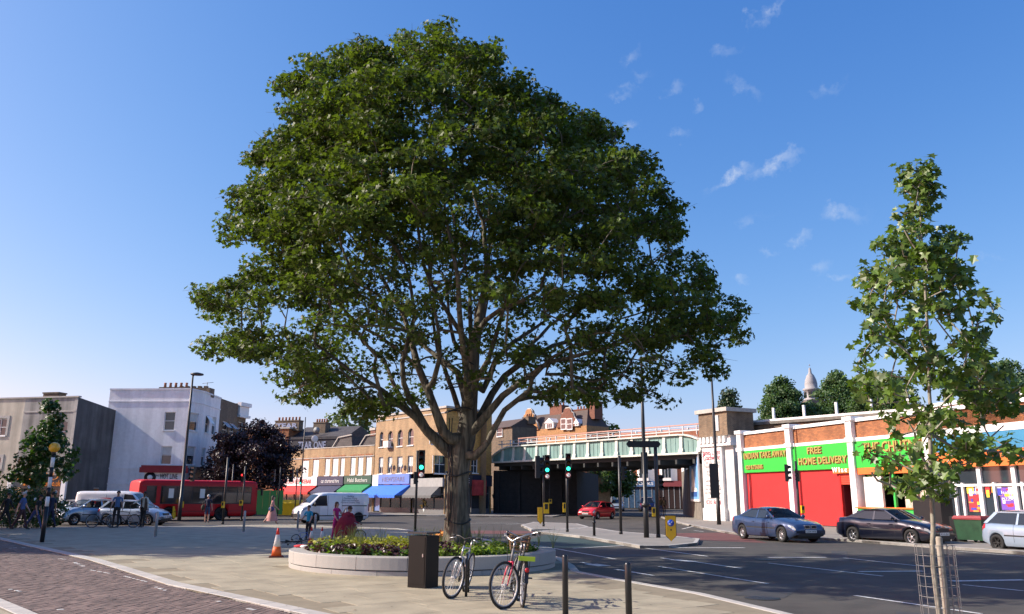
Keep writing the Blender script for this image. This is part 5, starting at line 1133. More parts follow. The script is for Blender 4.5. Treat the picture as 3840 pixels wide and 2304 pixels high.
# flowering bush beside the beige building
def bush(name,label,x0,x1,Y,h,n,leaf,flower=None):
    c=np.stack([rng.uniform(x0,x1,n),Y+rng.normal(size=n)*.7,rng.uniform(.15,h,n)],1); c[:,2]*=1-.35*np.abs((c[:,0]-(x0+x1)/2)/((x1-x0)/2))**3
    t=thing(name,label,'bush',((x0+x1)/2,Y,0)); b0=np.array([(x0+x1)/2,Y,0])
    P,nr,sz=clumps(c-b0,46,.4,.8,.5,(.06,.14)); stuff(put('foliage',leaves('foliage',P,nr,sz,leaf,LEAF3),t))
    mb=MB()
    for q in c[::4]-b0: mb.tube([(q[0]*.8,q[1]*.8,0),tuple(q)],[.02,.008],4,0,False)
    stuff(mb.build('stems',BARK2,t))
    if flower:
        k=rng.choice(len(P),90); P2=P[k]+nr[k]*.12; stuff(put('blossom',leaves('blossom',P2,nr[k]+[0,-1,0],np.full(90,.16),flower,LEAF3),t))
a=G(1,-40,1265);c=G(1,560,1265); 
bush('flowering_bush','large leafy bush dotted with white blossom beside the walking men at far left',a.x-1,(a.x+c.x)/2+1,a.y+.9,2.1,120,M('bush_leaf',(.05,.10,.025),.5,island=.35,trans=.25),M('blossom_white',(.75,.75,.7),.6))
bush('hedge_bush','low dense green bush between the white blossom bush and the silver car',(a.x+c.x)/2-1.5,c.x-1.1,a.y+1.2,1.8,70,MATS['bush_leaf'])
# street trees just outside the frame on the left; they throw the long shade across the plaza
proto=None
for i,(x,y) in enumerate([(-25,28.5),(-28.5,33),(-32,37.5),(-35,42.)]):
    if proto is None:
        proto=simple_tree('plane_tree','tall leafy plane tree at the left edge of the plaza, nearest to the camera',(x,y,0),[(3.6,1.5),(5,3.3),(8,4.1),(12,4.2),(15,3.4),(18,2.4),(20.5,.8)],55,300,L1,(.3,.5),BARK2,.28,1.0,group='plane trees along the plaza edge'); t=proto
    else:
        t=clone(proto); t.location=(x,y,0); t.rotation_euler=(0,0,i*1.9); t['label']=['','tall leafy plane tree second along the left edge of the plaza','tall leafy plane tree third along the left edge of the plaza','tall leafy plane tree farthest along the left edge of the plaza'][i]
# ---- young maple with stake and wire guard, right foreground
SY=8.7; LS=M('sapling_leaf',(.085,.145,.022),.4,var=.2,island=.4,trans=.34); BS=M('sapling_bark',(.24,.225,.18),.8,var=.3,vscale=9,bump=.4,bscale=25)
gx=V(15,1590,600,SY).x
t=thing('young_maple','slim young maple with pale trunk and big star leaves inside a wire guard','tree',(gx,SY,0)); b0=np.array([gx,SY,0])
tp=[(15,1655,1240),(15,1625,1000),(15,1600,800),(15,1590,600),(8,655,1250),(8,640,1000),(8,636,830),(8,630,500),(8,633,300),(16,440,1000),(16,436,800),(16,425,600),(16,410,380),(16,398,200),(16,392,60),(16,381,5)]
nodes=[np.array(V(*q,SY))-b0 for q in tp]; nodes[0][2]=max(nodes[0][2],.4); nodes=[nodes[0]*[1,1,0]]+nodes
rf=[.031,.030,.029,.028,.027,.026,.025,.024,.023,.021,.020,.018,.016,.013,.010,.007,.003]; par=list(range(-1,len(nodes)-1))
def bl(src,pts,r0,dy):
    prev=src
    for i,q in enumerate(pts):
        nodes.append(np.array(V(*q,SY+dy*(i+1)/len(pts)))-b0); par.append(prev); prev=len(nodes)-1; rf.append(r0*(1-.6*i/len(pts)))
bl(6,[(8,560,1040),(8,420,955),(8,300,915),(8,200,880),(8,150,815)],.02,-.25); bl(6,[(8,700,1000),(8,790,890),(8,860,810)],.02,-.3)
bl(7,[(8,560,680),(8,520,600),(8,500,480),(8,440,380)],.018,-.2); bl(9,[(8,560,330),(8,480,270),(8,400,230)],.015,.2); bl(8,[(8,900,650),(8,1120,530),(8,1230,430)],.014,.3); bl(9,[(8,520,250),(8,450,200)],.012,-.3)
SO=[(380,40),(440,45),(465,75),(478,180),(455,250),(475,320),(555,340),(550,385),(630,430),(668,510),(640,570),(705,640),(722,760),(690,830),(680,900),(760,960),(835,1000),(825,1100),(740,1135),(700,1100),(640,1150),(720,1200),(838,1260),(820,1320),(700,1330),(640,1360),(560,1330),(540,1420),(500,1475),(440,1430),(400,1420),(330,1450),(300,1400),(200,1370),(145,1420),(90,1240),(130,1220),(200,1290),(280,1300),(320,1200),(290,1100),(300,1060),(200,1070),(185,1010),(100,960),(20,965),(15,925),(100,930),(190,940),(280,930),(270,880),(210,860),(140,780),(118,650),(190,650),(130,590),(125,470),(200,450),(250,440),(218,370),(260,315),(315,300),(312,240),(350,190),(315,130)]
so_=np.array(SO,float); cl=[]
while len(cl)<480:
    x,y=rng.uniform(10,840),rng.uniform(40,1470) if rng.uniform()<.8 else rng.uniform(40,520)
    if not inside(SO,np.array([x]),np.array([y]))[0]: continue
    if 560<y<900 and (abs(x-330)<28 or abs(x-560)<22): continue
    hw=.75*min(1,(y-20)/700)+.1
    pc=np.array(V(16,x,y,SY+rng.uniform(-1,1)*hw))-b0
    for q_ in range(3): cl.append(pc+rng.normal(size=3)*[.07,.07,.06])
arr,pr,kd,rr=grow(nodes,par,rf,cl,rng,seg=.15,sag=.05,wander=.08,k=.3)
rr=np.minimum(rr,np.array(list(np.minimum(np.array(rf)*1.02,.05))+[.010]*(len(rr)-len(rf))))
mb=MB(); limbs_mesh(arr,pr,kd,np.maximum(rr*.95,.0022),mb); mb.build('trunk',BS,t)
P,nr,sz=clumps(np.array(cl),8,.13,.8,.5,(.065,.12)); nr=nr+np.array([-.25,-.35,0])
order=np.argsort(P[:,1]-.6*sz); big=order[:300]; rest=order[300:]
stuff(put('leaf_mass',leaves('leaf_mass',P[rest],nr[rest],sz[rest],LS,LEAF5),t))
Fm=frames(nr[big],rng.uniform(0,6.283,300)); lm=np_mesh('leaf',LEAF5[0],LEAF5[1],LS)
for i,q in enumerate(big):
    m=Matrix([list(r)+[0] for r in Fm[i]]+[[0,0,0,1]]); o=put('leaf',lm,t); o.matrix_local=Matrix.Translation(P[q])@m@Matrix.Scale(float(sz[q]),4)
gd=thing('tree_guard','cylindrical welded wire mesh guard round the young maple','tree guard',(gx+.02,SY,0)); mb=MB(); R_=.185
for i in range(14): a=6.283*i/14; mb.tube([(R_*math.cos(a),R_*math.sin(a),0),(R_*math.cos(a),R_*math.sin(a),1.22)],.0035,4,0,False)
for j in range(13): mb.tube([(R_*math.cos(a),R_*math.sin(a),.02+j*.1) for a in np.linspace(0,6.283,19)[:-1]],.003,4,0,False,True)
stuff(mb.build('wire_mesh',M('galvanised',(.22,.22,.22),.55,.6),gd))
p=V(15,1690,600,SY+.05); p2=V(15,1750,1240,SY+.05); k=Vector((p2.x-(p.x-p2.x)*.5,SY+.05,0)); st=thing('tree_stake','round weathered timber stake beside the young maple trunk','stake',(p2.x,SY+.1,0)); mb=MB(); mb.tube([(0,0,0),((p.x-p2.x)*.3,0,.8),((p.x-p2.x)*.55,0,1.28),((p.x-p2.x)*.55,0,1.30)],[.034,.034,.033,.026],10); mb.build('post',M('weathered_wood',(.33,.30,.25),.9,var=.3,vscale=12,stain=.3),st)
mb=MB(); mb.tube([(-.17,0,1.0),(-.05,.06,1.0),(.05,.02,1.0),(-.05,-.06,1.0)],.008,4,0,False,True); mb.build('tree_tie',RUBBER,st)
# ================================================================ VEHICLES
CARGL=M('car_glass',(.02,.025,.03),.03,var=0,glass=.93,spec=.9); DARKGL=M('tinted_glass',(.012,.015,.018),.06,var=0,spec=.5)
PLATE=M('plate_white',(.75,.75,.7),.5,var=0); PLATEY=M('plate_yellow',(.75,.55,.05),.5,var=0); CHROME=M('chrome',(.6,.6,.62),.15,1.,var=0)
HEADL=M('headlamp',(.38,.40,.42),.12,.3,var=.1); TAIL=M('tail_lamp',(.4,.01,.015),.2,var=0); TRIM=M('black_trim',(.018,.018,.019),.55,var=.1); ALLOY=M('alloy',(.5,.5,.52),.3,.7,var=.05); SEAT=M('seat_cloth',(.03,.03,.032),.9)
def paint(name,c,metal=.35): return M(name,c,.28,metal,var=.04,coat=.8,spec=.5)
def interp(tab,x):
    xs=[p[0] for p in tab]; return float(np.interp(x,xs,[p[1] for p in tab]))
class Car:
    def __init__(s,L,W,top,axles,r,zb=.20,taper=.11,pw=4,crown=.025,inset=.16,gh=None):
        s.__dict__.update(L=L,W=W,top=top,axles=axles,r=r,zb=zb,taper=taper,pw=pw,crown=crown,inset=inset,gh=gh); s.ra=r*1.14
    def hw(s,x): u=min(1,abs(x)/(s.L/2)); return s.W/2*(1-s.taper*u**s.pw-.05*u**14)
    def bot(s,x):
        z=s.zb+.12*max(0,abs(x)-(s.L/2-.35))/.35
        for a in s.axles:
            d=abs(x-a)
            if d<s.ra: z=max(z,s.r+math.sqrt(s.ra**2-d*d))
        return z
    def sec(s,x):
        zt=interp(s.top,x); zb=s.bot(x); w=s.hw(x); mx=zt-.03
        z=[zb,max(zb+.02,.30),max(zb+.04,.50),max(zb+.06,zt-.22),zt-.05,zt,zt+s.crown]; z=[min(q,zt-.004*(6-i)) if i<6 else q for i,q in enumerate(z)]
        return list(zip([w-.07,w-.015,w,w-.008,w-.05,w-s.inset,0],z))
    def pt(s,x,v,side):
        p=s.sec(x); i=min(5,int(v)); u=v-i; return Vector((x,side*(p[i][0]*(1-u)+p[i+1][0]*u),p[i][1]*(1-u)+p[i+1][1]*u))
    def nrm(s,x,v,side):
        a=s.pt(x+.02,v,side)-s.pt(x-.02,v,side); b=s.pt(x,min(6,v+.15),side)-s.pt(x,max(0,v-.15),side); n=a.cross(b)
        if n.y*side<0 or (abs(n.y)<1e-6 and n.z<0): n=-n
        return n.normalized()
    def patch(s,mb,x0,x1,v0,v1,side,off=.008,nx=5,nv=4,m=0,sl=0.):
        g=[];
        for i in range(nx+1):
            for j in range(nv+1):
                v=v0+(v1-v0)*j/nv; x=x0+(x1-x0)*i/nx+sl*(j/nv-.5); x=max(-s.L/2+.001,min(s.L/2-.001,x)); g.append(s.pt(x,v,side)+s.nrm(x,v,side)*off)
        k=nv+1; mb.add(g,[(i*k+j,(i+1)*k+j,(i+1)*k+j+1,i*k+j+1) for i in range(nx) for j in range(nv)],m,True)
    def shell(s,root,mat):
        xs=set(np.linspace(-s.L/2,s.L/2,34)); xs|={p[0] for p in s.top}
        for a in s.axles: xs|={a+s.ra*math.cos(t) for t in np.linspace(0,math.pi,13)}|{a+s.ra*1.004,a-s.ra*1.004}
        xs=sorted(x for x in xs if -s.L/2<=x<=s.L/2); mb=MB(); vs=[]; n=13
        for x in xs:
            p=s.sec(x); vs+=[(x,y,z) for y,z in p]+[(x,-y,z) for y,z in p[-2::-1]]
        fs=[];mi=[]
        for i in range(len(xs)-1):
            for j in range(n-1):
                f=(i*n+j,(i+1)*n+j,(i+1)*n+j+1,i*n+j+1)
                ins = s.gh and s.gh['x3']<(xs[i]+xs[i+1])/2<s.gh['x0'] and j in (5,6)
                mb.f.append(f); mb.mi.append(1 if ins else 0); mb.sm.append(True)
        mb.v=vs; k=(len(xs)-1)*n
        mb.f+= [tuple(range(n)),tuple(range(k+n-1,k-1,-1))]; mb.mi+=[0,0]; mb.sm+=[False,False]
        o=mb.build('body',[mat,TRIM],root)
        u=MB(); u.b2(-s.L/2+.15,s.L/2-.15,-s.W/2+.3,s.W/2-.3,s.zb-.04,min(.55,s.r*1.4)); u.build('underbody',TRIM,root); return o
def rim_mesh(r,n,mat_n='rim'):
    mb=MB(); R=r*.66; mb.lathe([(R,-.09),(R,.015),(R-.03,.02),(R-.035,-.03),(.02,-.05)],20,(0,0,0),'y',0)
    for i in range(n):
        a=6.283*i/n; mb.beam((.04*math.cos(a),.005,.04*math.sin(a)),((R-.02)*math.cos(a),.012,(R-.02)*math.sin(a)),.03 if n>7 else .06,.02)
    mb.lathe([(.06,-.03),(.06,.02),(.02,.026)],10,(0,0,0),'y',0); return mb
WH={}
def wheels(root,car,style,track=None):
    key=(round(car.r,3),style)
    if key not in WH:
        t=MB(); r=car.r; t.lathe([(r*.62,-.10),(r*.9,-.105),(r,-.075),(r,.075),(r*.9,.105),(r*.64,.095),(r*.62,.02)],24,(0,0,0),'y')
        n,mt=style; WH[key]=(t.mesh('wheel',RUBBER), rim_mesh(r,n).mesh('rim',[mt]))
    tm,rm=WH[key]; y=(track or car.W/2-.115)
    for a in car.axles:
        for sd in (1,-1):
            o=put('wheel',tm,root,(a,sd*y,car.r),(0,0,0 if sd>0 else math.pi)); put('rim',rm,o,(0,.03,0))
def greenhouse(root,car,mat,glass=CARGL,mid=None,quarter=True):
    g=car.gh; x0,x1,x2,x3,zr=g['x0'],g['x1'],g['x2'],g['x3'],g['zr']; hb=car.W/2-g.get('ib',.09); hr=car.W/2-g.get('ir',.27)
    zb=lambda x: interp(car.top,x)-.015
    mb=MB(); n=8; vs=[]
    for i in range(n+1):
        x=x2+(x1-x2)*i/n; u=2*i/n-1; z=zr-.05*u*u
        for j in range(9):
            q=j/4-1; vs.append((x,q*hr,z-.045*abs(q)**2.5))
    fs=[(i*9+j,(i+1)*9+j,(i+1)*9+j+1,i*9+j+1) for i in range(n) for j in range(8)]
    mb.add(vs,[f[::-1] for f in fs],0,True); mb.add([(a,b,c-.04) for a,b,c in vs],fs,1,True)
    ro=mb.build('roof',[mat,SEAT],root)
    zc=zr-.05-.045
    def pillar(xb,xt,w0,w1,side,name='pillar'):
        m=MB(); a=Vector((xb,side*hb,zb(xb))); b=Vector((xt,side*hr,zc+.01)); 
        m.prism([a+Vector((-w0/2,0,0)),a+Vector((w0/2,0,0)),b+Vector((w1/2,0,0)),b+Vector((-w1/2,0,0))],(0,-side*.04,0)); m.build(name,mat,root)
    md=mid if mid is not None else (x0+x3)/2-.1
    for sd in (1,-1):
        pillar(x0-.03,x1,.07,.07,sd); pillar(md,md-.02,.09,.07,sd); pillar(x3+.06 if quarter else x3+.1,x2,.16,.18,sd)
        m=MB(); m.beam((x1,sd*hr,zc),(x2,sd*hr,zc),.05,.05); m.build('roof_rail',mat,root)
        for (a,b,ta,tb) in ((x0-.06,md+.045,x1-.035,md+.015),(md-.045,x3+.14,md-.055,x2+.09)):
            m=MB(); o=.006; m.add([(a,sd*(hb-o),zb(a)+.01),(b,sd*(hb-o),zb(b)+.01),(tb,sd*(hr-o),zc-.01),(ta,sd*(hr-o),zc-.01)],[(0,1,2,3)]); m.build('side_window',glass,root)
    for (nm,xb,xt) in (('windscreen',x0,x1),('rear_window',x3,x2)):
        m=MB(); vs=[]; bul=.10 if nm=='windscreen' else -.06
        for j in range(7):
            q=j/3-1; vs.append((xb+bul*(1-q*q),q*(hb-.03),zb(xb)+.005)); vs.append((xt+bul*.4*(1-q*q),q*(hr-.03),zc+.01+.03*(1-q*q)))
        m.add(vs,[(2*j,2*j+2,2*j+3,2*j+1) for j in range(6)],0,True); m.build(nm,glass,root)
    zt=interp(car.top,md)
    seat=MB(); seat.box((0,0,0),(.14,.46,.62),0,0,.85); seat=seat.mesh('seat',SEAT)
    for x in (md+.05,md-.85):
        for y in (-.36,.36): put('seat',seat,root,(x,y,zt+.02),(0,-.2,0))
    m=MB(); m.tube([(x0-.45+.04*math.sin(a),-.36+.18*math.cos(a),zt+.08+.17*math.sin(a)) for a in np.linspace(0,6.28,13)[:-1]],.015,5,0,False,True); m.build('steering_wheel',TRIM,root)
def details(root,car,mat,facing=True,kidney=False,plate='LS54 HFB',hl=(1.96,2.19,3.2,3.75),doors=(),mirror=True,rearplate=None,tl=None,grille=True,bumper=None):
    for sd in (1,-1):
        m=MB(); car.patch(m,hl[0],hl[1],hl[2],hl[3],sd,.007,6,4); m.build('headlight',HEADL,root)
        t=tl or (-car.L/2+.01,-car.L/2+.22,3.1,4.1); m=MB(); car.patch(m,t[0],t[1],t[2],t[3],sd,.007,4,4); m.build('tail_light',TAIL,root)
        for i,x in enumerate(doors):
            m=MB(); car.patch(m,x-.006,x+.006,1.2,4.95,sd,.003,1,8); m.build('door_gap',TRIM,root)
            if i<len(doors)-1:
                p=car.pt(x-.16 if True else x,3.3,sd); m=MB(); m.box((p.x,p.y+sd*.012,p.z),(.16,.03,.03)); m.build('door_handle',mat,root)
        m=MB(); car.patch(m,car.axles[1]+car.ra+.02,car.axles[0]-car.ra-.02,2.15,2.35,sd,.008,4,1); m.build('side_strip',TRIM if bumper is None else bumper,root)
        if mirror:
            p=Vector((car.gh['x0']-.22,sd*(car.W/2-.02),interp(car.top,car.gh['x0'])+.06)); m=MB(); m.sphere((p.x,p.y+sd*.06,p.z),(.07,.10,.07),10); m.build('door_mirror',mat,root)
    xf=car.L/2; w=car.hw(xf)*2
    m=MB(); m.b2(xf-.02,xf+.025,-.27,.27,.40,.51); pl=m.build('number_plate',PLATE,root)
    text(plate,pl,(xf+.028,0,.42),.075,BLACK,rot=(math.pi/2,0,math.pi/2),width=.46,depth=.001)
    m=MB(); m.b2(xf-.03,xf+.012,-w/2+.12,w/2-.12,.26,.38); m.build('lower_grille',TRIM,root)
    if kidney:
        for sd in (1,-1):
            m=MB(); m.b2(xf-.12,xf+.005,sd*.16-.13,sd*.16+.13,.56,.70); k=m.build('kidney_grille',CHROME,root); m=MB(); m.b2(xf-.1,xf+.012,sd*.16-.11,sd*.16+.11,.575,.685); m.build('grille_slats',TRIM,k)
    elif grille: m=MB(); m.b2(xf-.1,xf+.01,-.3,.3,.58,.68); m.build('grille',TRIM,root)
    m=MB(); m.b2(-car.L/2-.02,-car.L/2+.02,-.27,.27,.62,.73); pr=m.build('rear_plate',PLATEY,root)
def place(k,rear,front,W,side,z=RZ):
    r=G(k,*rear,z); f_=G(k,*front,z); d=(f_-r).normalized(); ln=Vector((-d.y,d.x,0)); c=(r+f_)/2-ln*side*(W/2-.1)
    return (c.x,c.y,z), math.atan2(d.y,d.x)
SAL=[(-2.235,.60),(-2.2,.92),(-2.1,1.0),(-1.4,1.03),(-.9,.97),(.5,.955),(.85,.975),(1.3,.92),(1.8,.83),(2.1,.74),(2.2,.64),(2.235,.50)]
HAT=[(-1.86,.60),(-1.83,.88),(-1.7,.98),(-1.2,.97),(0,.94),(.75,.96),(.95,.97),(1.3,.90),(1.65,.76),(1.82,.62),(1.86,.50)]
def saloon(name,label,loc,rz,col,plate,rims,kidney=False,sc=(1,1,1),glass=CARGL,cat='car',group=None,**kw):
    c=Car(4.47,1.74,SAL,(1.40,-1.33),.315,gh=dict(x0=.92,x1=.12,x2=-.85,x3=-1.62,zr=1.42)); t=thing(name,label,cat,loc,rz,group); t.scale=sc
    c.shell(t,col); greenhouse(t,c,col,glass,-.3); wheels(t,c,rims); details(t,c,col,kidney=kidney,plate=plate,doors=(.72,-.32,-1.18),**kw); return t
def hatch(name,label,loc,rz,col,plate,rims,doors=(.75,-.45),sc=(1,1,1),glass=CARGL,group=None,zr=1.44,**kw):
    c=Car(3.72,1.62,HAT,(1.18,-1.18),.29,gh=dict(x0=.98,x1=.22,x2=-1.25,x3=-1.72,zr=zr)); t=thing(name,label,'car',loc,rz,group); t.scale=sc
    c.shell(t,col); greenhouse(t,c,col,glass,-.35,quarter=False); wheels(t,c,rims); details(t,c,col,plate=plate,hl=(1.58,1.82,3.2,4.1),doors=doors,**kw); return t
loc,rz=place(7,(195,1357),(508,1383),1.74,-1); saloon('parked_car','metallic blue saloon with twin kidney grille and silver alloy wheels by the red wall',loc,rz,paint('blue_metal',(.035,.062,.135)),'LS54 HFB',(10,ALLOY),True)
loc,rz=place(15,(880,552),(1335,580),1.74,-1); saloon('parked_car','dark navy saloon with five spoke wheels in front of the green counter',loc,rz,paint('navy_metal',(.007,.010,.024)),'R315 JRA',(5,ALLOY),sc=(1.02,1,1))
p=G(15,2240,640,RZ); d=Vector((.31,-.951,0)); ln=Vector((-d.y,d.x,0)); c=p+d*1.18+ln*.7; hatch('parked_car','pale silver blue hatchback cut off by the right edge of the picture',(c.x,c.y,RZ),math.atan2(d.y,d.x),paint('silver_blue',(.34,.42,.52)),'P829 GKL',(6,TRIM),group=None)
loc,rz=place(11,(1120,376),(695,388),1.74,1); hatch('parked_car','silver blue hatchback facing left behind the two cyclists',loc,rz,paint('silver_metal',(.36,.42,.48)),'KT03 XEB',(7,ALLOY),sc=(1.12,1.06,1.06),doors=(.75,-.45,-1.2))
p=V(11,1300,300,50.5); hatch('parked_car','pale blue car facing right half hidden behind the man in the waistcoat',(p.x,p.y,RZ),-.1,paint('pale_blue',(.30,.38,.50)),'LB51 OWF',(7,ALLOY),sc=(1.08,1.05,1.02))
p=V(1,565,1100,56); saloon('parked_car','white saloon half hidden behind the bushes at far left',(p.x,p.y,RZ),math.pi+.05,paint('white_car',(.7,.71,.7),0),'Y482 TRM',(7,ALLOY),sc=(.95,1,1))
p=V(5,738,900,70.5); rd=paint('red_car',(.52,.015,.02),0); hatch('red_car','small bright red hatchback coming out from under the bridge',(p.x,p.y,RZ),-math.pi/2-.62,rd,'HV04 KPU',(6,ALLOY),sc=(1.05,1.05,1.02))
p=G(5,880,915,RZ); hatch('queued_car','silver nosed car with dark windscreen queued behind the red hatchback',(p.x+.6,p.y+1.5,RZ),-math.pi/2-.18,paint('silver_metal',()),'W319 DLX',(6,ALLOY),glass=DARKGL,sc=(1.05,1.08,1.05))
p=G(5,990,888,RZ); saloon('queued_car','dark navy saloon third in the queue under the bridge',(p.x,p.y+2,RZ),-math.pi/2-.15,paint('navy_metal',()),'V27 HJO',(5,ALLOY),glass=DARKGL)
p=G(5,1085,872,RZ); saloon('queued_car','silver saloon seen between the lamp column and the dark queue under the bridge',(p.x,p.y+2,RZ),-math.pi/2+.3,paint('silver_metal',()),'X91 RUC',(5,ALLOY),glass=DARKGL)
p=G(5,1170,918,RZ); hatch('queued_car','dark blue people carrier driving away beside the lamp column under the bridge',(p.x,p.y+2.2,RZ),math.pi/2-.1,paint('deep_blue',(.012,.02,.09)),'T74 MBK',(6,TRIM),glass=DARKGL,sc=(1.2,1.2,1.15),zr=1.62)
p=G(5,1330,862,RZ); saloon('queued_car','pale blue car at the right end of the view under the bridge',(p.x,p.y+3,RZ),-math.pi/2+.9,paint('pale_blue',()),'S66 NWA',(5,ALLOY),glass=DARKGL)
# ---- white panel van
def van(label,loc,rz,mat,lines=(),logo=False,sc=(1,1,1)):
    top=[(-2.39,.55),(-2.385,1.75),(-2.34,1.93),(-2.2,1.96),(.6,1.97),(.95,1.93),(1.15,1.84),(1.75,1.28),(1.9,1.16),(2.2,1.04),(2.34,.88),(2.39,.6)]
    c=Car(4.78,1.90,top,(1.46,-1.64),.325,taper=.06,pw=6,inset=.2,gh=None); t=thing('panel_van',label,'van',loc,rz); t.scale=sc
    c.shell(t,mat); wheels(t,c,(6,TRIM)); c.gh=dict(x0=1.55)
    m=MB(); c.patch(m,1.17,1.74,5.05,6,1,.008,6,4); c.patch(m,1.17,1.74,5.05,6,-1,.008,6,4); m.build('windscreen',DARKGL,t)
    for sd in (1,-1):
        m=MB(); pts=[(.62,1.12),(1.72,1.12),(1.22,1.74),(.70,1.80)]; y=sd*(.957); m.add([(x,sd*(c.hw(1.2)+.012),z) for x,z in pts],[(0,1,2,3)]); m.build('cab_window',DARKGL,t)
        m=MB(); c.patch(m,2.0,2.36,3.1,4.5,sd,.008,5,4); m.build('headlight',HEADL,t); m=MB(); m.b2(-2.41,-2.36,sd*.82-.07,sd*.82+.07,.75,1.25); m.build('tail_light',TAIL,t)
        for x in (.58,-.42): m=MB(); y=sd*c.hw(x); m.b2(x-.006,x+.006,min(y,y+sd*.005),max(y,y+sd*.005),.45,1.78); m.build('door_gap',TRIM,t)
        y=sd*c.hw(-1); m=MB(); m.b2(-2.2,-.4,min(y+sd*.001,y+sd*.006),max(y+sd*.001,y+sd*.006),1.10,1.15); m.build('door_rail',TRIM,t)
        m=MB(); m.b2(-2.2,2.1,min(y-.01*sd,y+sd*.012),max(y-.01*sd,y+sd*.012),.46,.52); m.build('side_strip',TRIM,t)
        m=MB(); m.sphere((1.5,sd*1.06,1.22),(.08,.1,.15),8); m.build('door_mirror',TRIM,t)
    m=MB(); m.b2(-2.43,-2.36,-.8,.8,.42,.66); m.build('rear_bumper',TRIM,t); m=MB(); m.b2(2.28,2.42,-.8,.8,.36,.6); m.build('front_bumper',TRIM,t); m=MB(); m.b2(2.40,2.43,-.27,.27,.62,.73); m.build('number_plate',PLATE,t)
    for i,(s,w_) in enumerate(lines): text(s,t,(-.95-0,c.hw(-1)+.004,1.70-.135*i),.105,M('van_lettering',(.04,.05,.12),.5),rot=(math.pi/2,0,math.pi),width=w_,depth=.001)
    if logo:
        m=MB(); m.prism([(-.75-.75*math.cos(a)*.9,-(c.hw(-1)+.004),1.38+.16*math.sin(a)-.1*math.cos(a)) for a in np.linspace(0,6.28,17)[:-1]],(0,-.003,0)); m.build('logo',M('logo_red',(.6,.02,.03),.5),t); m=MB(); m.b2(-1.2,.1,-(c.hw(-1)+.011),-(c.hw(-1)+.008),1.36,1.40); m.build('logo_bar',WHITE,t)
    return t
WV=paint('white_van',(.72,.73,.75),0)
loc,rz=place(12,(1050,364),(460,372),1.9,1); vn=van('white panel van with lettered side driving left past the terrace shops',loc,rz,WV,[('- Building',.55),('- Partition Fitting',1.0),('- Bathroom Installation',1.25),('- Kitchen & Ceramic Tiling',1.4)])
m=MB(); m.sphere((.98,.3,1.42),(.1,.09,.13),8); m.build('headrest',SEAT,vn)
p=V(11,1150,200,53.5); van('white delivery van with red tail lamp and red swoosh behind the silver car',(p.x,p.y,RZ),.02,WV,logo=True)
# ---- red single-decker bus
r=V(2,150,1190,58.6); f_=V(2,577,1190,61.0); r.z=f_.z=RZ; d=(f_-r).normalized(); q=(f_-r).length; Lb=q*1.72; mid=(r+f_)/2; ln=Vector((-d.y,d.x,0))
xr,xf=V(2,-110,1190,57.15),V(2,872,1190,62.65); xr.z=xf.z=RZ; ctr=(xr+xf)/2+ln*1.15; Lb=(xf-xr).dot(d)
c=Car(Lb,2.4,[(-Lb/2,.9),(-Lb/2+.02,2.6),(-Lb/2+.08,2.72),(-Lb/2+.3,2.78),(Lb/2-.3,2.78),(Lb/2-.08,2.74),(Lb/2-.02,2.6),(Lb/2,.9)],((f_-ctr).dot(d),(r-ctr).dot(d)),.46,zb=.28,taper=.03,pw=12,inset=.22,crown=.04)
t=thing('red_bus','red single decker bus with dark windows waiting at the lights','bus',(ctr.x,ctr.y,RZ),math.atan2(d.y,d.x)); BR=M('bus_red',(.47,.008,.014),.45,var=.04,spec=.3); c.shell(t,BR); wheels(t,c,(6,TRIM),1.05)
n=7; x0=-Lb/2+.35; x1=Lb/2-.5; wl=(x1-x0)/n
for sd in (1,-1):
    for i in range(n):
        a=x0+wl*i+.035;b_=x0+wl*(i+1)-.035; zl=1.2; y=sd*1.2
        if i==0: a+=.1; b_-=.25
        m=MB(); m.b2(a,b_,min(y,y+sd*.012),max(y,y+sd*.012),zl,2.36); w_=m.build('side_window',DARKGL,t)
        m=MB(); m.b2(a+.03,b_-.03,min(y,y+sd*.016),max(y,y+sd*.016),1.96,2.0); m.build('window_bar',TRIM,w_)
        if i in (1,3): m=MB(); m.b2(a+.5,a+.85,min(y,y+sd*.017),max(y,y+sd*.017),1.55,2.2); m.build('notice',PLATE,w_)
    m=MB(); y=sd*1.2; m.b2(x0+wl,x1,min(y,y+sd*.006),max(y,y+sd*.006),1.14,2.355); m.build('window_band',TRIM,t)
    m=MB(); y=sd*1.2; m.b2(-Lb/2+.1,Lb/2-.1,min(y,y+sd*.01),max(y,y+sd*.01),.62,.65); m.build('side_strip',TRIM,t)
    m=MB(); y=sd*1.185; m.b2(-Lb/2+.2,Lb/2-.2,min(y,y+sd*.018),max(y,y+sd*.018),2.36,2.42); m.build('cant_rail',M('bus_dark_red',(.3,.008,.012),.4),t)
m=MB(); m.b2(Lb/2-.005,Lb/2+.03,-1.05,1.05,1.15,2.3); m.build('windscreen',DARKGL,t)
m=MB(); m.b2(Lb/2-.08,Lb/2+.05,-.8,.8,2.36,2.72); db=m.build('destination_box',BLACK,t); text('45',db,(Lb/2+.052,.4,2.44),.2,M('blind_yellow',(.6,.7,.2),.5),rot=(math.pi/2,0,math.pi/2),width=.3,depth=.002)
for sd in (1,-1): m=MB(); m.lathe([(.12,0),(.12,.03)],10,(Lb/2,sd*.9,.8),'x'); m.build('headlight',HEADL,t)
m=MB(); m.b2(Lb/2-.1,Lb/2+.06,-1.1,1.1,.32,.6); m.build('front_bumper',TRIM,t); m=MB(); m.tube([(Lb/2-.1,-1.15,2.3),(Lb/2+.25,-1.3,2.2)],.03,5); m.box((Lb/2+.25,-1.32,1.95),(.08,.2,.4)); m.build('mirror',TRIM,t)

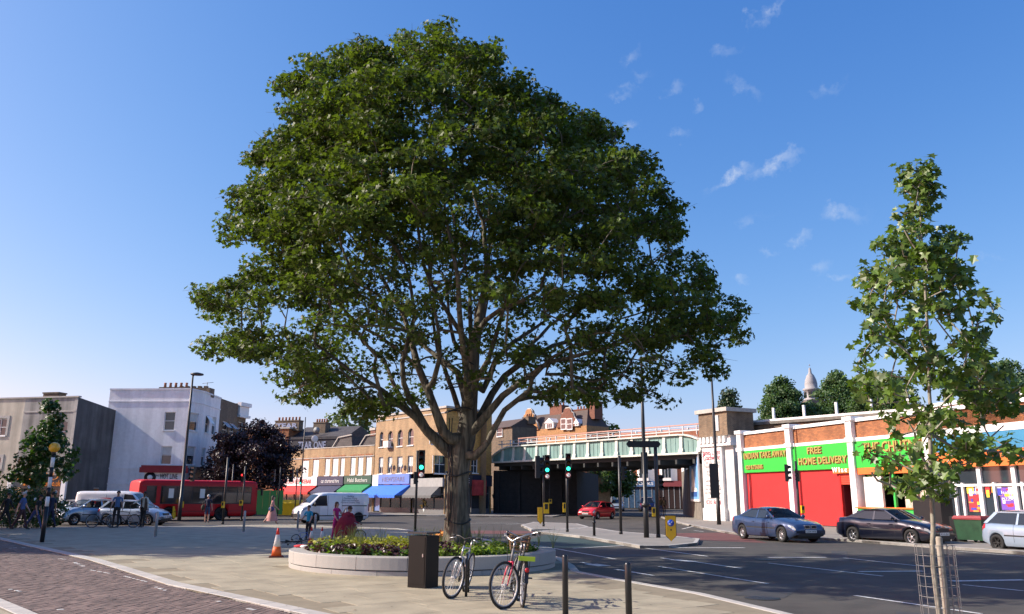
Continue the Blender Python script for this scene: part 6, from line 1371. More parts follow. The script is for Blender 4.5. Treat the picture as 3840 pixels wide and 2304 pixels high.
# ================================================================ STREET FURNITURE
LENS_OFF={'r':M('lens_red',(.12,.02,.02),.25),'a':M('lens_amber',(.13,.06,.01),.25),'g':M('lens_green',(.01,.07,.05),.25)}
LENS_ON={'r':M('lit_red',(1,.02,.02),.3,emit=4,var=0),'g':M('lit_green',(.03,.95,.55),.3,emit=3,var=0)}
SIGNW=M('lit_sign',(.85,.82,.8),.5,emit=.25,var=0)
def head(root,x,y,z,az,lit=None,box=False,s=1.):
    """three-aspect signal head: backing box, hoods and lenses, facing local -y turned by az"""
    mb=MB(); mb.b2(-.15*s,.15*s,-.1*s,.1*s,-.52*s,.52*s)
    for i in range(3): 
        zc=(.33-.33*i)*s; vs=[]
        mb.tube([(.115*s*math.cos(a),-.1*s,zc+.115*s*math.sin(a)) for a in np.linspace(-.5,3.64,9)],.012*s,4,0)
        pts=[(.12*s*math.cos(a),zc+.12*s*math.sin(a)) for a in np.linspace(-.4,3.54,9)]
        for p_,q_ in zip(pts[:-1],pts[1:]): mb.prism([(p_[0],-.1*s,p_[1]),(q_[0],-.1*s,q_[1]),(q_[0]*.95,-.28*s,q_[1]),(p_[0]*.95,-.28*s,p_[1])],(0,0,.006))
    h=mb.build('signal_head',BLACK,root,(x,y,z),(0,0,az))
    for i,kx in enumerate('rag'):
        m=MB(); m.lathe([(.105*s,0),(.09*s,.02),(.02,.03)],12,(0,-.1*s-.03,0),'y'); m.build('lens',LENS_ON[kx] if lit==kx else LENS_OFF[kx],h,(0,-.002,(.33-.33*i)*s))
    if box:
        m=MB(); m.b2(-.15*s,.15*s,-.1*s,.1*s,-.86*s,-.525*s); b_=m.build('sign_box',BLACK,h)
        m=MB(); m.lathe([(.135*s,0),(.135*s,.01)],16,(0,-.115*s,-.69*s),'y'); m.build('sign_disc',SIGNW,h)
        m=MB(); m.tube([(.125*s*math.cos(a),-.12*s,-.69*s+.125*s*math.sin(a)) for a in np.linspace(0,6.28,17)[:-1]],.016*s,5,0,False,True); m.build('red_ring',RED,h)
        m=MB(); m.tube([(.05*s,-.122*s,-.76*s),(.05*s,-.122*s,-.67*s),(.02*s,-.122*s,-.64*s),(-.05*s,-.122*s,-.64*s)],.013*s,4); m.prism([(-.04*s,-.126*s,-.605*s),(-.09*s,-.126*s,-.64*s),(-.04*s,-.126*s,-.675*s)],(0,-.004,0)); m.build('turn_arrow',BLACK,h)
    return h
def signal(label,base,ztop,heads=(),boxes=(),r=.06,name='traffic_light'):
    t=thing(name,label,'traffic light',base,0,'traffic lights of the junction'); h=ztop-base[2]
    m=MB(); m.tube([(0,0,0),(0,0,h)],r,10); m.lathe([(r+.015,0),(r+.015,.12),(r,.14)],10); m.build('pole',DARK,t)
    for (dx,z,az,lit,box,s) in heads: head(t,dx,-.02-r if abs(az)<.8 else 0,z-base[2],az,lit,box,s)
    for (dx,z,w_,hh) in boxes:
        m=MB(); m.b2(dx-w_/2,dx+w_/2,-r-.14,-r+.02,z-base[2]-hh/2,z-base[2]+hh/2); b_=m.build('push_button_box',YELLOW,t); m=MB(); m.b2(dx-w_*.3,dx+w_*.3,-r-.155,-r-.141,z-base[2]-hh*.1,z-base[2]+hh*.38); m.build('button_panel',BLACK,b_)
    return t
def sig(label,k,bx,by,tx,ty,heads=(),boxes=(),r=.06,z=0.,Y=None):
    b_=G(k,bx,by,z) if Y is None else V(k,bx,by,Y); b_=Vector((b_.x,b_.y,z)); Yv=b_.y; zz=lambda y: V(k,tx,y,Yv).z
    f=Yv/1.0/3040*REG[k][2]
    H=[((hx-bx)*f*(1 if True else 1),(zz(y0)+zz(y1))/2,az,lit,box,(zz(y0)-zz(y1))/1.04) for (hx,y0,y1,az,lit,box) in heads]
    B=[((hx-bx)*f,(zz(y0)+zz(y1))/2,(x1-x0)*f,zz(y0)-zz(y1)) for (x0,x1,y0,y1) in boxes for hx in [(x0+x1)/2]]
    return signal(label,b_,zz(ty),H,B,r)
sig('traffic light showing green left of the great tree trunk',3,1040,1082,1040,415,[(1078,412,585,0,'g',True),(1026,590,690,1.9,None,False)])
sig('twin headed traffic light showing green on the near tip of the island',5,302,1036,302,455,[(332,452,602,0,'g',True),(255,460,640,1.7,None,False)],[(303,345,842,930)])
sig('traffic light showing green at the join of the two islands',5,497,1081,497,440,[(508,440,592,0,'g',True)],[(462,484,842,920)])
sig('slim signal pole with ochre box behind the twin headed light',5,352,937,352,600,(),[(345,370,812,850)],.045)
sig('slim signal pole with white cap beside the island light, facing away',5,447,930,447,560,[(452,550,655,math.pi*.8,None,False)],(),.045)
sig('tall signal pole with one head turned right in the middle of the long island',5,936,1100,912,458,[(965,545,655,1.5,None,False)],(),.07)
sig('signal pole with large dark head seen from behind beside the lamp column',5,1242,1128,1200,388,[(1150,430,605,math.pi,None,False)],[(1193,1220,880,955)],.08)
sig('traffic light pole with two dark heads in front of the white shop pier',7,650,1165,612,720,[(572,748,888,1.2,None,False),(660,795,888,-.9,None,False)],[(660,685,1083,1145)],.06,0,40.5)
sig('traffic light beside the tall lamp column in front of the red bus',2,250,1203,268,752,[(322,772,885,-.5,None,False)],[(250,272,1050,1100)],.07)
sig('plain signal pole with white push button in front of the bus rear doors',2,600,1236,622,690,(),[(586,606,1052,1104)],.07)
sig('traffic light showing red in front of the bus windscreen',2,752,1211,772,760,[(736,822,890,0,'r',False)],[(733,757,1040,1085)],.06)
sig('signal pole with a dark three lens head against the purple tree, nearer the bus',2,1048,1172,1050,768,[(994,788,892,0,None,False)],(),.05)
sig('signal pole with a small green light in front of the kebab shop sign',2,1188,1172,1192,790,[(1145,788,892,0,None,False),(1222,850,912,0,'g',False)],(),.05)
sig('slim signal pole in front of the arched building cafe',3,1232,930,1232,600,(),(),.05)
sig('bare signal pole beside the white corner building fascia',2,655,1180,662,745,(),(),.05,0,62)
sig('signal with dark head in front of the blue awning end wall',3,1162,925,1162,585,[(1162,588,705,math.pi,None,False)],(),.06)
sig('small signal on a pole at the far side under the bridge',5,1268,900,1262,610,[(1265,615,740,.4,None,False)],(),.07)
# yellow keep-left shields
BLUE=M('sign_blue',(.01,.06,.42),.4); SHY=M('shield_yellow',(.78,.45,.01),.45)
def shield(label,k,x0,x1,y0,y1,z,az,full=True):
    b_=G(k,(x0+x1)/2,y1,z); f=b_.y/1.035/3040*REG[k][2]; h=V(k,(x0+x1)/2,y0,b_.y).z-z; w_=max(.18,(x1-x0)*f) if full else .42
    t=thing('keep_left_shield',label,'road sign',b_,az,'yellow shield bollards on the islands'); m=MB()
    m.prism([(-w_/2,-.03,h),(-w_/2,-.03,h*.22),(0,-.03,0.01),(w_/2,-.03,h*.22),(w_/2,-.03,h)],(0,.06,0)); m.build('shield',SHY,t)
    m=MB(); m.prism([(-w_/2-.025,.0,h+.02),(-w_/2-.025,.0,h*.21),(0,.0,.0),(w_/2+.025,.0,h*.21),(w_/2+.025,.0,h+.02)],(0,.022,0)); m.build('shield_back',BLACK,t)
    if full:
        zc=h*.72; R_=w_*.34; m=MB(); m.lathe([(R_,0),(R_,.006)],18,(0,-.037,zc),'y'); d_=m.build('blue_disc',BLUE,t); m=MB(); m.beam((R_*.55,-.042,zc+R_*.55),(-R_*.4,-.042,zc-R_*.4),R_*.2,.004); m.prism([(-R_*.62,-.0445,zc-R_*.62),(-R_*.62,-.0445,zc+R_*.12),(R_*.12,-.0445,zc-R_*.62)],(0,.003,0)); m.build('white_arrow',WHITE,d_)
        m=MB(); m.b2(-.025,.025,-.036,-.031,h*.42,h*.48); m.build('shield_dot',BLACK,t)
    return t
shield('yellow keep left shield with blue arrow disc on the right end of the island',5,1308,1388,950,1158,0,0)
shield('ochre shield edge-on at the near left tip of the island',5,255,300,880,1016,0,.5,False)
shield('small yellow shield behind the island traffic lights',5,500,524,865,930,0,.6,False)
shield('yellow shield seen edge-on in front of the bus rear wheel',2,188,212,1090,1196,0,1.2,False)
# lamp columns
def lamp(label,k,bx,by,tx,ty,r0,r1,z=0,head_=True,group=None,Y=None):
    b_=G(k,bx,by,z) if Y is None else V(k,bx,by,Y); b_.z=z; zt=V(k,tx,ty,b_.y).z; t=thing('street_lamp',label,'street lamp',b_,0,group); m=MB(); m.tube([(0,0,0),(0,0,1.5),(0,0,1.52),(0,0,zt*.6),(0,0,zt)],[r0,r0,r0*.8,r0*.7,r1],12); m.build('column',DARK,t)
    if head_: m=MB(); m.tube([(0,0,zt-.1),(.18,-.05,zt+.05),(.3,-.08,zt+.05)],.05,7); m.lathe([(.08,.14),(.42,.06),(.46,0),(.40,-.05),(.08,-.07)],14,(.32,-.1,zt),'z'); m.build('lantern',M('lantern_grey',(.06,.065,.07),.4),t)
    return t
lamp('tall dark lamp column in front of the white corner building',2,243,1205,352,12,.13,.06)
t=lamp('thick dark lamp column with black finger sign on the traffic island',5,1145,1128,1090,-330,.115,.05)
zs=V(5,1105,365,t.location.y).z; m=MB(); m.prism([(-.7,-.2,zs-.14),(.62,-.2,zs-.14),(.72,-.2,zs),(.62,-.2,zs+.14),(-.7,-.2,zs+.14),(-.8,-.2,zs)],(0,.05,0)); m.build('finger_sign',BLACK,t)
zs=V(5,1125,860,t.location.y).z; m=MB(); m.lathe([(.19,zs-.06),(.19,zs+.06)],10); m.build('collar',DARK,t)
t=lamp('dark lamp column with a black traffic sign in front of the lettered pillar',6,560,1240,488,-60,.14,.055,0,False); zs=V(6,530,882,t.location.y).z; m=MB(); m.b2(-.5,.06,-.3,-.16,zs-1.1,zs+1.1); m.build('sign_back',BLACK,t)
lamp('slender dark lamp column in front of the kebab shop',2,1238,1000,1265,360,.08,.04,0,False,None,71)
# bollards
def bollard(label,k,bx,by,ty,mat,r,z=0,group=None,cap=True,base=None):
    b_=G(k,bx,by,z) if base is None else base; zt=V(k,bx,ty,b_.y).z-z; t=thing('bollard',label,'bollard',b_,0,group); m=MB(); m.tube([(0,0,0),(0,0,zt-r),(0,0,zt-r*.4),(0,0,zt-.005)],[r,r,r*.8,r*.25],12); m.build('post',mat,t); m=MB(); m.lathe([(r+.03,0),(r+.03,.012),(r,.02)],12); m.build('base_ring',STEEL if mat!=BLACK else DARK,t); return t
BST=M('black_steel',(.035,.037,.04),.28,.5,var=.1); GST=M('grey_steel',(.33,.36,.38),.45,.3)
g_='dark steel posts by the kerb'; bollard('dark steel post standing just right of the planter, left one of the near pair',13,1920,1330,548,BST,.042,0,g_); bollard('dark steel post nearest the road, right one of the near pair',14,1135,1400,735,BST,.044,0,g_)
g_='pale steel posts across the plaza'
for (k,x,y,ty,lab) in ((11,1500,503,252,'pale grey steel post left of centre on the plaza, nearest to the cyclists'),(2,770,1302,1125,'pale grey steel post in front of the bus nose'),(3,78,1057,905,'pale grey steel post by the front of the white van'),(3,220,1060,935,'pale grey steel post just right of the boy in turquoise')): bollard(lab,k,x,y,ty,GST,.055,0,g_)
bollard('pale grey steel post behind the crouching woman in dark red',3,470,1045,890,GST,.055,0,g_)
t=bollard('short black bollard with a waist ring on the island',5,717,1113,950,BLACK,.06,0)
m=MB(); m.lathe([(.06,.52),(.095,.58),(.06,.64)],10); m.build('waist_ring',BLACK,t)
# black square litter bin
p=G(12,1600,998); t=thing('litter_bin','tall black square litter bin in front of the round planter','bin',(p.x,p.y+.22,0),rad(-32)); hb=V(12,1600,470,p.y).z; m=MB(); m.box((0,0,hb/2-.02),(.42,.40,hb-.04)); m.build('casing',M('bin_black',(.004,.0045,.004),.5,spec=.25,var=.25,vscale=4),t)
m=MB(); m.box((0,0,hb+.012),(.46,.44,.03)); m.build('lid',DARK,t); m=MB(); m.box((0,-.203,hb*.5),(.36,.006,hb*.86)); dr=m.build('door',MATS['bin_black'],t); m=MB(); m.box((.14,-.21,hb*.6),(.02,.012,.06)); m.build('lock',STEEL,dr)
# traffic cones
CO=M('cone_orange',(.75,.13,.02),.55); CW=M('cone_white',(.68,.68,.66),.5)
def cone(label,k,x,y,ty,grp=None):
    b_=G(k,x,y); h=V(k,x,ty,b_.y).z; s=h/.98; t=thing('traffic_cone',label,'traffic cone',b_,.3,'traffic cones by the planter'); m=MB(); m.box((0,0,.025*s),(.5*s,.5*s,.05*s),0,0,.92); m.build('base',M('cone_base',(.12,.03,.02),.8),t)
    r=lambda z:(.185-.155*z/.98)*s
    for nm,z0,z1,mt in (('lower_cone',.05,.36,CO),('white_sleeve',.361,.76,CW),('tip',.761,.98,M('cone_red',(.62,.03,.02),.55))): m=MB(); m.lathe([(r(z0),z0*s),(r(z1),z1*s)],16); m.build(nm,mt,t)
cone('large orange and white traffic cone at the left of the planter',12,195,697,415); cone('smaller traffic cone held by the boy in turquoise behind the planter rim',12,530,575,402); cone('smaller traffic cone between the boy and the crouching woman',12,632,575,405)
# belisha beacon
p=G(11,405,552); t=thing('belisha_beacon','black and white banded crossing post with an amber globe at far left','crossing beacon',p); zt=V(1,445,650,p.y).z
cuts=[0,.30,.46,.62,.74,.88,1.]; cuts=[0,V(11,460,205,p.y).z,V(11,465,110,p.y).z,V(1,398,935,p.y).z,V(1,402,850,p.y).z,V(1,412,770,p.y).z,V(1,425,690,p.y).z,zt-.1]
for i in range(len(cuts)-1): m=MB(); m.lathe([(.075 if i==0 else .065,cuts[i]),(.075 if i==0 else .065,cuts[i+1]-.002)],12); m.build('black_band' if i%2==0 else 'white_band',BLACK if i%2==0 else WHITE,t)
m=MB(); m.lathe([(.05,zt-.1),(.08,zt-.02),(.08,zt+.02)],10); m.build('collar',DARK,t); m=MB(); m.sphere((0,0,zt+.18),.19,18); m.build('globe',M('globe_amber',(.85,.42,.02),.25,var=.05,spec=.7),t)
# wheeled bins at the shops
p=G(15,2040,552); t=thing('wheeled_bin','large dark green wheeled bin with a red lid by the kerb','bin',p,-1.2); h=V(15,2000,300,p.y).z; m=MB(); 
m.box((0,0,h*.5),(1.15,.95,h*.94-.12),0,0,1.12); m.build('bin_body',M('bin_green',(.015,.055,.025),.5,var=.3),t); m=MB(); m.box((0,0,h*.97),(1.36,1.14,.09),0,0,.9); m.box((0,0,h*.90),(1.34,1.12,.05)); m.build('lid',M('bin_red',(.25,.025,.03),.5),t)
for sx in (-1,1):
    for sy in (-1,1): m=MB(); m.lathe([(.09,-.03),(.09,.03)],10,(sx*.42,sy*.33,.09),'y'); m.build('castor',RUBBER,t)
p=G(15,1840,545); t=thing('advert_board','black leaning pavement board between the navy car and the green bin','board',p,-1.15); m=MB(); m.box((0,0,.5),(.55,.08,1.0)); m.build('panel',BLACK,t); m=MB(); m.box((0,.2,.48),(.5,.04,.96)); m.build('rear_leaf',BLACK,t)
p=G(15,1660,520); t=thing('shop_bin','tall black cupboard against the shop front behind the navy car','cupboard',(p.x+.6,p.y+1.5,0),-1.25); m=MB(); m.box((0,0,.85),(1.6,.7,1.7)); m.build('cabinet',BLACK,t); m=MB(); m.box((0,-.0,1.72),(1.66,.76,.04)); m.build('top',DARK,t)
# shop clutter outside the corner building
FL=[M('flower_orange',(.7,.28,.05),.6,island=.3),M('flower_yellow',(.75,.55,.12),.6,island=.3),M('flower_pale',(.7,.6,.5),.6,island=.3),M('flower_dark',(.25,.05,.06),.6,island=.3)]
for i,(x,y,c_,lab) in enumerate([(1130,930,1,'white tub of yellow flowers outside the corner shop'),(1195,925,0,'tub of orange flowers right of the white tub'),(1000,920,2,'stand of pale flowers under the blue awning'),(960,915,3,'crate of dark red flowers beside the shop door'),(1090,915,3,'red flower bucket left of the yellow flowers'),(1255,925,2,'bucket of pale flowers near the tree trunk')]):
    p=G(3,x,y); t=thing('flower_tub',lab,'flower tub',p,0,'flower tubs outside the corner shop'); m=MB(); m.lathe([(.28,0),(.36,.55),(.33,.55)],10); m.build('tub',WHITE if i==0 else M('tub_grey',(.15,.15,.15),.6),t)
    c=np.stack([rng.normal(0,.25,14),rng.normal(0,.2,14),rng.uniform(.65,1.25 if i!=1 else 1.0,14)],1); P,nr,sz=clumps(c,10,.18,.8,.6,(.09,.16)); stuff(put('flowers',leaves('flowers',P,nr,sz,FL[c_],LEAF3),t))
p=G(3,1020,922); t=thing('yellow_crate_stack','stack of yellow plastic crates outside the corner shop','crates',p); 
for i in range(4): m=MB(); m.box((0,0,.15+i*.31),(.5,.4,.29),0,0,1.04); m.build('crate',YELLOW,t)
for i,x in enumerate((470,515,560)):
    p=G(4,x,925); t=thing('cafe_chair',['dark cafe chair farthest left outside the bar by the bridge','middle one of three dark cafe chairs outside the bar','dark cafe chair nearest the leaning board'][i],'chair',p,random.uniform(-.5,.5),'cafe chairs outside the bar'); m=MB(); m.box((0,0,.46),(.44,.44,.05)); m.build('seat',M('cane_seat',(.3,.16,.08),.7),t); m=MB(); m.box((0,.21,.74),(.42,.04,.34)); m.build('backrest',BLACK,t)
    lg=MB(); lg.tube([(0,0,0),(0,0,.45)],.02,5); lg=lg.mesh('leg',BLACK)
    for sx in (-1,1):
        for sy in (-1,1): put('leg',lg,t,(sx*.19,sy*.19,0))
p=G(4,625,925); h=V(4,605,775,p.y).z; t=thing('leaning_board','pale quilted board leaning against the dark bridge abutment','board',(p.x,p.y,0),.15); m=MB(); n=5
for i in range(n):
    for j in range(2):
        m=MB(); z0=h*i/n;z1=h*(i+1)/n; lean=lambda z:z/h*.35; xo=lambda z:-.55*z/h
        m.prism([(-.6+j*.6+.02+xo(z0),lean(z0),z0+.02),(-.6+(j+1)*.6-.02+xo(z0),lean(z0),z0+.02),(-.6+(j+1)*.6-.02+xo(z1),lean(z1),z1-.02),(-.6+j*.6+.02+xo(z1),lean(z1),z1-.02)],(0,.06,0)); m.build('pad',M('board_cream',(.40,.38,.28),.8),t)
m=MB(); m.prism([(-.62,.07,0),(.62,.07,0),(.07,.42,h),(-1.17,.42,h)],(0,.03,0)); m.build('backing',M('board_back',(.2,.18,.13),.8),t)
p=G(2,1125,1165); t=thing('grit_bin','yellow plastic grit bin in front of the kebab shop','bin',(p.x,p.y+1,0)); m=MB(); m.box((0,0,.5),(1.9,.9,1.0),0,0,1.1); m.build('tub',YELLOW,t); m=MB(); m.prism([(-1.0,-.5,1.0),(-1.0,.5,1.0),(-1.0,.3,1.25),(-1.0,-.1,1.3)],(2.0,0,0)); m.build('lid',YELLOW,t)
# ================================================================ PEOPLE
HAIRM={'dark':M('hair_dark',(.02,.015,.012),.7),'grey':M('hair_grey',(.55,.54,.52),.8),'brown':M('hair_brown',(.09,.04,.02),.7),'blond':M('hair_blond',(.5,.32,.12),.7)}
SHOE=M('shoe_dark',(.03,.028,.027),.6); EYEM=M('eye_dark',(.02,.02,.02),.3)
def cloth(name,c): return M('cloth_'+name,c,.85,var=.15,vscale=9)
def rx(v,a): c,s=math.cos(a),math.sin(a); return Vector((v[0],v[1]*c-v[2]*s,v[1]*s+v[2]*c))
def person(label,loc,rz,h=1.72,top=None,legs=None,skin=SKIN,hair='dark',la=(0,.0),ra=(0,.0),ll=(0,0),rl=(0,0),lean=0.,sleeve=.5,shorts=0.,skirt=None,bag=None,turn=0.,girth=1.,coat=None,spread=.14,long_hair=False,shoes=SHOE,bald=False,crouch=0.):
    """skeleton facing local -y; la/ra: (forward swing of the arm, bend of the elbow); ll/rl: (forward swing of the thigh, bend of the knee)"""
    t=thing('person',label,'person',loc,rz); s=h/1.75; J={}; E=[]; Rr=[]; kind=[]
    names=[]
    def j(n,p,r,par=None,k='top'):
        J[n]=len(names); names.append((Vector(p),r));
        if par is not None: E.append((J[par],J[n])); kind.append(k)
    g=girth; hip=.93
    up=lambda v: rx(Vector(v),lean)       # the trunk leans forward about the hips
    j('pelvis',(0,0,hip),(.145*g,.115*g)); P0=Vector((0,0,hip))
    def tp(x,y,z): return P0+up((x,y,z-hip))
    j('waist',tp(0,0,1.08),(.13*g,.105*g),'pelvis'); j('chest',tp(0,.0,1.28),(.155*g,.115*g),'waist'); j('upper',tp(0,.01,1.42),(.12*g,.085*g),'chest')
    j('neck',tp(0,-.005,1.51),(.055,.058),'upper','skin'); hd=lambda x,y,z: tp(x+0*turn,y,z)
    j('jaw',hd(0,-.025,1.575),(.062,.072),'neck','skin'); j('face',hd(0,-.03,1.64),(.073,.092),'jaw','skin'); j('crown',hd(0,-.012,1.71),(.066,.08),'face','skin'); j('nose',hd(0,-.135,1.625),(.012,.014),'face','skin')
    for sd,(a,b),n in ((1,la,'L'),(-1,ra,'R')):
        j('sh'+n,tp(sd*.175*g,.005,1.425),(.062,.062),'upper')
        sh=names[J['sh'+n]][0]; u=up((sd*spread,0,-1)).normalized(); u=rx(u,-a); el=sh+u*.285
        j('el'+n,el,(.043,.043),'sh'+n,'top'); v=rx(u,-b); wr=el+v*.245; j('wr'+n,wr,(.028,.032),'el'+n,'top' if sleeve>.7 else 'skin')
        pm=wr+v*.06; j('pa'+n,pm,(.034,.022),'wr'+n,'skin'); side=Vector((0,1,0)) if abs(v.y)<.8 else Vector((0,0,1)); side=(side-v*side.dot(v)).normalized(); nn=v.cross(side)
        for q in range(4):
            ln=(.075,.085,.08,.062)[q]; o=side*(.024-.016*q); f1=pm+v*.035+o; f2=f1+v*ln*.55-nn*sd*.008; j('f%d'%q+n,f1,(.0105,.0105),'pa'+n,'skin'); j('g%d'%q+n,f2,(.0085,.0085),'f%d'%q+n,'skin'); j('h%d'%q+n,f2+v*ln*.4-nn*sd*.022,(.0075,.0075),'g%d'%q+n,'skin')
        j('t1'+n,pm+side*.034+v*.002,(.0115,.0115),'pa'+n,'skin'); j('t2'+n,pm+side*.052+v*.032,(.009,.009),'t1'+n,'skin')
    low=9
    for sd,(a,b),n in ((1,ll,'L'),(-1,rl,'R')):
        hp=P0+Vector((sd*.088*g,0,-.03)); j('hp'+n,hp,(.098*g,.098*g),'pelvis','bot'); u=rx(Vector((sd*.03,0,-1)),-a); kn=hp+u*.43
        j('kn'+n,kn,(.06,.06),'hp'+n,'bot' if shorts<.9 else 'skin'); v=rx(u,b); an=kn+v*.41; j('an'+n,an,(.038,.042),'kn'+n,'skin' if shorts else 'bot')
        fw=rx(Vector((0,-1,0)),min(.5,max(-.9,b-a))*.6); fw.z=min(fw.z,.0) if an.z>.2 else 0; fw=fw.normalized(); dn=Vector((0,0,-1))
        j('he'+n,an+Vector((0,.035,-.045)),(.034,.032),'an'+n,'shoe'); j('to'+n,an+fw*.15+Vector((0,0,-.052)),(.038,.026),'an'+n,'shoe'); low=min(low,an.z-.082)
    off=Vector((0,0,-low))
    me=bpy.data.meshes.new('body'); me.from_pydata([(p+off)*s for p,_ in names],E,[]); ob=bpy.data.objects.new('body',me); C.objects.link(ob)
    md=ob.modifiers.new('skin','SKIN'); md.use_smooth_shade=True; md.branch_smoothing=.4
    sk=me.skin_vertices[0].data
    for i,(p,r) in enumerate(names): sk[i].radius=(r[0]*s*.98,r[1]*s*.98); sk[i].use_root = i==0
    sb=ob.modifiers.new('sub','SUBSURF'); sb.levels=1; sb.render_levels=1
    bpy.context.view_layer.update(); dg=bpy.context.evaluated_depsgraph_get(); m2=bpy.data.meshes.new_from_object(ob.evaluated_get(dg)); bpy.data.objects.remove(ob); m2.name='body'
    mats=[skin,top,legs,shoes]; m2.materials.clear()
    for m in mats: m2.materials.append(m)
    Pn=np.array([tuple((p+off)*s) for p,_ in names]); A=Pn[[e[0] for e in E]]; B=Pn[[e[1] for e in E]]; rad_=np.array([names[e[1]][1][0] for e in E])*s
    nf=len(m2.polygons); cen=np.zeros(nf*3); m2.polygons.foreach_get('center',cen); cen=cen.reshape(-1,3)
    d=B-A; L2=(d*d).sum(1)+1e-9; tt=((cen[:,None]-A[None])*d[None]).sum(2)/L2; tc_=np.clip(tt,0,1); D=np.linalg.norm(cen[:,None]-(A[None]+tc_[:,:,None]*d[None]),axis=2)-rad_[None]*.7
    k=D.argmin(1); cd={'skin':0,'top':1,'bot':2,'shoe':3}; mi=np.array([cd[kind[q]] for q in k]); tq=tc_[np.arange(nf),k]
    for i in range(nf):
        e=E[k[i]]; n0=[n for n in J if J[n]==e[1]][0] if False else None
    nm=[None]*len(names)
    for n_,i_ in J.items(): nm[i_]=n_
    for i in range(nf):
        b_=nm[E[k[i]][1]]
        if b_[:2]=='el' and sleeve<.7 and tq[i]>sleeve+.15: mi[i]=0
        if b_[:2]=='kn' and shorts and tq[i]>shorts: mi[i]=0
        if b_=='waist' and tq[i]<.25: mi[i]=2 if not skirt else 1
        if b_=='neck' and tq[i]<.35: mi[i]=1
    m2.polygons.foreach_set('material_index',mi.astype(np.int32)); put('body',m2,t)
    fx=lambda p: tuple((p+off)*s)
    if not bald:
        mb=MB(); hc=hd(0,.012,1.675); n=12; vs=[]; q=J['crown']
        rr_=(.092,.112,.105)
        for i in range(6):
            ph=math.pi*.62*i/5
            for jn in range(n):
                a=2*math.pi*jn/n; x=rr_[0]*math.sin(ph)*math.cos(a); y=rr_[1]*math.sin(ph)*math.sin(a); z=rr_[2]*math.cos(ph)
                if y<-.045: z=max(z,.028)
                elif long_hair and i>=4 and y>-.02: z-=.10*(i-3)
                vs.append(fx(hc+up((x,y,z))))
        mb.add(vs,[(i*n+a,(i+1)*n+a,(i+1)*n+(a+1)%n,i*n+(a+1)%n) for i in range(5) for a in range(n)],0,True); mb.build('hair',HAIRM[hair],t)
    for sd in (1,-1):
        m=MB(); m.sphere((0,0,0),.0125*s,8); m.build('eye',EYEM,t,fx(hd(sd*.031,-.112,1.652))); m=MB(); m.sphere((0,0,0),(.01*s,.022*s,.032*s),8); m.build('ear',skin,t,fx(hd(sd*.078,-.01,1.64)))
    m=MB(); m.sphere((0,0,0),(.024*s,.006*s,.007*s),8); m.build('mouth',M('lip',(.3,.1,.08),.5),t,fx(hd(0,-.108,1.583)))
    if skirt:
        mb=MB(); n=16; z1,z0,r1=skirt[0],skirt[1],skirt[2]; vs=[]
        for i in range(5):
            u=i/4; z=z1+(z0-z1)*u; r=.15*g+(r1-.15*g)*u
            for a in range(n): th=2*math.pi*a/n; q=1+.06*u*math.sin(th*5); vs.append(tuple((Vector((r*q*math.cos(th),r*q*1.15*math.sin(th),z))+off)*s))
        mb.add(vs,[(i*n+a,(i+1)*n+a,(i+1)*n+(a+1)%n,i*n+(a+1)%n) for i in range(4) for a in range(n)],0,True); mb.build('skirt',skirt[3],t)
    if coat:
        mb=MB(); n=14; vs=[]
        for i,(z,r) in enumerate(((1.43,.17),(1.28,.195),(1.08,.175),(.9,.19),(.82,.2))):
            for a in range(n): th=2*math.pi*a/n; vs.append(fx(tp(r*g*1.02*math.cos(th),r*g*.8*math.sin(th),z)))
        mb.add(vs,[(i*n+a,(i+1)*n+a,(i+1)*n+(a+1)%n,i*n+(a+1)%n) for i in range(4) for a in range(n) if not 9<a<12],0,True); mb.build('waistcoat',coat,t)
    return t
def bag(label,loc,rz,size,mat,name='shoulder_bag'):
    t=thing(name,label,'bag',loc,rz); m=MB(); m.sphere((0,0,0),(size[0]/2,size[1]/2,size[2]/2),12); m.build('bag_body',mat,t); m=MB(); m.tube([(size[0]*.3,0,size[2]*.3),(size[0]*.25,.05,size[2]*.8),(0,.08,size[2]*1.05),(-size[0]*.25,.05,size[2]*.8),(-size[0]*.3,0,size[2]*.3)],.012,5); m.build('strap',mat,t); return t
BLU=cloth('blue',(.07,.11,.26)); DK=cloth('charcoal',(.018,.018,.02)); JEAN=cloth('denim',(.035,.06,.16)); DNAVY=cloth('deep_navy',(.015,.02,.05)); TURQ=cloth('turquoise',(.02,.30,.48)); MAG=cloth('magenta',(.55,.03,.22)); MARN=cloth('dark_red',(.22,.008,.025)); PINKP=cloth('pink_print',(.62,.28,.26)); OLIVE=cloth('olive',(.06,.055,.03)); CREAMC=cloth('cream',(.6,.55,.45)); GREYC=cloth('grey',(.22,.22,.23)); BROWNC=cloth('brown',(.08,.05,.03)); SK2=M('skin_pale',(.55,.32,.23),.5,var=.05); SK3=M('skin_dark',(.12,.06,.035),.5,var=.05)
R90=math.pi/2
person('man in dark clothes at the left edge of the picture, walking right',G(11,30,428),R90-.1,1.74,DK,DK,hair='dark',la=(.4,.4),ra=(-.3,.3),ll=(.4,.1),rl=(-.35,.35),sleeve=1,lean=.08)
person('grey haired man in a blue shirt and dark trousers walking right at far left',G(11,190,432),R90+.2,1.76,BLU,cloth('maroon_trousers',(.05,.02,.025)),SK2,hair='grey',la=(.25,.3),ra=(-.35,.2),ll=(.32,.05),rl=(-.3,.25),sleeve=.55,girth=1.12)
person('person in black top and blue jeans bending forward behind the crossing post',G(11,320,425),R90,1.68,DK,JEAN,hair='dark',la=(.2,.3),ra=(.3,.3),ll=(.45,.1),rl=(-.45,.2),lean=.25,sleeve=.5)
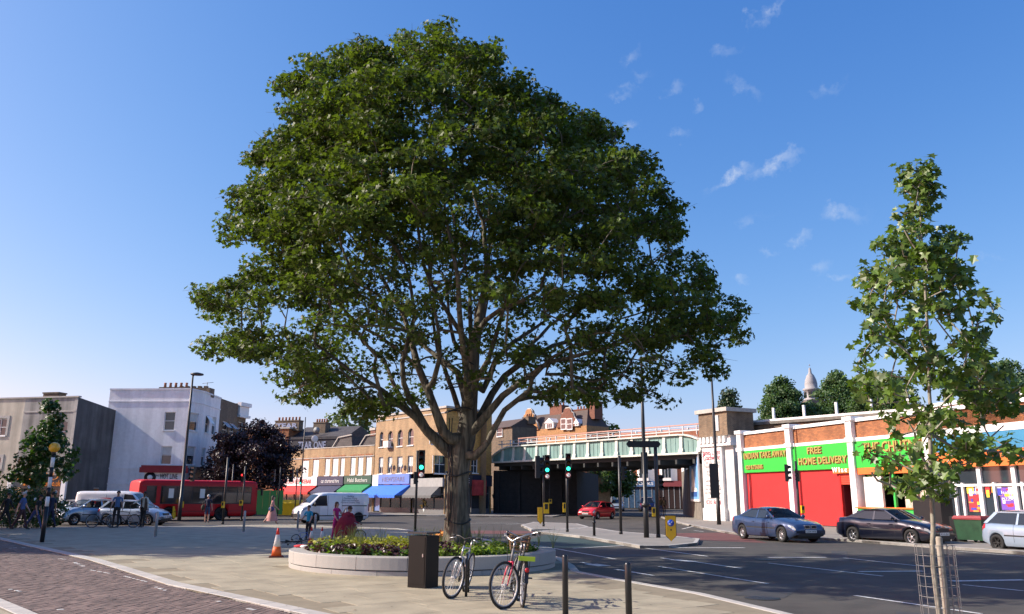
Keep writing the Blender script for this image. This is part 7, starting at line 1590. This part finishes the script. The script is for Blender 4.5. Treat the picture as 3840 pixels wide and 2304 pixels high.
person('person in navy top and navy jeans just right of the crossing post',G(11,470,418),-R90-.3,1.74,DNAVY,DNAVY,hair='dark',la=(.1,.4),ra=(-.2,.3),ll=(.2,.1),rl=(-.25,.2),sleeve=.55)
man=G(11,1110,412); person('dark haired man in a blue shirt standing with a bicycle',man,.4,1.82,cloth('mid_blue',(.075,.15,.30)),DK,SKIN,hair='dark',la=(.15,.2),ra=(.5,.4),ll=(.04,0),rl=(-.04,0),sleeve=.5)
man2=G(11,1370,410); person('man in a dark waistcoat over a cream shirt holding his bicycle',man2,-.3,1.80,CREAMC,DK,SK3,hair='dark',la=(.1,.1),ra=(.9,.2),ll=(.05,0),rl=(-.05,0),sleeve=1,coat=BROWNC,spread=.3)
wp=G(2,468,1226); person('white haired woman seen from behind in a navy top and denim shorts',wp,math.pi,1.66,DNAVY,cloth('denim_light',(.06,.09,.16)),SK2,hair='grey',la=(.0,.2),ra=(.0,.1),ll=(.03,0),rl=(-.06,.05),sleeve=.5,shorts=.8,girth=1.1)
bag('dark bag on the left shoulder of the white haired woman',(wp.x-.27,wp.y-.1,.92),0,(.2,.3,.36),OLIVE)
p=G(2,1000,1236); person('woman in a pink printed top and flowing skirt walking right across the plaza edge',p,R90+.2,1.66,PINKP,SK2,SK2,hair='dark',la=(.35,.5),ra=(-.3,.3),ll=(.38,.1),rl=(-.42,.35),sleeve=.3,shorts=.3,skirt=(1.0,.22,.34,cloth('skirt_print',(.52,.25,.22))),long_hair=True,shoes=SK2)
m=bag('denim jacket tied over the walking woman in the printed skirt',(p.x-.02,p.y-.18,.88),0,(.34,.16,.30),JEAN,'tied_jacket')
p=G(2,1105,1160); person('bare armed person in pink leaning over the yellow bin',(p.x+.1,p.y-.2,RZ),R90*1.2,1.62,cloth('rose',(.6,.2,.2)),SK2,SK2,hair='blond',la=(1.0,.3),ra=(.9,.4),ll=(.2,.1),rl=(-.3,.2),lean=.6,sleeve=.2,shorts=.2,shoes=cloth('sandal',(.2,.1,.06)))
p=G(12,520,548); boy=p; person('boy in a turquoise T shirt behind the planter with a cone at his knees',(p.x-.1,p.y+.1,0),-.25,1.30,TURQ,DK,SKIN,hair='dark',la=(.45,.6),ra=(.55,.6),ll=(.15,.1),rl=(-.05,.05),sleeve=.6,lean=.12)
p=G(12,745,545); person('girl in a magenta top raising her hand to her face',(p.x,p.y+.35,0),1.0,1.42,MAG,MAG,SK2,hair='brown',la=(.5,2.0),ra=(.3,.6),ll=(.05,0),rl=(-.1,.1),sleeve=.3,long_hair=True)
p=G(12,825,545); crouch=person('broad figure in dark red crouching beside the planter, seen from behind',(p.x+.05,p.y-.05,0),2.7,1.7,MARN,MARN,SKIN,hair='brown',la=(.9,.9),ra=(.9,.9),ll=(1.45,1.75),rl=(1.3,1.75),lean=.55,sleeve=1,girth=1.35)
m=MB(); n=18; vs=[]
for i in range(9):
    ph=math.pi*i/8; z=.50-.50*math.cos(ph)*-1 if False else .48+.50*math.cos(ph)
    for a in range(n): th=2*math.pi*a/n; r=math.sin(ph)**.7*(1+.05*math.sin(th*4+i)); vs.append((.40*r*math.cos(th),-.16+.40*r*math.sin(th)-.10*math.cos(ph),max(z,.01)))
m.add(vs,[(i*n+a,(i+1)*n+a,(i+1)*n+(a+1)%n,i*n+(a+1)%n) for i in range(8) for a in range(n)],0,True); m.build('dress',MARN,crouch)
p=G(6,592,1200); person('dark haired woman in a grey jacket walking in front of the lettered pillar',p,.3,1.68,cloth('speckled_grey',(.2,.19,.18)),DK,SK2,hair='dark',la=(-.2,.4),ra=(.2,.9),ll=(.2,.1),rl=(-.2,.25),sleeve=1)
for i,(x,lab,tp_) in enumerate([(85,'person in an olive coat walking away under the right end of the bridge',OLIVE),(112,'person with a pale rucksack following under the right end of the bridge',cloth('khaki',(.16,.14,.07)))]):
    p=G(6,x,1172-i*6); person(lab,p,math.pi-.3,1.74,tp_,JEAN if i==0 else BROWNC,hair='brown',la=(.3,.3),ra=(-.3,.3),ll=(.3,.1),rl=(-.3,.3),sleeve=1)
    if i==1: bag('pale khaki rucksack on the second walker under the bridge',(p.x+.0,p.y-.22,1.2),0,(.36,.24,.5),cloth('khaki_light',(.28,.24,.13)),'rucksack')
p=G(4,372,915); person('seated person in white at the cafe just right of the trunk',(p.x,p.y,0),-.6,1.65,cloth('white',(.6,.58,.55)),DK,SK2,hair='brown',la=(.6,1.2),ra=(.4,.8),ll=(1.5,1.5),rl=(1.4,1.5),sleeve=.5)
m=MB(); m.box((0,0,.40),(.42,.42,.05)); 
t=thing('cafe_chair','dark cafe chair under the seated person in white','chair',(p.x,p.y+.05,0),-.6,'cafe chairs outside the bar'); m.build('seat',BLACK,t); m=MB(); m.box((0,.22,.68),(.4,.04,.36)); m.build('backrest',BLACK,t)
for sx in (-1,1):
    for sy in (-1,1): put('leg',lg,t,(sx*.18,sy*.18,-.07))
p=G(3,1225,915); person('person in yellow and black standing among the flower tubs',(p.x,p.y+.6,0),.4,1.6,cloth('ochre',(.5,.35,.08)),DK,SKIN,hair='dark',la=(.5,.6),ra=(.3,.5),ll=(.1,0),rl=(-.1,0),sleeve=.5)

# ================================================================ BICYCLES
RIMS=M('bike_rim',(.40,.41,.42),.55,.35,var=.05); TYRE=M('bike_tyre',(.02,.02,.02),.8); SADM=M('saddle_black',(.015,.015,.015),.6)
WHEELC={}
def bwheel(par,pos,R,rz=0.,nsp=28,tyre=.021):
    key=(round(R,3),nsp,tyre)
    if key not in WHEELC:
        a=MB(); a.tube([(R*math.cos(t),0,R*math.sin(t)) for t in np.linspace(0,6.2832,37)[:-1]],tyre,7,0,False,True)
        b=MB(); b.tube([((R-tyre-.012)*math.cos(t),0,(R-tyre-.012)*math.sin(t)) for t in np.linspace(0,6.2832,37)[:-1]],.014,5,0,False,True)
        c=MB()
        for i in range(nsp): t=6.2832*i/nsp; c.beam((.02*math.cos(t+.8),.025*(-1)**i,.02*math.sin(t+.8)),((R-.03)*math.cos(t),0,(R-.03)*math.sin(t)),.0035)
        c.lathe([(.022,-.05),(.022,.05)],8,(0,0,0),'y'); WHEELC[key]=(a.mesh('wheel',TYRE),b.mesh('rim',RIMS),c.mesh('spokes',RIMS))
    a,b,c=WHEELC[key]; w_=put('wheel',a,par,pos,(0,random.random(),rz)); put('rim',b,w_); stuff(put('spokes',c,w_)); return w_
def bike(label,loc,rz,lean=0.,steer=0.,frame=None,fork=None,s=1.,bars='flat',guards=None,basket=None,saddle=SADM,rack=False,front_guard=True,extra=None,lying=False,cat='bicycle',sag=0):
    t=thing('bicycle',label,cat,loc,rz); t.rotation_euler=(lean,0,rz); t.scale=(s,s,s); R=.34; frame=frame or BLACK; fork=fork or frame
    bb=Vector((-.06,0,.29)); st=Vector((-.21,0,.80)); rh=Vector((-.50,0,R)); ht=Vector((.36,0,.88)); hb=Vector((.41,0,.70)); fh=Vector((.57,0,R))
    m=MB(); 
    for a,b_,r in ((bb,st,.017),(st*.96+Vector((0,0,.03)),ht-Vector((0,0,.04)),.016),(bb,hb,.02),(ht,hb,.02),(bb,rh,.011),(st-Vector((0,0,.06)),rh,.009)): m.tube([a,b_],r,8)
    m.build('frame',frame,t); bwheel(t,rh,R)
    # steered group: fork, front wheel, bars
    ax=(ht-hb).normalized(); Q=Matrix.Translation(hb)@Matrix.Rotation(steer,4,ax)@Matrix.Translation(-hb); X=lambda v: Q@Vector(v)
    m=MB()
    for y in (-.055,.055): m.tube([X(hb+Vector((0,y*.7,-.02))),X((.46,y,.58)),X(fh+Vector((0,y,0)))],[.015,.014,.010],7)
    m.tube([X(hb+Vector((0,-.05,-.02))),X(hb+Vector((0,.05,-.02)))],.018,7); m.build('fork',fork,t)
    w_=bwheel(t,X(fh),R); w_.rotation_euler=(0,0,0); w_.matrix_local=Matrix.Translation(X(fh))@Matrix.Rotation(steer,4,ax)@Matrix.Rotation(random.random(),4,'Y')
    m=MB(); top=ht+ax*.12; m.tube([X(ht),X(top)],.013,7)
    if bars=='flat': hbp=[(.0,-.30,.03),(.03,-.12,.04),(.04,0,0),(.03,.12,.04),(.0,.30,.03)]
    else: hbp=[(-.18,-.28,.10),(-.04,-.25,.11),(.05,-.08,.04),(.05,0,0),(.05,.08,.04),(-.04,.25,.11),(-.18,.28,.10)]
    m.tube([X(top+Vector(q)) for q in hbp],.0125,7); hbar=m.build('handlebar',STEEL if bars!='flat' else BLACK,t)
    for e in (0,-1): a=top+Vector(hbp[e]); b_=top+Vector(hbp[1 if e==0 else -2]); m=MB(); m.tube([X(a),X(a+(b_-a)*.5)],.019,7); m.build('grip',RUBBER,hbar); m=MB(); m.tube([X(a+(b_-a)*.6),X(a+(b_-a)*.6+Vector((.04,0,-.03))),X(a+Vector((.07,0,-.05)))],.007,5); m.build('brake_lever',STEEL,hbar)
    for q in (-.05,.05): m=MB(); m.tube([X(top+Vector((.03,q*3,.02))),X(top+Vector((.12,q,.02))),X(hb+Vector((.07,q*.5,.05))),X(hb+Vector((.05,q*.3,-.1)))],.004,4); m.build('brake_cable',RUBBER,t)
    m=MB(); m.tube([st,st+Vector((-.03,0,.14))],.013,7); m.build('seat_post',STEEL,t)
    m=MB(); m.add([(x,y*w0,z) for x,w0,z in ((-.19,.075,.985),(-.1,.07,.975),(.0,.03,.975),(.1,.018,.97)) for y in (-1,1)]+[(x,0,z) for x,z in ((-.19,1.0),(-.1,.995),(.0,.99),(.1,.98))],[(0,2,9,8),(2,4,10,9),(4,6,11,10),(3,1,8,9),(5,3,9,10),(7,5,10,11),(1,0,8),(6,7,11),(0,1,3,2),(2,3,5,4),(4,5,7,6)],0,True); m.build('saddle',saddle,t,(-.21,0,-.005 if not sag else -.03))
    m=MB(); m.lathe([(.095,-.006),(.095,.006)],20,(bb.x,-.05,bb.z),'y'); m.build('chainring',BLACK,t)
    for sd in (1,-1): m=MB(); e=bb+Vector((.12*sd,-.07*sd if False else .075*sd,-.12*sd)); m.beam(bb+Vector((0,.075*sd,0)),e,.02); m.build('crank',STEEL,t); m=MB(); m.box((e.x,e.y+.05*sd,e.z),(.09,.08,.02)); m.build('pedal',BLACK,t)
    m=MB(); m.beam(bb+Vector((0,-.05,.09)),rh+Vector((0,-.05,.035)),.008); m.beam(bb+Vector((0,-.05,-.09)),rh+Vector((0,-.05,-.035)),.008); stuff(m.build('chain',BLACK,t))
    if guards:
        m=MB(); 
        arcp=[(rh+Vector((math.cos(a)*(R+.03),0,math.sin(a)*(R+.03)))) for a in np.linspace(.4,3.0,14)]
        for a,b_ in zip(arcp[:-1],arcp[1:]): m.beam(a,b_,.06,.006)
        m.build('mudguard',guards,t)
    if rack: m=MB(); m.b2(-.68,-.28,-.07,.07,.735,.75); m.beam((-.65,-.06,.735),rh+Vector((0,-.06,0)),.01); m.beam((-.65,.06,.735),rh+Vector((0,.06,0)),.01); m.build('rack',BLACK,t)
    if basket:
        m=MB(); c0=X((.52,0,.80)); 
        for z,wx,wy in ((0,.11,.14),(.06,.118,.15),(.12,.126,.16),(.18,.134,.17),(.24,.142,.18)): m.tube([(c0.x+sx*wx,c0.y+sy*wy,c0.z+z) for sx,sy in ((-1,-1),(1,-1),(1,1),(-1,1))],.012,5,0,False,True)
        for i in range(7):
            for sy in (-1,1): x=-.11+.22*i/6; m.beam((c0.x+x,c0.y+sy*.14,c0.z),(c0.x+x*1.29,c0.y+sy*.18,c0.z+.24),.012)
            y=-.14+.28*i/6
            for sx in (-1,1): m.beam((c0.x+sx*.11,c0.y+y,c0.z),(c0.x+sx*.142,c0.y+y*1.28,c0.z+.24),.012)
        m.b2(c0.x-.11,c0.x+.11,c0.y-.14,c0.y+.14,c0.z-.005,c0.z+.005); stuff(m.build('basket',basket,t))
    return t
def foot(contact,rz,lean,front=True,s=1.):      # root position from the point where the front (or rear) tyre meets the ground
    x=(.57 if front else -.50)*s; return (contact.x-x*math.cos(rz),contact.y-x*math.sin(rz),.0)
GREYF=M('frame_silver',(.42,.44,.45),.3,.6,var=.05); REDF=M('frame_red',(.55,.03,.07),.35,var=.05)
a1=rad(-100); c_=G(13,585,1062); bike('silver grey bicycle leaning to the right against a dark stand by the litter bin',foot(c_,a1,0),a1,-.2,-.33,GREYF,GREYF,.98)
p=G(13,765,1047); t=thing('cycle_stand','dark steel cycle stand post with a ring beside the grey bicycle','cycle stand',p); zt=V(13,745,560,p.y).z; m=MB(); m.tube([(0,0,0),(0,0,zt-.08),(0,.03,zt-.02),(0,.1,zt),(0,.55,zt),(0,.65,zt-.1),(0,.65,0)],.024,9); m.build('hoop',BST,t); m=MB(); m.tube([(.06+.05*math.cos(u),-.01,zt*.56+.06*math.sin(u)) for u in np.linspace(0,6.28,13)[:-1]],.008,5,0,False,True); m.build('ring',BST,t)
a2=rad(-103); c_=G(13,1200,1183); bike('red forked bicycle with pale tyres standing nearest to the camera',foot(c_,a2,0),a2,-.12,-.5,M('frame_grey',(.35,.35,.36),.35,.4),REDF,1.0,'swept')
a3=rad(95); c_=G(13,1415,1165); b3=bike('black town bicycle with a basket and brown saddle, seen from its rear wheel',foot(c_,a3,0,False),a3,.07,.1,BLACK,BLACK,1.0,'swept',guards=BLACK,basket=M('wicker',(.13,.075,.035),.8,var=.2),saddle=M('saddle_brown',(.20,.07,.03),.45),rack=True)
m=MB(); m.box((-.72,0,.74),(.02,.26,.07)); m.build('rear_plate',M('plate_lime',(.45,.62,.03),.5),b3); m=MB(); m.lathe([(.035,0),(.035,.03)],10,(-.87,0,.58),'x'); m.build('rear_lamp',TAIL,b3)
c_=G(3,600,1150); bike('small child bicycle with orange grip behind the planter rim',(c_.x-.2,c_.y-1.2,0),.15,.05,.2,DARK,DARK,.62,'swept')
t=bike('child bicycle lying on its side left of the planter',(G(12,330,590).x,G(12,330,590).y,.12),.4,1.45,.3,BLACK,BLACK,.66); 
c_=G(12,455,555); bike('small blue child bicycle beside the boy in turquoise',(c_.x-.1,c_.y+.1,0),.5,.35,.3,M('frame_blue',(.03,.12,.5),.4),None,.45)
bike('pale framed bicycle standing in front of the man in the blue shirt',(man.x-.75,man.y+.1,0),.1,-.06,.3,GREYF,None,.97)
bike('dark bicycle held by the man in the waistcoat',(man2.x-.95,man2.y+.05,0),math.pi-.1,.06,.25,BLACK,GREYF,.97)
# red folded bag and litter on the planter rim, paint-free small things
p=G(12,445,600,.39); t=thing('red_cloth','crumpled red and white cloth lying on the left end of the planter rim','cloth',(p.x,p.y,.385)); m=MB(); m.sphere((0,0,.03),(.22,.13,.045),10); m.build('cloth_red',cloth('bright_red',(.5,.03,.04)),t); m=MB(); m.sphere((.1,-.1,.03),(.14,.08,.04),8); m.build('cloth_white',WHITE,t)
p=G(12,1780,560,.45); c=np.stack([rng.normal(p.x,.12,10),rng.normal(p.y,.1,10),rng.uniform(.5,.72,10)],1); P,nr,sz=clumps(c,8,.1,.8,.6,(.08,.13)); tag(stuff(put('orange_flowers',leaves('orange_flowers',P,nr,sz,FL[0],LEAF3))),'small burst of orange flowers at the left foot of the great tree','flowers')
# fallen leaves and specks on paving and road
mb=MB()
for i in range(260):
    x=random.uniform(-12,9); y=random.uniform(9,26); z=.006 if inside(plaza_pts,np.array([x]),np.array([y]))[0] else RZ+.012; r=random.uniform(.015,.04); a=random.uniform(0,6.28)
    mb.add([(x+r*math.cos(a+k*2.1)*random.uniform(.6,1.2),y+r*math.sin(a+k*2.1),z) for k in range(3)],[(0,1,2)])
stuff(tag(mb.build('fallen_leaves',M('dry_leaf',(.10,.075,.04),.8,island=.5)),'scattered dry leaf specks on the paving and road','leaves'))
